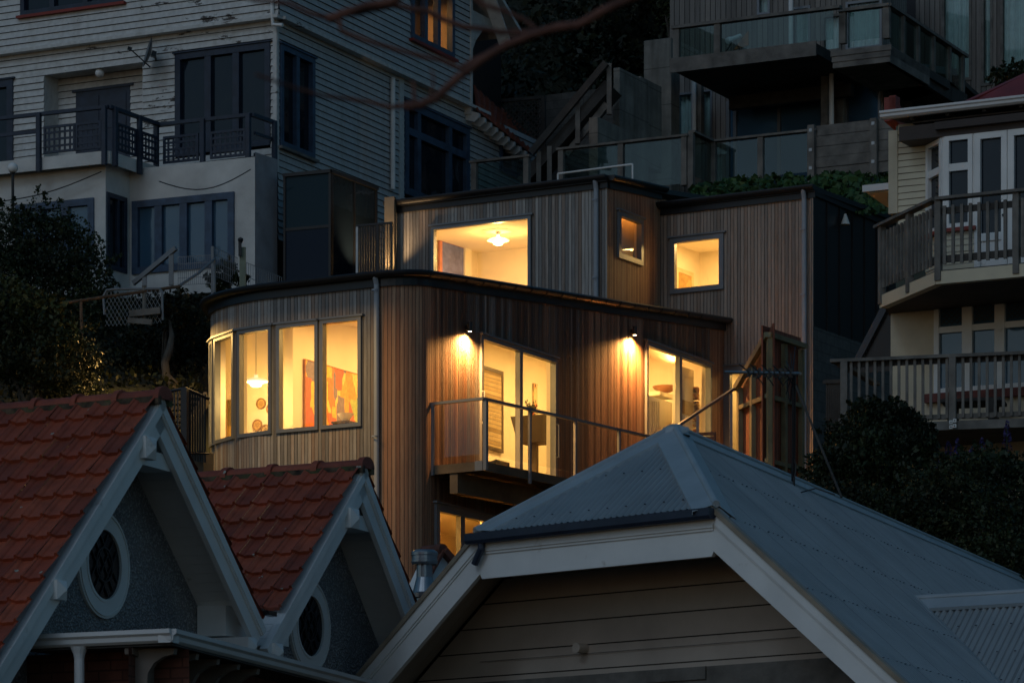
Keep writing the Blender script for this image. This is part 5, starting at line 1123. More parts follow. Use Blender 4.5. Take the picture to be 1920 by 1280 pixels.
# lower storey
FYl = Frame(-27.6, 1672, 60.9); ul0, ulZ = FYl.u(1670), FYl.u(XR)
cs = [(1752, 1814), (1814, 1875), (1875, 1937), (1937, 2000)]; zt, zm, zs = FYl.z(1783, 563), FYl.z(1783, 613), FYl.z(1783, 737)
hs = [(FYl.u(a), FYl.u(b), zs, zt) for a, b in cs]; hh = (hs[0][0], hs[-1][1], zs, zt)
m = MB(); cells(FYl, m, ul0, ulZ, zY0, zf0+.1, [hh]); obj('lower_wall', m, M['cream_plaster'], R3)
for h in hs: window(R3, FYl, h, rows=(2.45,1), fw=.085, bw=.10, proud=.03, mf='white_paint', mg='dark_glass_b', cased=False)
for h in hs:   # leaded top lights
    m = MB(); z0 = zm+.06; 
    for k in range(-3, 6):
        for sg in (1,-1):
            x0 = h[0]+.1+(h[1]-h[0]-.2)*k/4; x1 = x0+sg*.3; pts = []
            for q in np.linspace(0, 1, 9):
                x = x0+(x1-x0)*q
                if h[0]+.1 <= x <= h[1]-.1: pts.append((x, z0+(zt-.09-z0)*q))
            if len(pts) > 1: m.beam(FYl.p(*pts[0],-.04), FYl.p(*pts[-1],-.04), .008, .012)
    obj('lead_lattice', m, M['timber_dark'], R3)
m = MB(); m.fbox(FYl, hs[0][0]-.14, ulZ, zs-.14, zs, -.05, .12); obj('window_sill', m, plain('brick_red_sill', (.16,.04,.03), .7, 0, .3, 6), R3)
FYl2 = Frame(62.4, o=tuple(FYl.p(ul0,0).xy)); m = MB(); cells(FYl2, m, 0, 5, zY0, zf0+.1, []); obj('side_wall', m, M['cream_plaster'], R3)
m = MB(); m.slab([FY.p(FY.u(1675),zY0,-1.6), FY.p(FY.u(XR),zY0,-1.6), FY.p(FY.u(XR),zY0,-8), FY.p(FY.u(1675)+2.6,zY0,-6)], (0,0,zE-zY0-.05)); obj('house_core', m, M['black'], R3)
# lower deck with slats
FK = Frame(-15, 1590, 58.6); uK0, uK1 = FK.u(1572), FK.u(XR); zr, zlo, zf1, zf0 = FK.z(1572, 674), FK.z(1800, 779), FK.z(1800, 789), FK.z(1800, 803)
m = MB(); m.slab([FK.p(uK0,zf1,0), FK.p(uK1,zf1,0), FYl.p(ulZ,zf1,.02), FYl.p(ul0-.6,zf1,.02)], (0,0,-.08)); dk = obj('lower_deck', m, M['timber_dark'], R3)
m = MB(); m.fbox(FK, uK0, uK1, zf0-.02, zf1, .001, .05); obj('edge_board', m, M['old_timber'], dk)
m = MB(); m.fbox(FK, uK0-.12, uK1, zr-.05, zr, -.07, .10); obj('handrail', m, M['old_timber'], dk); m = MB(); m.fbox(FK, uK0, uK1, zlo-.05, zlo+.03, -.02, .02); obj('lower_rail', m, M['old_timber'], dk); m = MB(); m.fbox(FK, uK0, uK1, zr-.13, zr-.05, -.03, -.001); obj('upper_rail', m, M['timber_dark'], dk)
first = None
for k in range(60):
    u = FK.u(1597)+k*FK.ux.x**0*.1255
    if u > uK1: break
    if first is None: m = MB(); m.fbox(FK, u-.021, u+.021, zlo-.04, zr-.05, .021, .06); first = obj('baluster', m, M['old_timber'], dk); u00 = u
    else: shift_copy(first, FK.ux*(u-u00))
for px in (1584, 1787, 1990): u = FK.u(px); m = MB(); m.fbox(FK, u-.055, u+.055, zf0-1.0 if px == 1584 else zf0+.02, zr-.05, .0, .10); po = obj('post', m, M['old_timber'], dk, bevel=.005)
for px, py in ((1783,791),(1790,788),(1783,800),(1790,798)): u, z = FK.uz(px, py, .11); m = MB(); m.fbox(FK, u-.026, u+.026, z-.028, z+.028, .101 if px > 1786 else .051, .112); obj('washer_plate', m, plain('bright_zinc', (.75,.75,.72), .4), dk); m = MB(); m.lathe(FK.p(u,z,.118), [(0,-.012),(.012,0),(0,.012)], 8); obj('bolt', m, M['black'], dk)
FKs = Frame(70, o=tuple(FK.p(uK0,0).xy)); m = MB(); m.fbox(FKs, 0, 2.5, zr-.05, zr, -.1, .03); obj('handrail', m, M['old_timber'], dk)
t = thing('picnic_table', 'dark timber table standing on the lower deck of the cream house', 'table', FK.p(FK.u(1820), zf1, -1.1)); F = Frame(-15, o=tuple(FK.p(FK.u(1820),0,-1.0).xy)); zt = F.z(1820, 745)
m = MB(); a, b = F.u(1762), F.u(1876)
for k in range(4): m.fbox(F, a, b, zt-.05, zt, -.8+k*.2, -.63+k*.2)
obj('tabletop', m, M['timber_dark'], t)
for x in (a+.12, b-.2):
    for w in (-.7, -.05): m = MB(); m.fbox(F, x, x+.08, zf1, zt-.05, w-.04, w+.04); obj('leg', m, M['timber_dark'], t)
# dark slatted fence, sloping rail and gate between the houses
F = Frame(-27, 1640, 66.0); t = thing('slatted_fence', 'black slatted fence with a sloping rail in the gap beside the cream house', 'fence', F.at(1640, 700))
m = MB(); a, b = F.u(1606), F.u(1672); 
for k in range(17): u = a+(b-a)*k/17; m.fbox(F, u, u+.045, F.z(1606,700), F.z(1606,690)+(F.z(1660,580)-F.z(1606,690))*k/15, -.03, 0)
obj('slats', m, M['black'], t); m = MB(); m.beam(F.at(1601,688,.06), F.at(1658,578,.06), .06, .12); obj('sloping_rail', m, plain('blue_black', (.03,.04,.055), .5), t)
F = Frame(-15, 1565, 63.5); r = F.rect(1549, 712, 1584, 860); t = thing('dark_gate', 'dark slatted gate at the foot of the block wall', 'gate', F.p(0, r[2], 0))
m = MB()
for k in range(9): u = r[0]+(r[1]-r[0])*k/9; m.fbox(F, u, u+.03, r[2], r[3], 0, .03)
obj('slats', m, M['timber_dark'], t); [(lambda q: (q.fbox(F, r[0]-.05, r[1]+.05, z, z+.06, .031, .06), obj('rail', q, M['timber_dark'], t)))(MB()) for z in (r[3]-.07, r[2]+.2)]
# unlit cone wall light on the black cladding
t = thing('cone_light', 'small pale cone shaped wall light on the black metal cladding', 'wall light', FCL.at(1583, 413)); c = FCL.at(1585, 412, .12)
m = MB(); m.lathe(c, [(0,.12),(.02,.12),(.10,-.10),(.09,-.10),(0,.06)], 14); obj('lamp_shade', m, plain('pale_metal', (.6,.6,.55), .4), t); m = MB(); m.fbox(FCL, FCL.u(1583)-.03, FCL.u(1583)+.03, c.z-.02, c.z+.10, .03, .10); obj('bracket', m, M['black'], t)
# ------------------------------------------------------------------ tiled house in front, left
FG = Frame(68, 300, 32.5)                          # plane of the bargeboards; gables look to the right
tiled_house = thing('tiled_house', 'house with terracotta tiled twin gables, white bargeboards and round leaded windows', 'house', P(300, 1300, 32.5)); R4 = tiled_house
RD = Vector((math.cos(rad(-29)), math.sin(rad(-29)), 0))   # ridges run this way
def tile_slope(mb, ridge_a, down, width, length, tw=.205, tl=.30, jit=1.0, start=0.0):
    """a slope of interlocking tiles from a ridge end point, leftwards along -RD, down the slope"""
    down = Vector(down); L = down.length; dn = down.normalized(); al = -RD
    nrm = al.cross(dn).normalized()
    if nrm.z < 0: nrm = -nrm
    nc = int(length/tl); nt = int(width/tw)
    prof = [(0,.034),(.07,.042),(.14,.034),(.20,.006),(.5,.0),(.78,.004),(.85,.018),(1.0,.030)]
    rng2 = random.Random(3)
    for j in range(nc):
        s0, s1 = j*tl, (j+1)*tl+.02
        for i in range(nt):
            o = (i+start)*tw; dz = rng2.uniform(-.004,.005)*jit; ds = rng2.uniform(-.006,.008)*jit; P0 = []; P1 = []; P2 = []
            for t, h in prof:
                base = ridge_a+al*(o+t*tw)
                notch = .012*(1 if .25 < t < .75 else 0)
                P0.append(base+dn*s0+nrm*(h*.9+.012)); P1.append(base+dn*(s1+ds-notch)+nrm*(h+.045+dz)); P2.append(base+dn*(s1+ds-notch)+nrm*(h+.008))
            for k in range(len(prof)-1):
                uv = lambda k2, v: (i+.02+prof[k2][0]*.96, j+v)
                mb.face([P0[k],P0[k+1],P1[k+1],P1[k]], [uv(k,.02),uv(k+1,.02),uv(k+1,.9),uv(k,.9)]); mb.face([P1[k],P1[k+1],P2[k+1],P2[k]], [uv(k,.9),uv(k+1,.9),uv(k+1,.97),uv(k,.97)])
def ridge_caps(root, a, b, n, r=.092, gap=0):
    d = (b-a)/n; side = d.normalized().cross(Vector((0,0,1))).normalized(); m = MB()
    for k in range(n):
        p0, p1 = a+d*k, a+d*(k+1)
        for (pa, pb, rr) in ((p0, p0+d*.13, r*1.28), (p0+d*.13, p1+d*.02, r)):
            ring = lambda p: [p+side*rr*math.cos(t)+Vector((0,0,rr*.85*math.sin(t)-.02)) for t in np.linspace(-.15, math.pi+.15, 10)]
            A, B = ring(pa), ring(pb)
            for i in range(9): m.face([A[i],A[i+1],B[i+1],B[i]], [(50+k*3,i*.1)]*4)
            m.face(A, [(50+k*3,.1)]*10); m.face(B[::-1], [(50+k*3,.1)]*10)
    obj('ridge_tiles', m, M['tiles'], root)
    m = MB()
    for sd in (1,-1):
        m.beam(a+side*sd*r*.95+Vector((0,0,-.05)), b+side*sd*r*.95+Vector((0,0,-.05)), .05, .07)
    obj('ridge_mortar', m, M['moss'], root)
def gable(px, py, foot_l, foot_r, wl, wid, rl, caps, ext=1.02):
    au, az = FG.uz(px, py); lu, lz = FG.uz(*foot_l); ru, rz = FG.uz(*foot_r)
    apex = FG.p(au, az)
    dl = FG.p(lu,lz)-apex; dr = FG.p(ru,rz)-apex
    ra = apex+RD*.015
    m = MB(); tile_slope(m, ra, dl, wid, dl.length*rl, start=0); obj('front_roof', m, M['tiles'], R4)
    m = MB(); tile_slope(m, ra, dr, 1.4, dr.length*ext, start=.1); obj('back_roof', m, M['tiles'], R4)
    ridge_caps(R4, apex+RD*.06, apex-RD*wid, caps)
    ndl = Vector((dl.y, -dl.x, 0))
    # bargeboards: outer moulding and broad board, each side
    for d, nm in ((dl,'L'), (dr,'R')):
        L = d.length*(1.12 if nm == 'L' else ext); dn = d.normalized(); inn = FG.n.cross(dn).normalized()
        if inn.z > 0: inn = -inn
        m = MB()
        def bd(o0, o1, w0, w1):
            a = apex+inn*o0; b = apex+inn*o1
            q = [a+FG.n*w0, a+dn*L+FG.n*w0, b+dn*L+FG.n*w0, b+FG.n*w0]; q2 = [x+FG.n*(w1-w0) for x in q]; m.box8(q+q2)
        bd(.03, .26, -.05, .0); bd(.03, .11, .001, .03); bd(.105, .125, .001, .018); obj('bargeboard', m, M['white_paint'], R4)
    return apex, dl, dr, au, az
g1 = gable(300, 742, (3, 1226), (492, 1166), 0, 2.6, 1.15, 6)
g2 = gable(681, 872, (515, 1172), (772, 1118), 0, 2.6, 1.0, 5, 1.4)
# gable walls with round windows, set back under the overhang
FGw = Frame(68, o=tuple(FG.p(0,0,-.50).xy))
for (ap, dl, dr, au, az), (cx, cy, ry) in ((g1, (191,1058,101)), (g2, (578,1173,88))):
    wa = (FGw.uz(960,0)[0]); q = lambda d, k: (au+(d*k).dot(FG.ux), az+(d*k).z)
    m = MB(); pts = [(au, az-.12)] ; a = q(dl, 1.1); b = q(dr, 1.02); k_ = abs(dr.z)/max(.1, dr.dot(FG.ux)); xr = .25 if cx < 300 else 1.1
    cu, cz = FGw.uz(cx, cy); R = (FGw.uz(cx, cy-ry)[1]-cz)
    m.prism(FGw, [(au,az-.15),(a[0]+.1,a[1]-.05),(a[0]+.1,a[1]-.9),(b[0]+xr,b[1]-2.2),(b[0]+xr,b[1]-.15-xr*k_),(b[0],b[1]-.15)], -.1, 0); obj('gable_wall', m, M['roughcast'], R4)
    m = MB(); m.disc(FGw, cu, cz, .001, .028, R*.70, R, 40); m.disc(FGw, cu, cz, .029, .04, R*.93, R*.96, 40); m.disc(FGw, cu, cz, .002, .036, R*.645, R*.70, 40); rw = obj('round_window', m, M['white_paint'], R4)
    m = MB(); m.disc(FGw, cu, cz, .001, .012, 0, R*.66, 32); obj('pane', m, M['round_glass'], rw)
    m = MB()
    for s in (1,-1):
        for k in (-.45,0,.45):
            r = R*.64; p0, p1 = (k*r-s*r*.7, -r*.9), (k*r+s*r*.7, r*.9)
            pts = [(p0[0]+(p1[0]-p0[0])*t, p0[1]+(p1[1]-p0[1])*t) for t in np.linspace(0,1,21)]; pts = [x for x in pts if x[0]**2+x[1]**2 < r*r]
            if len(pts) > 1: m.beam(FGw.p(cu+pts[0][0],cz+pts[0][1],.02), FGw.p(cu+pts[-1][0],cz+pts[-1][1],.02), .012, .012)
    m.disc(FGw, cu, cz, .013, .03, R*.30, R*.33, 24); obj('leading', m, plain('lead_strip', (.02,.02,.022), .5), rw)
    # boarded soffit under both slopes
    for d, nm in ((dl,0),(dr,1)):
        dn = d.normalized(); L = d.length*(1.1 if nm == 0 else 1.0 if cx < 300 else 1.4); inn = FG.n.cross(dn).normalized(); inn = -inn if inn.z > 0 else inn
        m = MB(); o = ap+inn*.05; nb = max(4, int(L/.11))
        for k in range(nb):
            x0, x1 = o+dn*(L*k/nb+.004), o+dn*(L*(k+1)/nb); m.slab([x0-FG.n*.04, x1-FG.n*.04, x1-FG.n*.55, x0-FG.n*.55], inn*-.02)
        obj('soffit', m, M['white_paint'], R4)
    # apex block and purlin ends
    def purlin(px, py, s=.13):
        u, z = FG.uz(px, py); m = MB(); m.prism(FG, [(u-s/2,z-s/2),(u+s/2,z-s/2),(u+s/2,z+s/2),(u-s/2,z+s/2)], -.5, .06); m.face([FG.p(u-s/2,z-s/2,.061),FG.p(u+s/2,z-s/2,.061),FG.p(u,z,.11)]); m.face([FG.p(u+s/2,z-s/2,.061),FG.p(u+s/2,z+s/2,.061),FG.p(u,z,.11)]); m.face([FG.p(u+s/2,z+s/2,.061),FG.p(u-s/2,z+s/2,.061),FG.p(u,z,.11)]); m.face([FG.p(u-s/2,z+s/2,.061),FG.p(u-s/2,z-s/2,.061),FG.p(u,z,.11)]); obj('purlin_end', m, M['white_paint'], R4)
    if cx < 300: purlin(272, 840, .19); purlin(104, 1106, .16); purlin(462, 1212, .17)
    else: purlin(655, 972, .19); purlin(512, 1222, .16)
    m = MB(); z = az-.62 if cx < 300 else az-.62; hw = .30
    m.prism(FG, [(au-hw*.8,z),(au+hw,z),(au+hw*.88,z+.14),(au-hw*.66,z+.14)], -.3, -.055); obj('collar_board', m, M['white_paint'], R4)
m = MB(); u, z = FG.uz(505, 1150); m.fbox(FG, u-.10, u+.08, z-.02, z+.02, -.03, .04); obj('valley_flashing', m, M['black'], R4)
m = MB(); u, z = FGw.uz(400, 1170); m.fbox(FGw, FGw.u(368), FGw.u(488), z-.14, FGw.z(400,1142), .01, .30); obj('boxed_eave', m, M['white_paint'], R4)
# white gutter below the gables
cg = FG.at(320, 1190, 1.1); FGa = Frame(-25.6, o=(cg.x, cg.y)); FGb = Frame(76, o=(cg.x, cg.y)); zg = cg.z
u0 = FGa.u(52); u1 = FGb.u(700)
prof = [(-.10,-.06),(.0,-.06),(.025,-.04),(.03,-.005),(.055,.015),(.055,.05),(-.10,.05)]
for F, a, b in ((FGa, u0, .02), (FGb, -.02, u1)):
    m = MB(); A = [F.p(a, zg+dz, w) for w, dz in prof]; B = [F.p(b, zg+dz, w) for w, dz in prof]; n = len(prof)
    for i in range(n): m.face([A[i],B[i],B[(i+1)%n],A[(i+1)%n]])
    m.face(A[::-1]); m.face(B); obj('gutter', m, M['gutter_white'], R4)
m = MB(); m.slab([FGa.p(u0,zg+.03,-.1), FGa.p(0,zg+.03,-.08), FGb.p(u1,zg+.03,-.1), FGb.p(u1,zg+.12,-.9), FGa.p(u0,zg+.12,-.6)], (0,0,-.02)); obj('eave_roof', m, M['timber_dark'], R4)
fz = zg-.08
m = MB(); cells(Frame(-25.6, o=tuple(FGa.p(0,0,-.38).xy)), m, u0-.5, -.05, zg-3, fz, []); cells(Frame(76, o=tuple(FGb.p(0,0,-.38).xy)), m, .05, u1, zg-3, fz, []); obj('brick_wall', m, M['bricks'], R4)
m = MB(); m.slab([FGa.p(u0,fz+.0,-.02), FGa.p(0,fz,-.02), FGb.p(u1,fz,-.02), FGb.p(u1,fz,-.40), FGa.p(u0,fz,-.40)], (0,0,.015)); obj('eave_soffit', m, M['timber_dark'], R4)
def corbel(F, u):
    m = MB(); poly = [(-.38,0),(-.04,0),(-.05,-.05),(-.14,-.07),(-.22,-.12),(-.27,-.20),(-.28,-.30),(-.38,-.32)]
    G = Frame(F.ang+90, o=tuple(F.p(u,0,0).xy)); m2 = [(x, fz-.005+z) for x, z in poly]
    q = [F.p(u-.04, z, w) for w, z in m2]; r = [F.p(u+.04, z, w) for w, z in m2]; m.face(q); m.face(r[::-1])
    for i in range(len(q)): j = (i+1) % len(q); m.face([q[i],r[i],r[j],q[j]])
    obj('corbel', m, M['corbel'], R4)
corbel(FGa, FGa.u(236))
for k in range(5): corbel(FGb, .25+k*.55)
a = FGa.p(FGa.u(145), zg-.06, -.03); m = MB(); m.lathe(a, [(.07,0),(.075,-.0),(.05,-.06),(.042,-.10),(.042,-2.0)], 14); obj('downpipe', m, M['gutter_white'], R4)
m = MB(); m.slab([FG.at(0,1230,-.9), FG.at(470,1215,-.9), FG.at(775,1140,-.9), FG.at(775,1140,-4), FG.at(0,1100,-6)], (0,0,-4)); obj('house_core', m, M['black'], R4)
# a third, small tiled gable end behind the flue
FZ = Frame(40, 834, 42.0); a = FZ.at(826, 1032); 
t = thing('small_tiled_gable', 'small tiled gable end with a white bargeboard half hidden behind the steel flue', 'roof', P(834, 1110, 42))
m = MB(); p1 = FZ.at(790, 1110); p2 = FZ.at(862, 1080); m.slab([a, p1, FZ.at(775,1140), p2], -FZ.n*.3); obj('gable_board', m, M['white_paint'], t)
m = MB(); up = Vector((0,0,.05)); m.tube([a+up*.2+FZ.n*.05, a-FZ.n*.3+up*.3], .065, 10); m.beam(a+FZ.n*.04, FZ.at(868,1075,.04), .12, .07); m.beam(a+FZ.n*.03, FZ.at(800,1085,.03), .10, .03); obj('ridge_tiles', m, plain('dark_terracotta', (.14,.045,.025), .7, 0, .3, 6), t)

# ------------------------------------------------------------------ steel flue
c = P(796, 1150, 39.0); S = 39.0/FPX
t = thing('steel_flue', 'round galvanised steel flue with a cowl between the tiled and grey roofs', 'flue', P(796, 1220, 39.0))
zz = lambda y: (HOR-y)/FPX*39.0-c.z
m = MB(); m.lathe(c, [(.10,zz(1230)),(.10,zz(1122)),(.135,zz(1120)),(.14,zz(1112)),(.125,zz(1110)),(.085,zz(1082)),(.083,zz(1056)),(.10,zz(1055))], 28); obj('flue_pipe', m, M['galv'], t, smooth=False)
m = MB(); m.lathe(c, [(.085,zz(1058)),(.13,zz(1058)),(.14,zz(1054)),(.14,zz(1050)),(.135,zz(1049)),(.135,zz(1042)),(.142,zz(1041)),(.142,zz(1036)),(.135,zz(1034)),(.11,zz(1031)),(.0,zz(1030))], 28); obj('cowl', m, M['galv'], t)

# ------------------------------------------------------------------ grey steel roofed house in front
FH = Frame(-43.4, 895, 36.0); g1u, g1z = FH.uz(893, 998); g2u = FH.u(1343)
grey_house = thing('grey_roof_house', 'front house with a corrugated grey steel roof, half hip and white bargeboards', 'house', P(1200, 1330, 36)); R5 = grey_house
RU = Vector((math.cos(rad(69.5)), math.sin(rad(69.5)), 0))
mu = (0+g2u)/2; mid = FH.p(mu, g1z); zG1 = FH.z(893, 1000)
# ridge start: where the ridge line above mid meets pixel column 1265
kx = (1265-960)/FPX; tA = (kx*mid.y-mid.x)/(RU.x-kx*RU.y); apx = mid+RU*tA; apx.z = (HOR-806)/FPX*apx.y
hw = g2u/2; pitch = (apx.z-zG1)/hw
def roofp(side, a, t):     # side -1 left / +1 right; a along the ridge from the gable plane; t across, from the ridge
    return FH.p(mu+side*t, apx.z-pitch*t, 0)+RU*a
nrmR = (FH.ux*1+Vector((0,0,-pitch))).cross(RU); nrmR = nrmR.normalized() if nrmR.z > 0 else -nrmR.normalized()
nrmL = (FH.ux*-1+Vector((0,0,-pitch))).cross(RU); nrmL = nrmL.normalized() if nrmL.z > 0 else -nrmL.normalized()
def corr(mb, side, a0, a1, tmin, tmax, nrm, pit=.0762, amp=.014):
    n = int((a1-a0)/pit*6)
    for k in range(n):
        x0, x1 = a0+(a1-a0)*k/n, a0+(a1-a0)*(k+1)/n; h = lambda x: nrm*(amp*math.sin(2*math.pi*x/pit))
        mb.face([roofp(side,x0,tmin(x0))+h(x0), roofp(side,x1,tmin(x1))+h(x1), roofp(side,x1,tmax)+h(x1), roofp(side,x0,tmax)+h(x0)], [((x0-a0)/pit,0),((x1-a0)/pit,0),((x1-a0)/pit,1),((x0-a0)/pit,1)])
OV = -.02
hipt = lambda a: max(0.0, hw*(1-a/tA)) if a < tA else 0.0
TM = 4.6
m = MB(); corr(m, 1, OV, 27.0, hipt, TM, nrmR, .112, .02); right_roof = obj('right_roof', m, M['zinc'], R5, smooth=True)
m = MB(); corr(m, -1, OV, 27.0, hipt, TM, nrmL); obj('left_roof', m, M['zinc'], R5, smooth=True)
# hip end
m = MB(); G1, G2 = FH.p(-.03, zG1, .05), FH.p(g2u+.03, zG1, .05); n = int(g2u/.0762*6); nh = (G2-G1).cross(apx-G1); nh = nh.normalized() if nh.z > 0 else -nh.normalized()
ax = mu
for k in range(n):
    s0, s1 = k/n, (k+1)/n
    def topp(s):   # strips run up the slope until they meet a hip
        v = apx-(G1+G2)/2; f = 2*s if s < .5 else 2*(1-s); return G1.lerp(G2, s)+v*f
    h = lambda s: nh*(.014*math.sin(2*math.pi*s*g2u/.0762))
    m.face([G1.lerp(G2,s0)+h(s0), G1.lerp(G2,s1)+h(s1), topp(s1)+h(s1), topp(s0)+h(s0)], [(s0*g2u/.0762,0),(s1*g2u/.0762,0),(s1*g2u/.0762,1),(s0*g2u/.0762,1)])
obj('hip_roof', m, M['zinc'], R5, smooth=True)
# ridge and hip cappings: two folded wings and a round
def cap(a, b, n1, n2, w=.17, name='ridge_cap'):
    a, b = Vector(a), Vector(b); d = (b-a).normalized(); m = MB(); up = (n1+n2).normalized()
    for nn in (n1, n2):
        s = d.cross(nn).normalized()
        if s.z > 0: s = -s
        m.slab([a+nn*.028, b+nn*.028, b+s*w+nn*.026, a+s*w+nn*.026], nn*.004); m.slab([a+s*w+nn*.026, b+s*w+nn*.026, b+s*(w+.012)-nn*.006, a+s*(w+.012)-nn*.006], nn*.004)
    m.tube([a+up*.03, b+up*.03], .034, 10); obj(name, m, M['zinc_cap'], R5)
e = apx+RU*(27-tA); cap(apx, e, nrmR, nrmL); cap(apx, roofp(-1,OV,hw)+Vector((0,0,.0)), nh, nrmL, .23, 'hip_cap'); cap(apx, roofp(1,OV,hw), nh, nrmR, .21, 'hip_cap')
m = MB(); m.lathe(apx+Vector((0,0,.0)), [(.16,-.06),(.12,.02),(.05,.055),(0,.06)], 14); obj('apex_cap', m, M['zinc_cap'], R5)
# roof screws in lines across the sheets (many small heads, one pattern)
m = MB()
for t in (.75, 1.65, 2.55, 3.4):
    for k in range(145):
        a = k*.0762*2+.019
        if hipt(a) < t-.1 and a < 22 and (k*7) % 5 != 4: c = roofp(1,a,t)+nrmR*.012; m.box8([c+RU*x+nrmR*z+FH.ux*y for z in (0,.009) for x, y in ((-.009,-.009),(.009,-.009),(.009,.009),(-.009,.009))])
for s in np.linspace(.08, .92, 12):
    v = apx-(G1+G2)/2
    for f in (.10, .5):
        if f < 2*min(s, 1-s)-.1: c = G1.lerp(G2, s)+v*f+nh*.012; m.box8([c+RU*x+nh*z+FH.ux*y for z in (0,.009) for x, y in ((-.009,-.009),(.009,-.009),(.009,.009),(-.009,.009))])
obj('roof_screw', m, M['dark_gutter'], R5)
o = bpy.data.objects['roof_screw']; o['kind'] = 'stuff'
# gutter of the half hip
m = MB(); pr = [(.02,.0),(.02,-.07),(.05,-.10),(.11,-.10),(.13,-.07),(.13,.0)]
A = [FH.p(-.05, zG1-.01+dz, w) for w, dz in pr]; B = [FH.p(g2u+.02, zG1-.01+dz, w) for w, dz in pr]
for i in range(len(pr)): m.face([A[i],B[i],B[(i+1)%len(pr)],A[(i+1)%len(pr)]])
m.face(A[::-1]); m.face(B); gt = obj('gutter', m, M['dark_gutter'], R5)
m = MB(); m.tube([FH.p(.12,zG1-.09,.07), FH.p(.12,zG1-.16,.07), FH.p(.02,zG1-.30,.06)], .035, 10); obj('spout', m, M['dark_gutter'], R5)
# bargeboards and collar
cu = .155
def barge(side):
    s = side; e0 = hw; e1 = TM; m = MB()
    def q(t, dz, w): return FH.p(mu+s*t, apx.z-pitch*t-.02+dz, w)
    def bd(z0, z1, w0, w1, t0=e0, t1=e1):
        m.box8([q(t0,z0,w0),q(t1,z0,w0),q(t1,z0,w1),q(t0,z0,w1),q(t0,z1,w0),q(t1,z1,w0),q(t1,z1,w1),q(t0,z1,w1)])
    bd(-.40, -.03, -.05, .0, e0-.06); bd(-.14, -.03, .001, .028, e0-.03); bd(-.165, -.14, .001, .014, e0-.03); o = obj('bargeboard', m, M['white_paint'], R5)
    m = MB(); 
    m.box8([q(e0-.02,-.035,.0),q(e1,-.035,.0),q(e1,-.035,.05),q(e0-.02,-.035,.05),q(e0-.02,.02,.0),q(e1,.02,.0),q(e1,.02,.05),q(e0-.02,.02,.05)]); obj('barge_flashing', m, plain('tan_flashing', (.33,.27,.20), .5), R5)
barge(-1); barge(1)
m = MB(); zc = zG1-.12; kk = .10
m.prism(FH, [(-.02,zc+.04),(g2u+.02,zc+.04),(g2u+.10,zc-.05),(g2u-.06,zc-.32),(.06,zc-.32),(-.10,zc-.05)], -.05, -.003); m.fbox(FH, .02, g2u-.02, zc-.06, zc+.05, .001, .03); m.fbox(FH, .03, g2u-.03, zc-.085, zc-.06, .001, .014); obj('collar_board', m, M['white_paint'], R5)
# gable wall of wide boards, set back, and the soffits
SB = 1.0
FHw = Frame(-43.4, o=tuple((FH.p(0,0)+RU*SB).xy)); off = 0
sh = (RU*SB).dot(FHw.ux) if False else 0
m = MB(); zb0 = zG1-3.2; nb = 14
for k in range(nb):
    z0 = zb0+k*.24; z1 = z0+.227
    if z1 > zG1-.30: z1 = zG1-.30
    if z1 <= z0: break
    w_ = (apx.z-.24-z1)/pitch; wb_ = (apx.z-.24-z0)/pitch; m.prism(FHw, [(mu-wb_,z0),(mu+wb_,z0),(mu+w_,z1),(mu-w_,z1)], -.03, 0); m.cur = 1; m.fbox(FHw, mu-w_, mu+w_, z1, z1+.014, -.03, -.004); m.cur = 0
obj('gable_boards', m, [M['pink_board'], M['grime_shade']], R5)
for s in (-1, 1):
    m = MB(); q = lambda a, t: FH.p(mu+s*t, apx.z-pitch*t-.20, 0)+RU*a
    nb = 5
    for k in range(nb): a0, a1 = .02+(SB-.02)*k/nb+.004, .02+(SB-.02)*(k+1)/nb; m.slab([q(a0,hw-.1), q(a1,hw-.1), q(a1,TM), q(a0,TM)], (0,0,.03))
    obj('soffit', m, M['brown_soffit'], R5)
m = MB(); q = lambda a, u: FH.p(u, zG1-.33, 0)+RU*a; m.slab([q(.02,0), q(.02,g2u), q(SB,g2u-.0), q(SB,0)], (0,0,.03)); obj('soffit', m, M['brown_soffit'], R5)
m = MB(); p = FHw.at(1098, 1215, 0.0); m.tube([p, p+FHw.n*.14], .05, 12); m.tube([p+FHw.n*.1399, p+FHw.n*.14], .035, 12); obj('vent_pipe', m, M['pink_board'], R5)
m = MB(); a, b = FHw.at(900, 1240, .02), FHw.at(1500, 1193, .02); m.tube([a, b], .003, 5); obj('cable', m, M['old_timber'], R5)
m = MB(); z = FHw.z(1000, 1272); wq = (apx.z-.3-z)/pitch; m.fbox(FHw, mu-wq, mu+wq, z-.5, z, .01, .04); m.fbox(FHw, FHw.u(1150), FHw.u(1330), z-.12, z+.0, .041, .06); obj('band_board', m, M['old_timber'], R5)
# side gable roof coming out of the right slope
dr0 = None
for k in range(400):
    p = roofp(1, k*.03, 2.0)
t_, a_ = 2.35, None
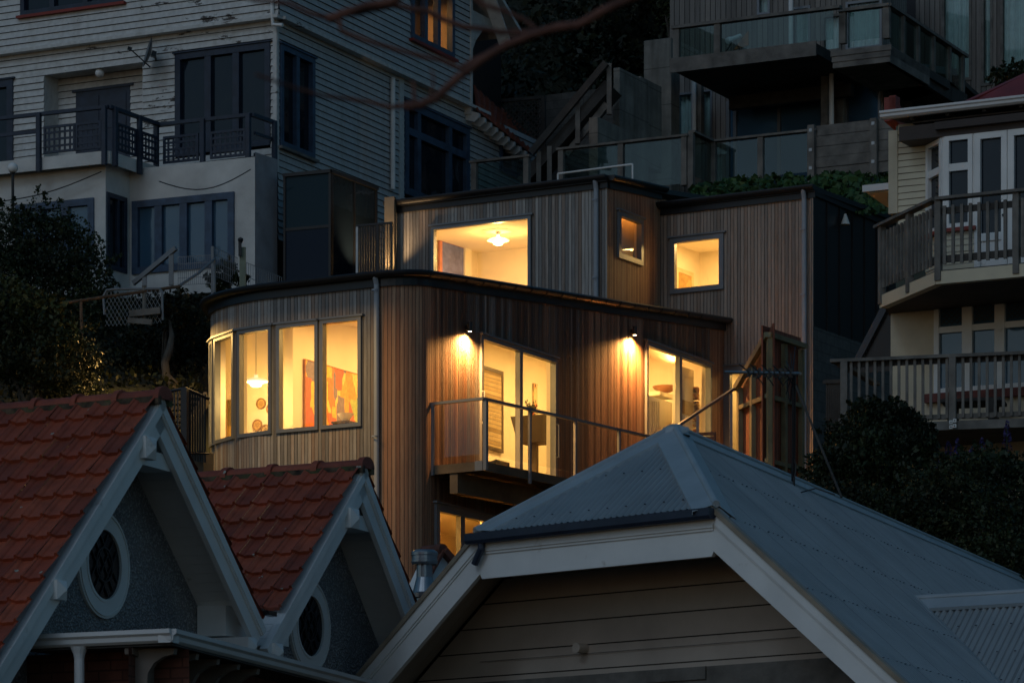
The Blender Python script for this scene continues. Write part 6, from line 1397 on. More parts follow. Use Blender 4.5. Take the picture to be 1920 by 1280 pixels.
# start of its ridge: the point of the right slope seen at pixel 1730,1130
best = None
for a in np.arange(2, 12, .05):
    for t in np.arange(.3, 4.5, .05):
        p = roofp(1, a, t); e = (p.x/p.y*FPX+960-1728)**2+(HOR-p.z/p.y*FPX-1128)**2
        if best is None or e < best[0]: best = (e, p)
DS = best[1]; DR = FH.ux.copy(); DR = Vector((math.cos(rad(-33)), math.sin(rad(-33)), 0)); side = Vector((DR.y, -DR.x, 0)); side = side if side.y < 0 else -side
m = MB(); n = int(5/.0762*6); dn = (side+Vector((0,0,-.95))); nn = DR.cross(dn); nn = nn.normalized() if nn.z > 0 else -nn.normalized()
for k in range(n):
    x0, x1 = k*5/n, (k+1)*5/n; h = lambda x: nn*(.014*math.sin(2*math.pi*x/.0762)); a, b = DS+DR*x0+h(x0), DS+DR*x1+h(x1); m.face([a, b, b+dn*2.2, a+dn*2.2], [(x0/.0762,0),(x1/.0762,0),(x1/.0762,1),(x0/.0762,1)])
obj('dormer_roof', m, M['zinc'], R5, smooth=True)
m = MB()
for x in (.6, 1.2, 1.8):
    for k in range(24): c = DS+DR*(.2+k*.2)+dn*(x*.55)+nn*.012; m.box8([c+DR*i+nn*j+side*l for j in (0,.009) for i, l in ((-.009,-.009),(.009,-.009),(.009,.009),(-.009,.009))])
o = obj('roof_screw', m, M['dark_gutter'], R5); o['kind'] = 'stuff'
dn2 = (-side+Vector((0,0,-.95))); n2 = DR.cross(dn2); n2 = n2.normalized() if n2.z > 0 else -n2.normalized()
cap(DS-DR*.08+Vector((0,0,.02)), DS+DR*5+Vector((0,0,.02)), nn, n2, .17, 'dormer_cap')
m = MB(); m.slab([DS+DR*.0, DS+DR*5, DS+DR*5+dn2*1.5, DS+dn2*1.5], n2*.01); obj('dormer_roof', m, M['zinc'], R5)
vd = None
# valley flashing along the meeting line of the two slopes
nR = nrmR; vdir = nR.cross(nn); vdir = vdir if vdir.z < 0 else -vdir; vdir.normalize()
m = MB(); m.beam(DS+nR*.015, DS+vdir*3.2+nR*.015, .28, .01, tuple(nR)); obj('valley_flashing', m, M['zinc_cap'], R5)
m = MB(); m.slab([apx+RU*1.5+Vector((0,0,-.5)), FH.p(mu-3,apx.z-3.2*pitch,0)+RU*1.2, FH.p(mu+3,apx.z-3.2*pitch,0)+RU*1.2], RU*20); obj('house_core', m, M['black'], R5)

# ------------------------------------------------------------------ aerial on the grey roof
c = P(1487, 703, 41.0)
t = thing('tv_aerial', 'old television aerial on a mast with a diagonal stay behind the grey roof ridge', 'aerial', P(1487, 905, 41.0))
bm_ = MB(); a, b = P(1361, 697, 42.0), P(1501, 700, 40.2); bm_.tube([a, b], .016, 8); obj('boom', bm_, M['galv'], t)
m = MB(); m.tube([P(1487, 930, 40.8), P(1489, 700, 40.5)], .022, 10); obj('mast', m, M['black'], t)
m = MB(); m.tube([P(1492, 722, 40.5), P(1578, 932, 40.0)], .014, 8); obj('stay', m, M['timber_dark'], t)
for k in range(9):
    p = a.lerp(b, .32+.07*k); d = Vector((.35,.75,.0)).normalized()*(.30-.012*k); m = MB(); dz = Vector((0,0,.10 if k % 2 else -.05)); m.tube([p-d-dz, p, p+d-dz], .007, 6); m.beam(p-Vector((0,0,.05)), p+Vector((0,0,.05)), .035, .035); obj('dipole', m, M['timber_dark'], t)
m = MB()
for s in (-1, 1):
    for k in range(4): p = b.lerp(a, .10); m.tube([p+Vector((0,0,0)), p+Vector((-.10,.3,0))*1.0+Vector((.05*k, 0, s*(.10+.08*k)))], .006, 5)
m.tube([P(1484,705,40.6)+Vector((.04*math.cos(x)*(1+.3*math.sin(3*x)),0,-.15+.15*math.sin(x))) for x in np.linspace(0, 6.3, 14)], .006, 5); obj('reflector', m, M['black'], t)
m = MB(); m.tube([P(1489,860,40.7)+Vector((.02*math.sin(k*1.3)+.004*k*k*.3, 0, -.075*k)) for k in range(6)]+[P(1530,915,40.0), P(1565,927,39.9)], .008, 6); obj('cable', m, M['black'], t)

# ------------------------------------------------------------------ timber screen with exposed studs
K0 = P(1440, 750, 68.5); FQ = Frame(-73, o=(K0.x, K0.y)); FR = Frame(60, o=(K0.x, K0.y)); uq = FQ.u(1381); ur = FR.u(1509)
t = thing('timber_screen', 'angled cedar screen seen from its back, pale studs and rails exposed', 'screen', (K0.x, K0.y, FQ.z(1440, 900))); zb0 = FQ.z(1440, 900)
zpk = FQ.z(1440, 627); zlf = FQ.z(1381, 728); zrt = FR.z(1440, 627)
stud = M['frame_timber']
sl = lambda u: zlf+(zpk-zlf)*(u-uq)/(0-uq)
m = MB()
def stu(F, u0, u1, z0, z1, w0=-.09, w1=.0): m.fbox(F, u0, u1, z0, z1, w0, w1)
for u in (uq+.05, uq*.55): m = MB(); stu(FQ, u-.05, u+.05, zb0-.8, sl(u)-.02); obj('stud', m, stud, t)
m = MB(); m.fbox(FQ, -.10, .0, zb0-.8, zpk-.04, -.09, 0); obj('stud', m, stud, t)
for u in (ur*.5, ur-.05): m = MB(); stu(FR, u-.05, u+.05, zb0-.8, zpk-.06); obj('stud', m, stud, t)
m = MB(); m.beam(FQ.p(uq-.02, zlf, .01), FQ.p(0, zpk, .01), .10, .11); obj('raked_plate', m, stud, t)
m = MB(); m.beam(FR.p(0, zpk, .01), FR.p(ur, zpk, .01), .10, .09); obj('top_plate', m, stud, t)
for z in (FQ.z(1440, 741), FQ.z(1440, 862)):
    m = MB(); m.fbox(FQ, uq, -.05, z-.04, z+.04, -.085, -.005); m.fbox(FR, .03, ur, z-.04, z+.04, -.085, -.005); obj('rail', m, stud, t)
cb = cedar('screen_boards', .085, [(0, (.22,.075,.045)), (.5, (.33,.12,.07)), (1, (.27,.095,.055))])
m = MB(); ext = .22
nq = int(abs(uq)/.085)
for k in range(nq+2): u = uq-.12+k*.0855; m.fbox(FQ, u, u+.08, zb0-.8, sl(min(u+.04,0))+ext, -.125, -.10)
nr = int(ur/.085)
for k in range(nr+1): u = -.02+k*.0855; m.fbox(FR, u, u+.08, zb0-.8, zpk+ext*.8, -.125, -.10)
obj('cladding', m, cb, t)
# ------------------------------------------------------------------ ground, planting, fences, the near branches
PROF = [(-30,-3.5),(0,-2.5),(30,-1.0),(45,1.8),(54,4.0),(60,6.2),(63,7.3),(66,9.3),(70,10.8),(74,12.6),(78,13.4),(84,15.6),(90,18.5),(96,22),(102,26),(112,34),(130,46),(180,70)]
def gz(x, y):
    z = float(np.interp(y, [p[0] for p in PROF], [p[1] for p in PROF]))
    k = min(1, max(0, (x+5.75)/.7)); cap = float(np.interp(y, [50,60,66,77.5,83,88],[3.0,3.8,4.6,5.0,15.5,40]))
    z = z*(1-k)+min(z, cap)*k
    if x > 2.6: z = min(z, float(np.interp(y, [84,97,101,106],[16.0,17.4,20,40])))
    return z+.25*math.sin(x*.7+y*.3)*min(1, max(0,(y-45)/20))+.18*math.sin(x*1.9-y*.9)*min(1, max(0,(y-45)/20))
m = MB(); xs = list(np.arange(-90, 91, 3.0)); ys = list(np.arange(-30, 45, 5.0))+list(np.arange(45, 120, 1.5))+[130,150,180]
idx = {}
for j, y in enumerate(ys):
    for i, x in enumerate(xs): idx[i,j] = len(m.v); m.v.append((x, y, gz(x,y)))
for j in range(len(ys)-1):
    for i in range(len(xs)-1): m.f.append((idx[i,j],idx[i+1,j],idx[i+1,j+1],idx[i,j+1])); m.uv.append([(0,0),(1,0),(1,1),(0,1)]); m.mi.append(0)
hill = struct('hillside_terrain', m, M['earth'], weld=False, smooth=True)

def leaf_mesh(name, C, size, mat, parent=None, loc=None, up=.3, long=1.7, curl=True):
    """many small leaves: C is an array of places, size one number or one per leaf"""
    n = len(C); C = np.asarray(C, float); s = np.full(n, size) if np.isscalar(size) else np.asarray(size); s = s*rng.uniform(.4, 1.0, n)**1.0*rng.choice([.8,1.2,1.7], n, p=[.5,.35,.15])
    d = rng.normal(size=(n,3)); d[:,2] += up; d /= np.linalg.norm(d, axis=1)[:,None]
    q = rng.normal(size=(n,3)); e = np.cross(d, q); e /= np.linalg.norm(e, axis=1)[:,None]; nn = np.cross(d, e)
    a = d*(s*long/2)[:,None]; b = e*(s/2)[:,None]; c = nn*(s*.18)[:,None]
    V = np.stack([C-a, C+b+c-a*.1, C+a, C-b+c-a*.1], 1).reshape(-1, 3)
    off = np.array(root_of(parent).location if parent else (loc or (0,0,0)), float); V = V-off
    me = bpy.data.meshes.new(name); me.vertices.add(4*n); me.vertices.foreach_set('co', V.ravel()); me.loops.add(4*n); me.loops.foreach_set('vertex_index', np.arange(4*n))
    me.polygons.add(n); me.polygons.foreach_set('loop_start', np.arange(0,4*n,4)); me.polygons.foreach_set('loop_total', np.full(n,4)); me.update(); me.validate(); me.materials.append(M[mat])
    o = bpy.data.objects.new(name, me); COL.objects.link(o)
    if parent: o.parent = parent
    elif loc is not None: o.location = loc
    return o
def blob(c, r, n, shell=.5):
    """leaf places in a lumpy ellipsoid, denser near its surface"""
    d = rng.normal(size=(n,3)); d /= np.linalg.norm(d, axis=1)[:,None]; ph = rng.uniform(0, 6.28, 6)
    lump = 1+.16*np.sin(5*d[:,0]+ph[0])*np.sin(4*d[:,1]+ph[1])+.14*np.sin(7*d[:,2]+ph[2]+3*d[:,0])+.08*np.sin(13*d[:,0]+9*d[:,1]+ph[3])
    rr = (shell+(1-shell)*rng.uniform(0,1,n)**.6)*lump
    return np.array(c)+d*rr[:,None]*np.array(r)
def plant(name, label, cat, base, blobs, n, size, mat, group=None, stems=6, kind=None, mats=None):
    t = thing(name, label, cat, base, group); tot = sum(b[1][0]*b[1][1]*b[1][2] for b in blobs)**1.0
    pts = [blob(b[0], b[1], max(30, int(n*(b[1][0]*b[1][1]*b[1][2]/tot)**.8 if len(blobs) > 1 else n))) for b in blobs]
    for b in blobs:          # ragged sprays that break the outline
        for k in range(9):
            d = rng.normal(size=3); d[2] = abs(d[2])*.8+.1; d /= np.linalg.norm(d); c0 = np.array(b[0])+d*np.array(b[1])*rng.uniform(.85,1.12); L = rng.uniform(.18,.42)*max(b[1]); nn = max(12, int(n/len(blobs)/55))
            tt = rng.uniform(0,1,nn)[:,None]; pts.append(c0+d*L*tt+rng.normal(size=(nn,3))*.05*(1.2-tt)*max(b[1])+np.array((0,0,-.12))*tt*tt*L)
    leaf_mesh('foliage', np.concatenate(pts), size, mat, t)
    m = MB(); bz = Vector(base)
    for k in range(stems):
        b = random.choice(blobs); e = Vector(b[0])+Vector((random.uniform(-.5,.5)*b[1][0], random.uniform(-.5,.5)*b[1][1], random.uniform(-.3,.5)*b[1][2])); s = bz+Vector((random.uniform(-.2,.2), random.uniform(-.2,.2), 0)); mid = s.lerp(e,.5)+Vector((random.uniform(-.15,.15),0,random.uniform(0,.2))); m.tube([s, mid, e], [.035,.022,.006], 5)
    obj('stems', m, M['trunk'], t)
    return t
def PX(px, py, Y): return tuple(P(px, py, Y))
# wooded hill at the top: ground cover of leaves over the slope, and trees
def ground_leaves(name, x0, x1, y0, y1, n, size, mat, thick, seed=1, mask=None):
    r = np.random.default_rng(seed); x = r.uniform(x0, x1, n); y = r.uniform(y0, y1, n); cl = .5+.5*np.sin(x*1.3+1.7*np.sin(y*.9))*np.sin(y*1.1+1.3*np.sin(x*.7)); z = np.array([gz(a,b) for a, b in zip(x,y)])+thick*(.15+cl)*r.uniform(.1,1,n)
    C = np.stack([x,y,z],1)
    if mask is not None: C = C[mask(C)]
    o = leaf_mesh(name, C, size, mat); o['kind'] = 'stuff'; return o
BAYP = PT.pt(W[1][0])
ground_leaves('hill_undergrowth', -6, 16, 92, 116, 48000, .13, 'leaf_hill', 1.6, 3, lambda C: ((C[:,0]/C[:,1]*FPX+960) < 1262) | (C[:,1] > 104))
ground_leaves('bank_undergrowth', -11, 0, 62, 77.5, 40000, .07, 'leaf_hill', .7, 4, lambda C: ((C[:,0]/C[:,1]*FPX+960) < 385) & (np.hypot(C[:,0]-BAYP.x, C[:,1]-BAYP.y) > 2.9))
ground_leaves('garden_undergrowth', 4.2, 13, 50, 64, 14000, .10, 'leaf_dark', .7, 5)
tr = [(1010,40,108,2.6,2.6),(1130,60,106,3.0,2.8),(1215,-5,103,2.4,2.6),(1060,130,103,2.2,1.8),(940,60,110,2.4,3.0),(1180,140,101,1.8,1.6),(985,150,104,1.6,1.4),(1285,5,99,1.3,1.3),(905,120,105,1.5,2.0)]
labs = ['broad dark tree on the hill behind the white gable bracket','largest dark round tree above the grey timber stairs','dark tree crown at the top edge left of the timber decks','low dark tree directly above the stair handrail','tall dark tree touching the top edge beside the white gable','small dark tree beside the concrete wall','small dark tree over the tiled lean-to','small tree with lighter leaves left of the top deck','narrow dark tree behind the white gable corner']
for (px,py,Y,r,h), lab in zip(tr, labs):
    c = P(px, py, Y); base = (c.x, c.y, gz(c.x,c.y)-.2); t = thing('hill_tree', lab, 'tree', base, 'trees on the dark hill')
    pts = [blob(c, (r*.7,r*.7,h*.6), 2000)]
    for k in range(7): pts.append(blob((c.x+random.uniform(-.8,.8)*r, c.y+random.uniform(-.7,.7)*r, c.z+random.uniform(-.7,.7)*h), (r*.42,r*.42,h*.34), 1000))
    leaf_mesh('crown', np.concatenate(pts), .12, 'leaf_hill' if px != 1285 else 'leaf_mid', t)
    m = MB(); b = Vector(base); m.tube([b, b.lerp(c,.5)+Vector((.2,0,0)), c], [.22,.15,.06], 8)
    for k in range(5): m.tube([b.lerp(c,.4+.1*k), c+Vector((random.uniform(-.7,.7)*r, random.uniform(-.5,.5)*r, random.uniform(-.3,.6)*h))], [.08,.02], 5)
    obj('trunk', m, M['trunk'], t)
# creeper with big leaves between the cedar house and the retaining fence
r = np.random.default_rng(11); pts = []
for k in range(2600):
    px = r.uniform(1296, 1690); top = np.interp(px, [1296,1335,1400,1450,1530,1600,1690],[352,340,334,327,331,312,316]); py = r.uniform(top, 400); Y = 82.5-(py-315)*.075+r.uniform(-.25,.25); pts.append(P(px, py, Y))
o = leaf_mesh('creeper', pts, .17, 'leaf_creeper', None, None, .5, 1.05); o['kind'] = 'stuff'
m = MB(); m.slab([P(1290,372,80.5),P(1700,372,80.5),P(1700,330,83.2),P(1530,338,82.9),P(1340,350,82.9),P(1290,356,82.9)], (0,.6,-1.0)); struct('planted_bank', m, M['earth'])
# ivy hill and bushes on the left
plant('ivy_mass', 'big dark tangle of ivy hanging in front of the old house ground floor', 'ivy', PX(60,600,73.5), [(PX(20,455,74.5),(1.2,.8,.75)),(PX(95,470,74.2),(1.0,.8,.9)),(PX(150,530,73.6),(.75,.8,.8)),(PX(60,540,73.8),(1.3,.8,.8)),(PX(175,590,73),(.7,.6,.5)),(PX(-20,520,74),(1.0,.8,1.0))], 20000, .05, 'leaf_dark')
plant('yellow_bush', 'rounded bush with yellowish leaf tips at the left edge', 'bush', PX(60,760,66), [(PX(40,640,66),(1.0,.8,.95)),(PX(105,665,65.6),(.75,.7,.75)),(PX(-10,610,66.2),(.75,.7,.75)),(PX(70,590,66.4),(.45,.5,.4)),(PX(130,715,66.4),(.6,.6,.5))], 16000, .05, 'leaf_mid')
o = leaf_mesh('leaf_tips', np.concatenate([blob(PX(x,y,65.5),(.26,.3,.22),130,.3) for x,y in ((12,535),(40,552),(68,560),(92,575),(105,600),(120,615),(75,600),(20,575),(128,640))]), .07, 'leaf_yellow', [o for o in bpy.data.objects if o.name.startswith('yellow_bush')][0])
plant('glossy_bush', 'dark glossy bush growing below the mesh gate on the left bank', 'bush', PX(320,720,71), [(PX(335,585,70.5),(.5,.5,.38)),(PX(360,625,72.2),(.55,.6,.65)),(PX(300,660,71.5),(.8,.6,.5)),(PX(240,690,71),(.7,.6,.4))], 9000, .055, 'leaf_hill')
plant('climber', 'thin climber on the wire fence by the corner of the old house', 'climber', PX(420,545,73), [(PX(425,510,73),(.22,.2,.22)),(PX(408,530,73),(.25,.2,.2)),(PX(452,528,72.6),(.15,.15,.12))], 500, .07, 'leaf_dark', stems=3)
t = thing('tree_trunk', 'bare pale twisted trunk leaning on the bank above the tiled ridge', 'trunk', PX(335, 745, 67)); m = MB(); m.tube([P(335,752,69.5),P(326,722,69.5),P(312,705,69.6),P(309,680,69.7),P(318,655,69.8),P(322,630,70),P(318,600,70.3)], [.13,.11,.08,.075,.07,.05,.02], 9); obj('trunk', m, M['trunk'], t)
# right hand garden
plant('leafy_shrub', 'large dense leafy shrub in front of the lower deck', 'shrub', PX(1640,960,56), [(PX(1650,800,56.6),(.55,.5,.45)),(PX(1600,850,56.4),(.55,.5,.55)),(PX(1690,820,56.4),(.5,.5,.5)),(PX(1640,880,56),(.75,.6,.6)),(PX(1560,890,56.3),(.45,.5,.4)),(PX(1710,870,56),(.45,.5,.5)),(PX(1620,775,57),(.25,.3,.2))], 20000, .045, 'leaf_dark')
plant('feathery_shrub', 'paler feathery shrub lower in the right garden', 'shrub', PX(1770,1060,52), [(PX(1770,930,53),(.7,.6,.45)),(PX(1720,985,52.5),(.75,.6,.5)),(PX(1820,1000,52.5),(.7,.6,.5)),(PX(1870,1060,52),(.7,.5,.5)),(PX(1590,940,53.2),(.6,.6,.3)),(PX(1650,980,52.6),(.7,.6,.4)),(PX(1800,880,53.2),(.4,.4,.25))], 22000, .042, 'leaf_mid')
plant('edge_shrub', 'dark shrub behind the lupins at the right edge', 'shrub', PX(1900,960,54), [(PX(1890,920,54.5),(.8,.6,.6)),(PX(1930,1000,54),(.6,.5,.6)),(PX(1850,890,55),(.5,.5,.4))], 9000, .05, 'leaf_dark')
plant('roof_shrub', 'spiky dark shrub behind the red roof at the right edge', 'shrub', PX(1895,190,70), [(PX(1885,148,70),(.3,.3,.2)),(PX(1905,138,70),(.3,.3,.2)),(PX(1925,150,70),(.3,.3,.25))], 700, .07, 'leaf_dark')
lp = [(1795,850,34,'first lupin from the left, just below the four washer plates'),(1822,860,30,'lupin with a blunt tip right of the washer plates'),(1841,845,30,'tall lupin against the deck edge board'),(1852,868,28,'short lupin between two taller ones'),(1888,822,42,'tallest lupin rising above the deck edge'),(1765,868,20,'small lupin at the left end of the lupins'),(1832,885,34,'low broad lupin beneath the deck'),(1862,890,26,'low lupin left of the right edge group'),(1880,880,30,'dark lupin behind the tallest one'),(1902,880,30,'lupin close to the right edge'),(1816,905,30,'lowest lupin in the middle of the bed'),(1895,920,30,'lowest lupin by the right edge'),(1778,845,22,'faint lupin under the left washer plates')]
for px, py, h, lab in lp:
    Y = 55.6+random.uniform(-.2,.3); c = P(px, py, Y); H = h/FPX*Y*1.15; t = thing('lupin', lab, 'flower', (c.x, c.y, c.z-H-.8), 'purple lupins')
    n = 150; tt = rng.uniform(0,1,n); a = rng.uniform(0,6.28,n); rr = (.07*(1-tt)**.7+.008); C = np.stack([c.x+rr*np.cos(a), c.y+rr*np.sin(a), c.z-H*.5+H*1.2*tt],1); leaf_mesh('flower_spike', C, .035, 'lupin', t, None, .6, 1.0)
    m = MB(); m.tube([(c.x,c.y,c.z-H-.8),(c.x,c.y,c.z+H*.5)], .012, 5); obj('stem', m, M['leaf_mid'], t)
# fences and rails on the left bank
def rails(name, label, cat, base, pts_list, r, mat, posts=(), pr=.03, group=None):
    t = thing(name, label, cat, base, group)
    for pts in pts_list: m = MB(); m.tube(pts, r, 8); obj('rail', m, M[mat], t)
    for a, b in posts: m = MB(); m.tube([a, b], pr, 8); obj('post', m, M[mat], t)
    return t
M['rust'] = plain('rusty_pipe', (.20,.11,.06), .7, .2, .3, 8); M['wire'] = plain('fence_wire', (.20,.215,.23), .5, .4, .1)
rails('pipe_rail', 'rusty pipe handrail running up the left bank', 'handrail', PX(152,640,68.5), [[P(88,573,68.5),P(200,556,69.3),P(336,537,70.5)]], .03, 'rust', [(P(152,566,68.9),P(153,640,68.9))])
rails('stair_rail', 'white pipe handrail rising beyond the rusty rail', 'handrail', PX(336,575,70.6), [[P(336,536,70.5),P(372,512,71.2),P(402,486,72)]], .028, 'wire', [(P(402,486,72),P(402,548,72))])
t = thing('mesh_gate', 'sagging wire mesh gate with a curved tube frame on the bank', 'gate', PX(245,615,70))
F = Frame(-18, o=tuple(P(250,570,70).xy)); m = MB(); pts = [F.at(x,y) for x,y in ((196,590),(194,555),(200,544),(215,542),(300,541),(304,548),(305,600))]; m.tube(pts, .025, 8); obj('frame', m, M['wire'], t)
m = MB(); a,b,c_,d_ = F.rect(197, 545, 303, 606)
for k in range(-14, 24):
    for sg in (1,-1):
        x = a+(b-a)*k/14; x1 = x+sg*(d_-c_)*.6; q = []
        for s in np.linspace(0,1,12):
            xx = x+(x1-x)*s
            if a <= xx <= b: q.append(F.p(xx, c_+(d_-c_)*s, 0))
        if len(q) > 1: m.tube([q[0], q[-1]], .0045, 4, False)
obj('mesh', m, M['wire'], t)
m = MB(); m.tube([F.at(270,535), F.at(271,600)], .04, 8); obj('post', m, M['concrete'], t); m = MB(); m.beam(F.at(243,588,.1), F.at(300,582,.1), .05, .12); m.beam(F.at(240,600,.1), F.at(285,604,.1), .05, .10); obj('board', m, M['old_timber'], t)
FS_ = Frame(-30, o=tuple(P(290,500,73.2).xy))
t = thing('white_stair_rail', 'white timber stair railing at the foot of the blue glass doors', 'handrail', PX(290,540,73.2)); m = MB(); m.beam(FS_.at(250,531), FS_.at(330,465), .07, .09); obj('rail', m, M['wire'], t)
for x, y0, y1 in ((321,468,535),(271,516,545)): m = MB(); m.beam(FS_.at(x,y1,-.03), FS_.at(x,y0,-.03), .09, .09, (0,1,0)); obj('post', m, M['wire'], t)
def wire_panel(name, label, F, x0, y0, x1, y1, nx, nz, loops=True):
    t = thing(name, label, 'fence', F.at((x0+x1)/2, max(y0,y1)+40), None); m = MB(); u0, u1 = F.u(x0), F.u(x1); za, zb = F.z(x0,y0), F.z(x1,y1); H = .55
    top = lambda u: za+(zb-za)*(u-u0)/(u1-u0)
    for k in range(nx+1): u = u0+(u1-u0)*k/nx; m.tube([F.p(u,top(u)-H), F.p(u,top(u))], .0065, 4, False)
    for k in range(nz+1): z = -H*k/nz; m.tube([F.p(u0,za+z), F.p(u1,zb+z)], .0065, 4, False)
    obj('wire_mesh', m, M['wire'], t); return t
F = Frame(-20, o=tuple(P(370,490,72.6).xy)); wire_panel('wire_fence', 'white wire fence panel before the blue glass doors', F, 334, 482, 396, 478, 16, 4)
F = Frame(30, o=tuple(P(398,470,72.6).xy)); wire_panel('wire_fence', 'looped wire fence panel turning back to the green post', F, 398, 462, 446, 484, 14, 4)
F = Frame(30, o=tuple(P(465,500,73).xy)); wire_panel('wire_fence', 'white picket wire fence between green post and porch', F, 462, 492, 528, 520, 16, 2)
F = Frame(-20, o=tuple(P(30,400,75).xy)); wire_panel('wire_fence', 'wire fence on top of the ivy under the globe lamp', F, -10, 386, 66, 382, 10, 2)
m = MB(); m.beam(P(398,552,72.5), P(398,462,72.5), .05, .05, (0,1,0)); solo('steel_post', m, M['wire'], 'thin white steel post at the corner of the wire fence', 'post', P(398,552,72.5))
t = thing('meter_post', 'green post with a black cap box by the wire fence', 'post', PX(455,545,72.4)); m = MB(); m.beam(P(455,540,72.4), P(455,464,72.4), .12, .10, (0,1,0)); obj('post', m, plain('pale_green_paint', (.22,.25,.18), .6), t); m = MB(); m.beam(P(450,480,72.3), P(450,448,72.3), .06, .06, (0,1,0)); m.lathe(P(451,450,72.3), [(0,.06),(.05,.03),(.055,0),(.03,-.06),(0,-.06)], 10); obj('cap', m, M['black'], t)
# dark steel stair railing behind the tiled ridge
t = thing('steel_railing', 'dark steel stair railing between the tiled roof and the curved cedar wall', 'railing', PX(350,850,60)); F = Frame(-20, 347, 60.5); F2 = Frame(50, o=tuple(F.o.xy)); zt = F.z(347,728); zb_ = F.z(347,850)
m = MB(); m.tube([F.at(306,736), F.p(0,zt), F2.at(391,747)], .028, 8); m.tube([F.at(306,836), F.p(0,zb_), F2.at(391,850)], .02, 8); obj('handrail', m, M['black'], t)
m = MB(); m.fbox(F, -.05, .05, zb_-.4, zt, -.05, .05); obj('post', m, M['black'], t)
u0 = F.u(308); 
for k in range(6): u = u0+k*(0-u0)/6; m = MB(); m.fbox(F, u-.012, u+.012, zb_, zt-.02, -.012, .012); obj('baluster', m, M['black'], t)
e = F2.u(389)
for k in range(1, 9): u = e*k/9; m = MB(); m.fbox(F2, u-.012, u+.012, zb_-.1, zt-.04, -.012, .012); obj('baluster', m, M['black'], t)
t = thing('timber_steps', 'dim timber steps climbing behind the dark steel railing', 'stairs', PX(370,850,61.5))
for k in range(6): m = MB(); p = P(335+k*7, 800-k*11, 62.6+k*.2); m.beam(p-Vector((.35,0,0)), p+Vector((.16,0,0)), .3, .05); obj('tread', m, M['timber_dark'], t)
m = MB(); m.beam(P(340,830,62.4), P(388,745,63.4), .05, .22); obj('stringer', m, M['timber_dark'], t)
m = MB(); m.fbox(Frame(-20, 350, 61), -1.2, .30, gz(-5,61)-1, P(380,846,61).z, -.4, 0); solo('retaining_boards', m, M['wood_beam'], 'brown retaining boards under the dark steel railing', 'retaining wall', tuple(P(350,900,61)))
# bare branches close to the camera
t = thing('bare_branch', 'out of focus bare reddish branches hanging across the top of the view', 'branch', PX(1250,-60,8.2))
def br(pts, r, Y=8.0): 
    m = MB(); q = [P(x,y,Y+dy) for x,y,dy in pts]; n = []
    for k in range(len(q)-1):
        for s in (0,.5): n.append(q[k].lerp(q[k+1], s)+Vector((random.uniform(-.004,.004),0,random.uniform(-.004,.004))))
    n.append(q[-1]); rr = [r[0]+(r[1]-r[0])*k/(len(n)-1) for k in range(len(n))]; m.tube(n, rr, 8); return obj('twig', m, M['bark'], t, smooth=True)
br([(1300,-50,0),(1170,0,0),(1090,45,0),(1000,62,.1),(900,112,.1),(866,140,.1)], (.010,.0095)); br([(868,138,.1),(850,158,.1),(815,186,.1),(790,196,.1),(760,199,.1)], (.0095,.010))
br([(790,197,.1),(735,200,.1),(640,188,.1),(560,170,0),(480,140,-.1)], (.006,.003))
br([(790,-40,.2),(740,4,.2),(690,14,.2),(640,26,.2),(612,36,.2)], (.009,.010)); br([(628,30,.2),(640,60,.2),(700,80,.2),(760,100,.2),(830,110,.2),(860,128,.2),(905,105,.2)], (.006,.005))
br([(660,24,.2),(740,10,.3),(800,22,.3),(870,52,.3),(940,64,.3),(1000,60,.3)], (.007,.006))
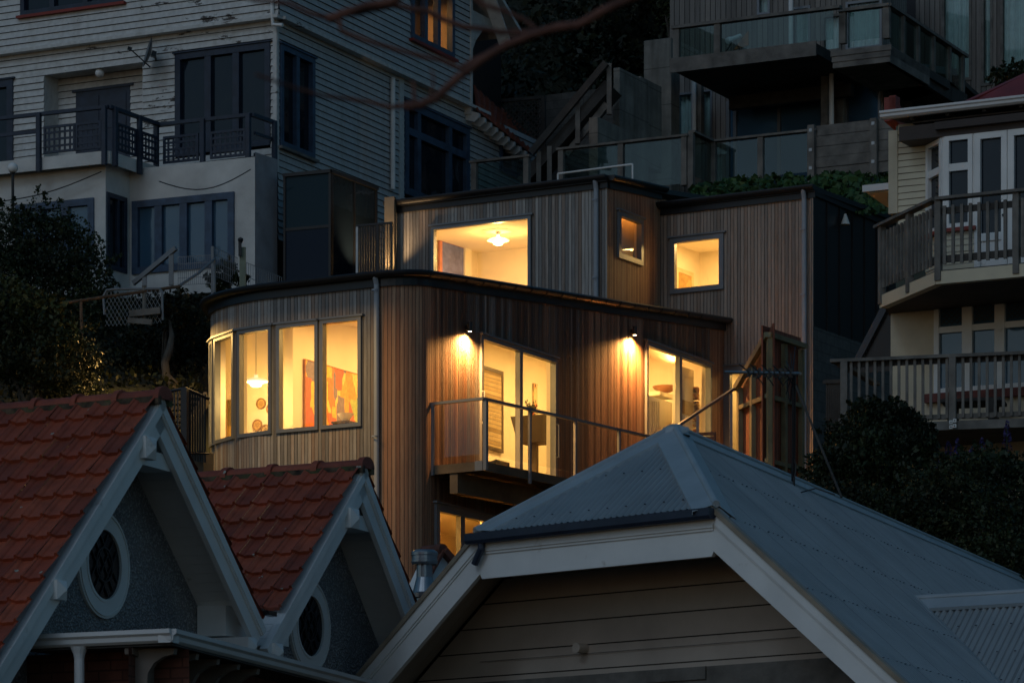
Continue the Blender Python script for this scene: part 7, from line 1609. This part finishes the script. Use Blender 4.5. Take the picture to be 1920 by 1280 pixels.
br([(615,34,.2),(540,8,.2),(430,-10,.2),(300,-40,.2)], (.006,.003)); br([(775,196,.1),(778,170,.1),(772,150,.1)], (.006,.003)); br([(805,190,.1),(812,160,.1),(808,130,.1)], (.004,.002)); br([(860,-40,.2),(905,10,.2),(990,40,.2),(1010,60,.2)], (.005,.005))
# ------------------------------------------------------------------ camera, sky, picture settings
cam = bpy.data.cameras.new('camera'); co = bpy.data.objects.new('camera', cam); COL.objects.link(co)
co.rotation_euler = (math.pi/2, 0, 0); cam.sensor_width = 36; cam.lens = FPX/1920*36; cam.shift_y = (HOR-640)/1920
cam.clip_start = .5; cam.clip_end = 2000; cam.dof.use_dof = True; cam.dof.focus_distance = 50; cam.dof.aperture_fstop = 7.5
SC.camera = co
w = bpy.data.worlds.new('World'); SC.world = w; w.use_nodes = True; nt = w.node_tree
sky = nt.nodes.new('ShaderNodeTexSky'); sky.sky_type = 'NISHITA'; sky.sun_disc = False
SUN_EL, SUN_ROT = rad(38), rad(212)
sky.sun_elevation = SUN_EL; sky.sun_rotation = SUN_ROT; sky.ozone_density = 2.5; sky.altitude = 100
hs = nt.nodes.new('ShaderNodeHueSaturation'); hs.inputs['Saturation'].default_value = 1.28; hs.inputs['Hue'].default_value = .482; nt.links.new(sky.outputs[0], hs.inputs['Color']); nt.links.new(hs.outputs[0], nt.nodes['Background'].inputs[0]); nt.nodes['Background'].inputs[1].default_value = .0195
sl = bpy.data.lights.new('sun', 'SUN'); sl.energy = .078; sl.angle = rad(14); sl.color = (.44, .73, 1.0)
so = bpy.data.objects.new('sun', sl); COL.objects.link(so)
# direction towards the sun: rotation measured from +Y clockwise
dv = Vector((math.sin(SUN_ROT)*math.cos(SUN_EL), math.cos(SUN_ROT)*math.cos(SUN_EL), math.sin(SUN_EL)))
so.rotation_euler = dv.to_track_quat('Z', 'Y').to_euler(); so.location = (-20, -30, 60)
vs = SC.view_settings; SC.display_settings.display_device = 'sRGB'; vs.view_transform = 'Standard'; vs.look = 'None'; vs.exposure = 1.0; vs.gamma = 1; vs.use_curve_mapping = False
SC.cycles.use_denoising = True; SC.cycles.max_bounces = 8; SC.cycles.transparent_max_bounces = 24; SC.cycles.sample_clamp_indirect = 4
SC.cycles.caustics_reflective = False; SC.cycles.caustics_refractive = False
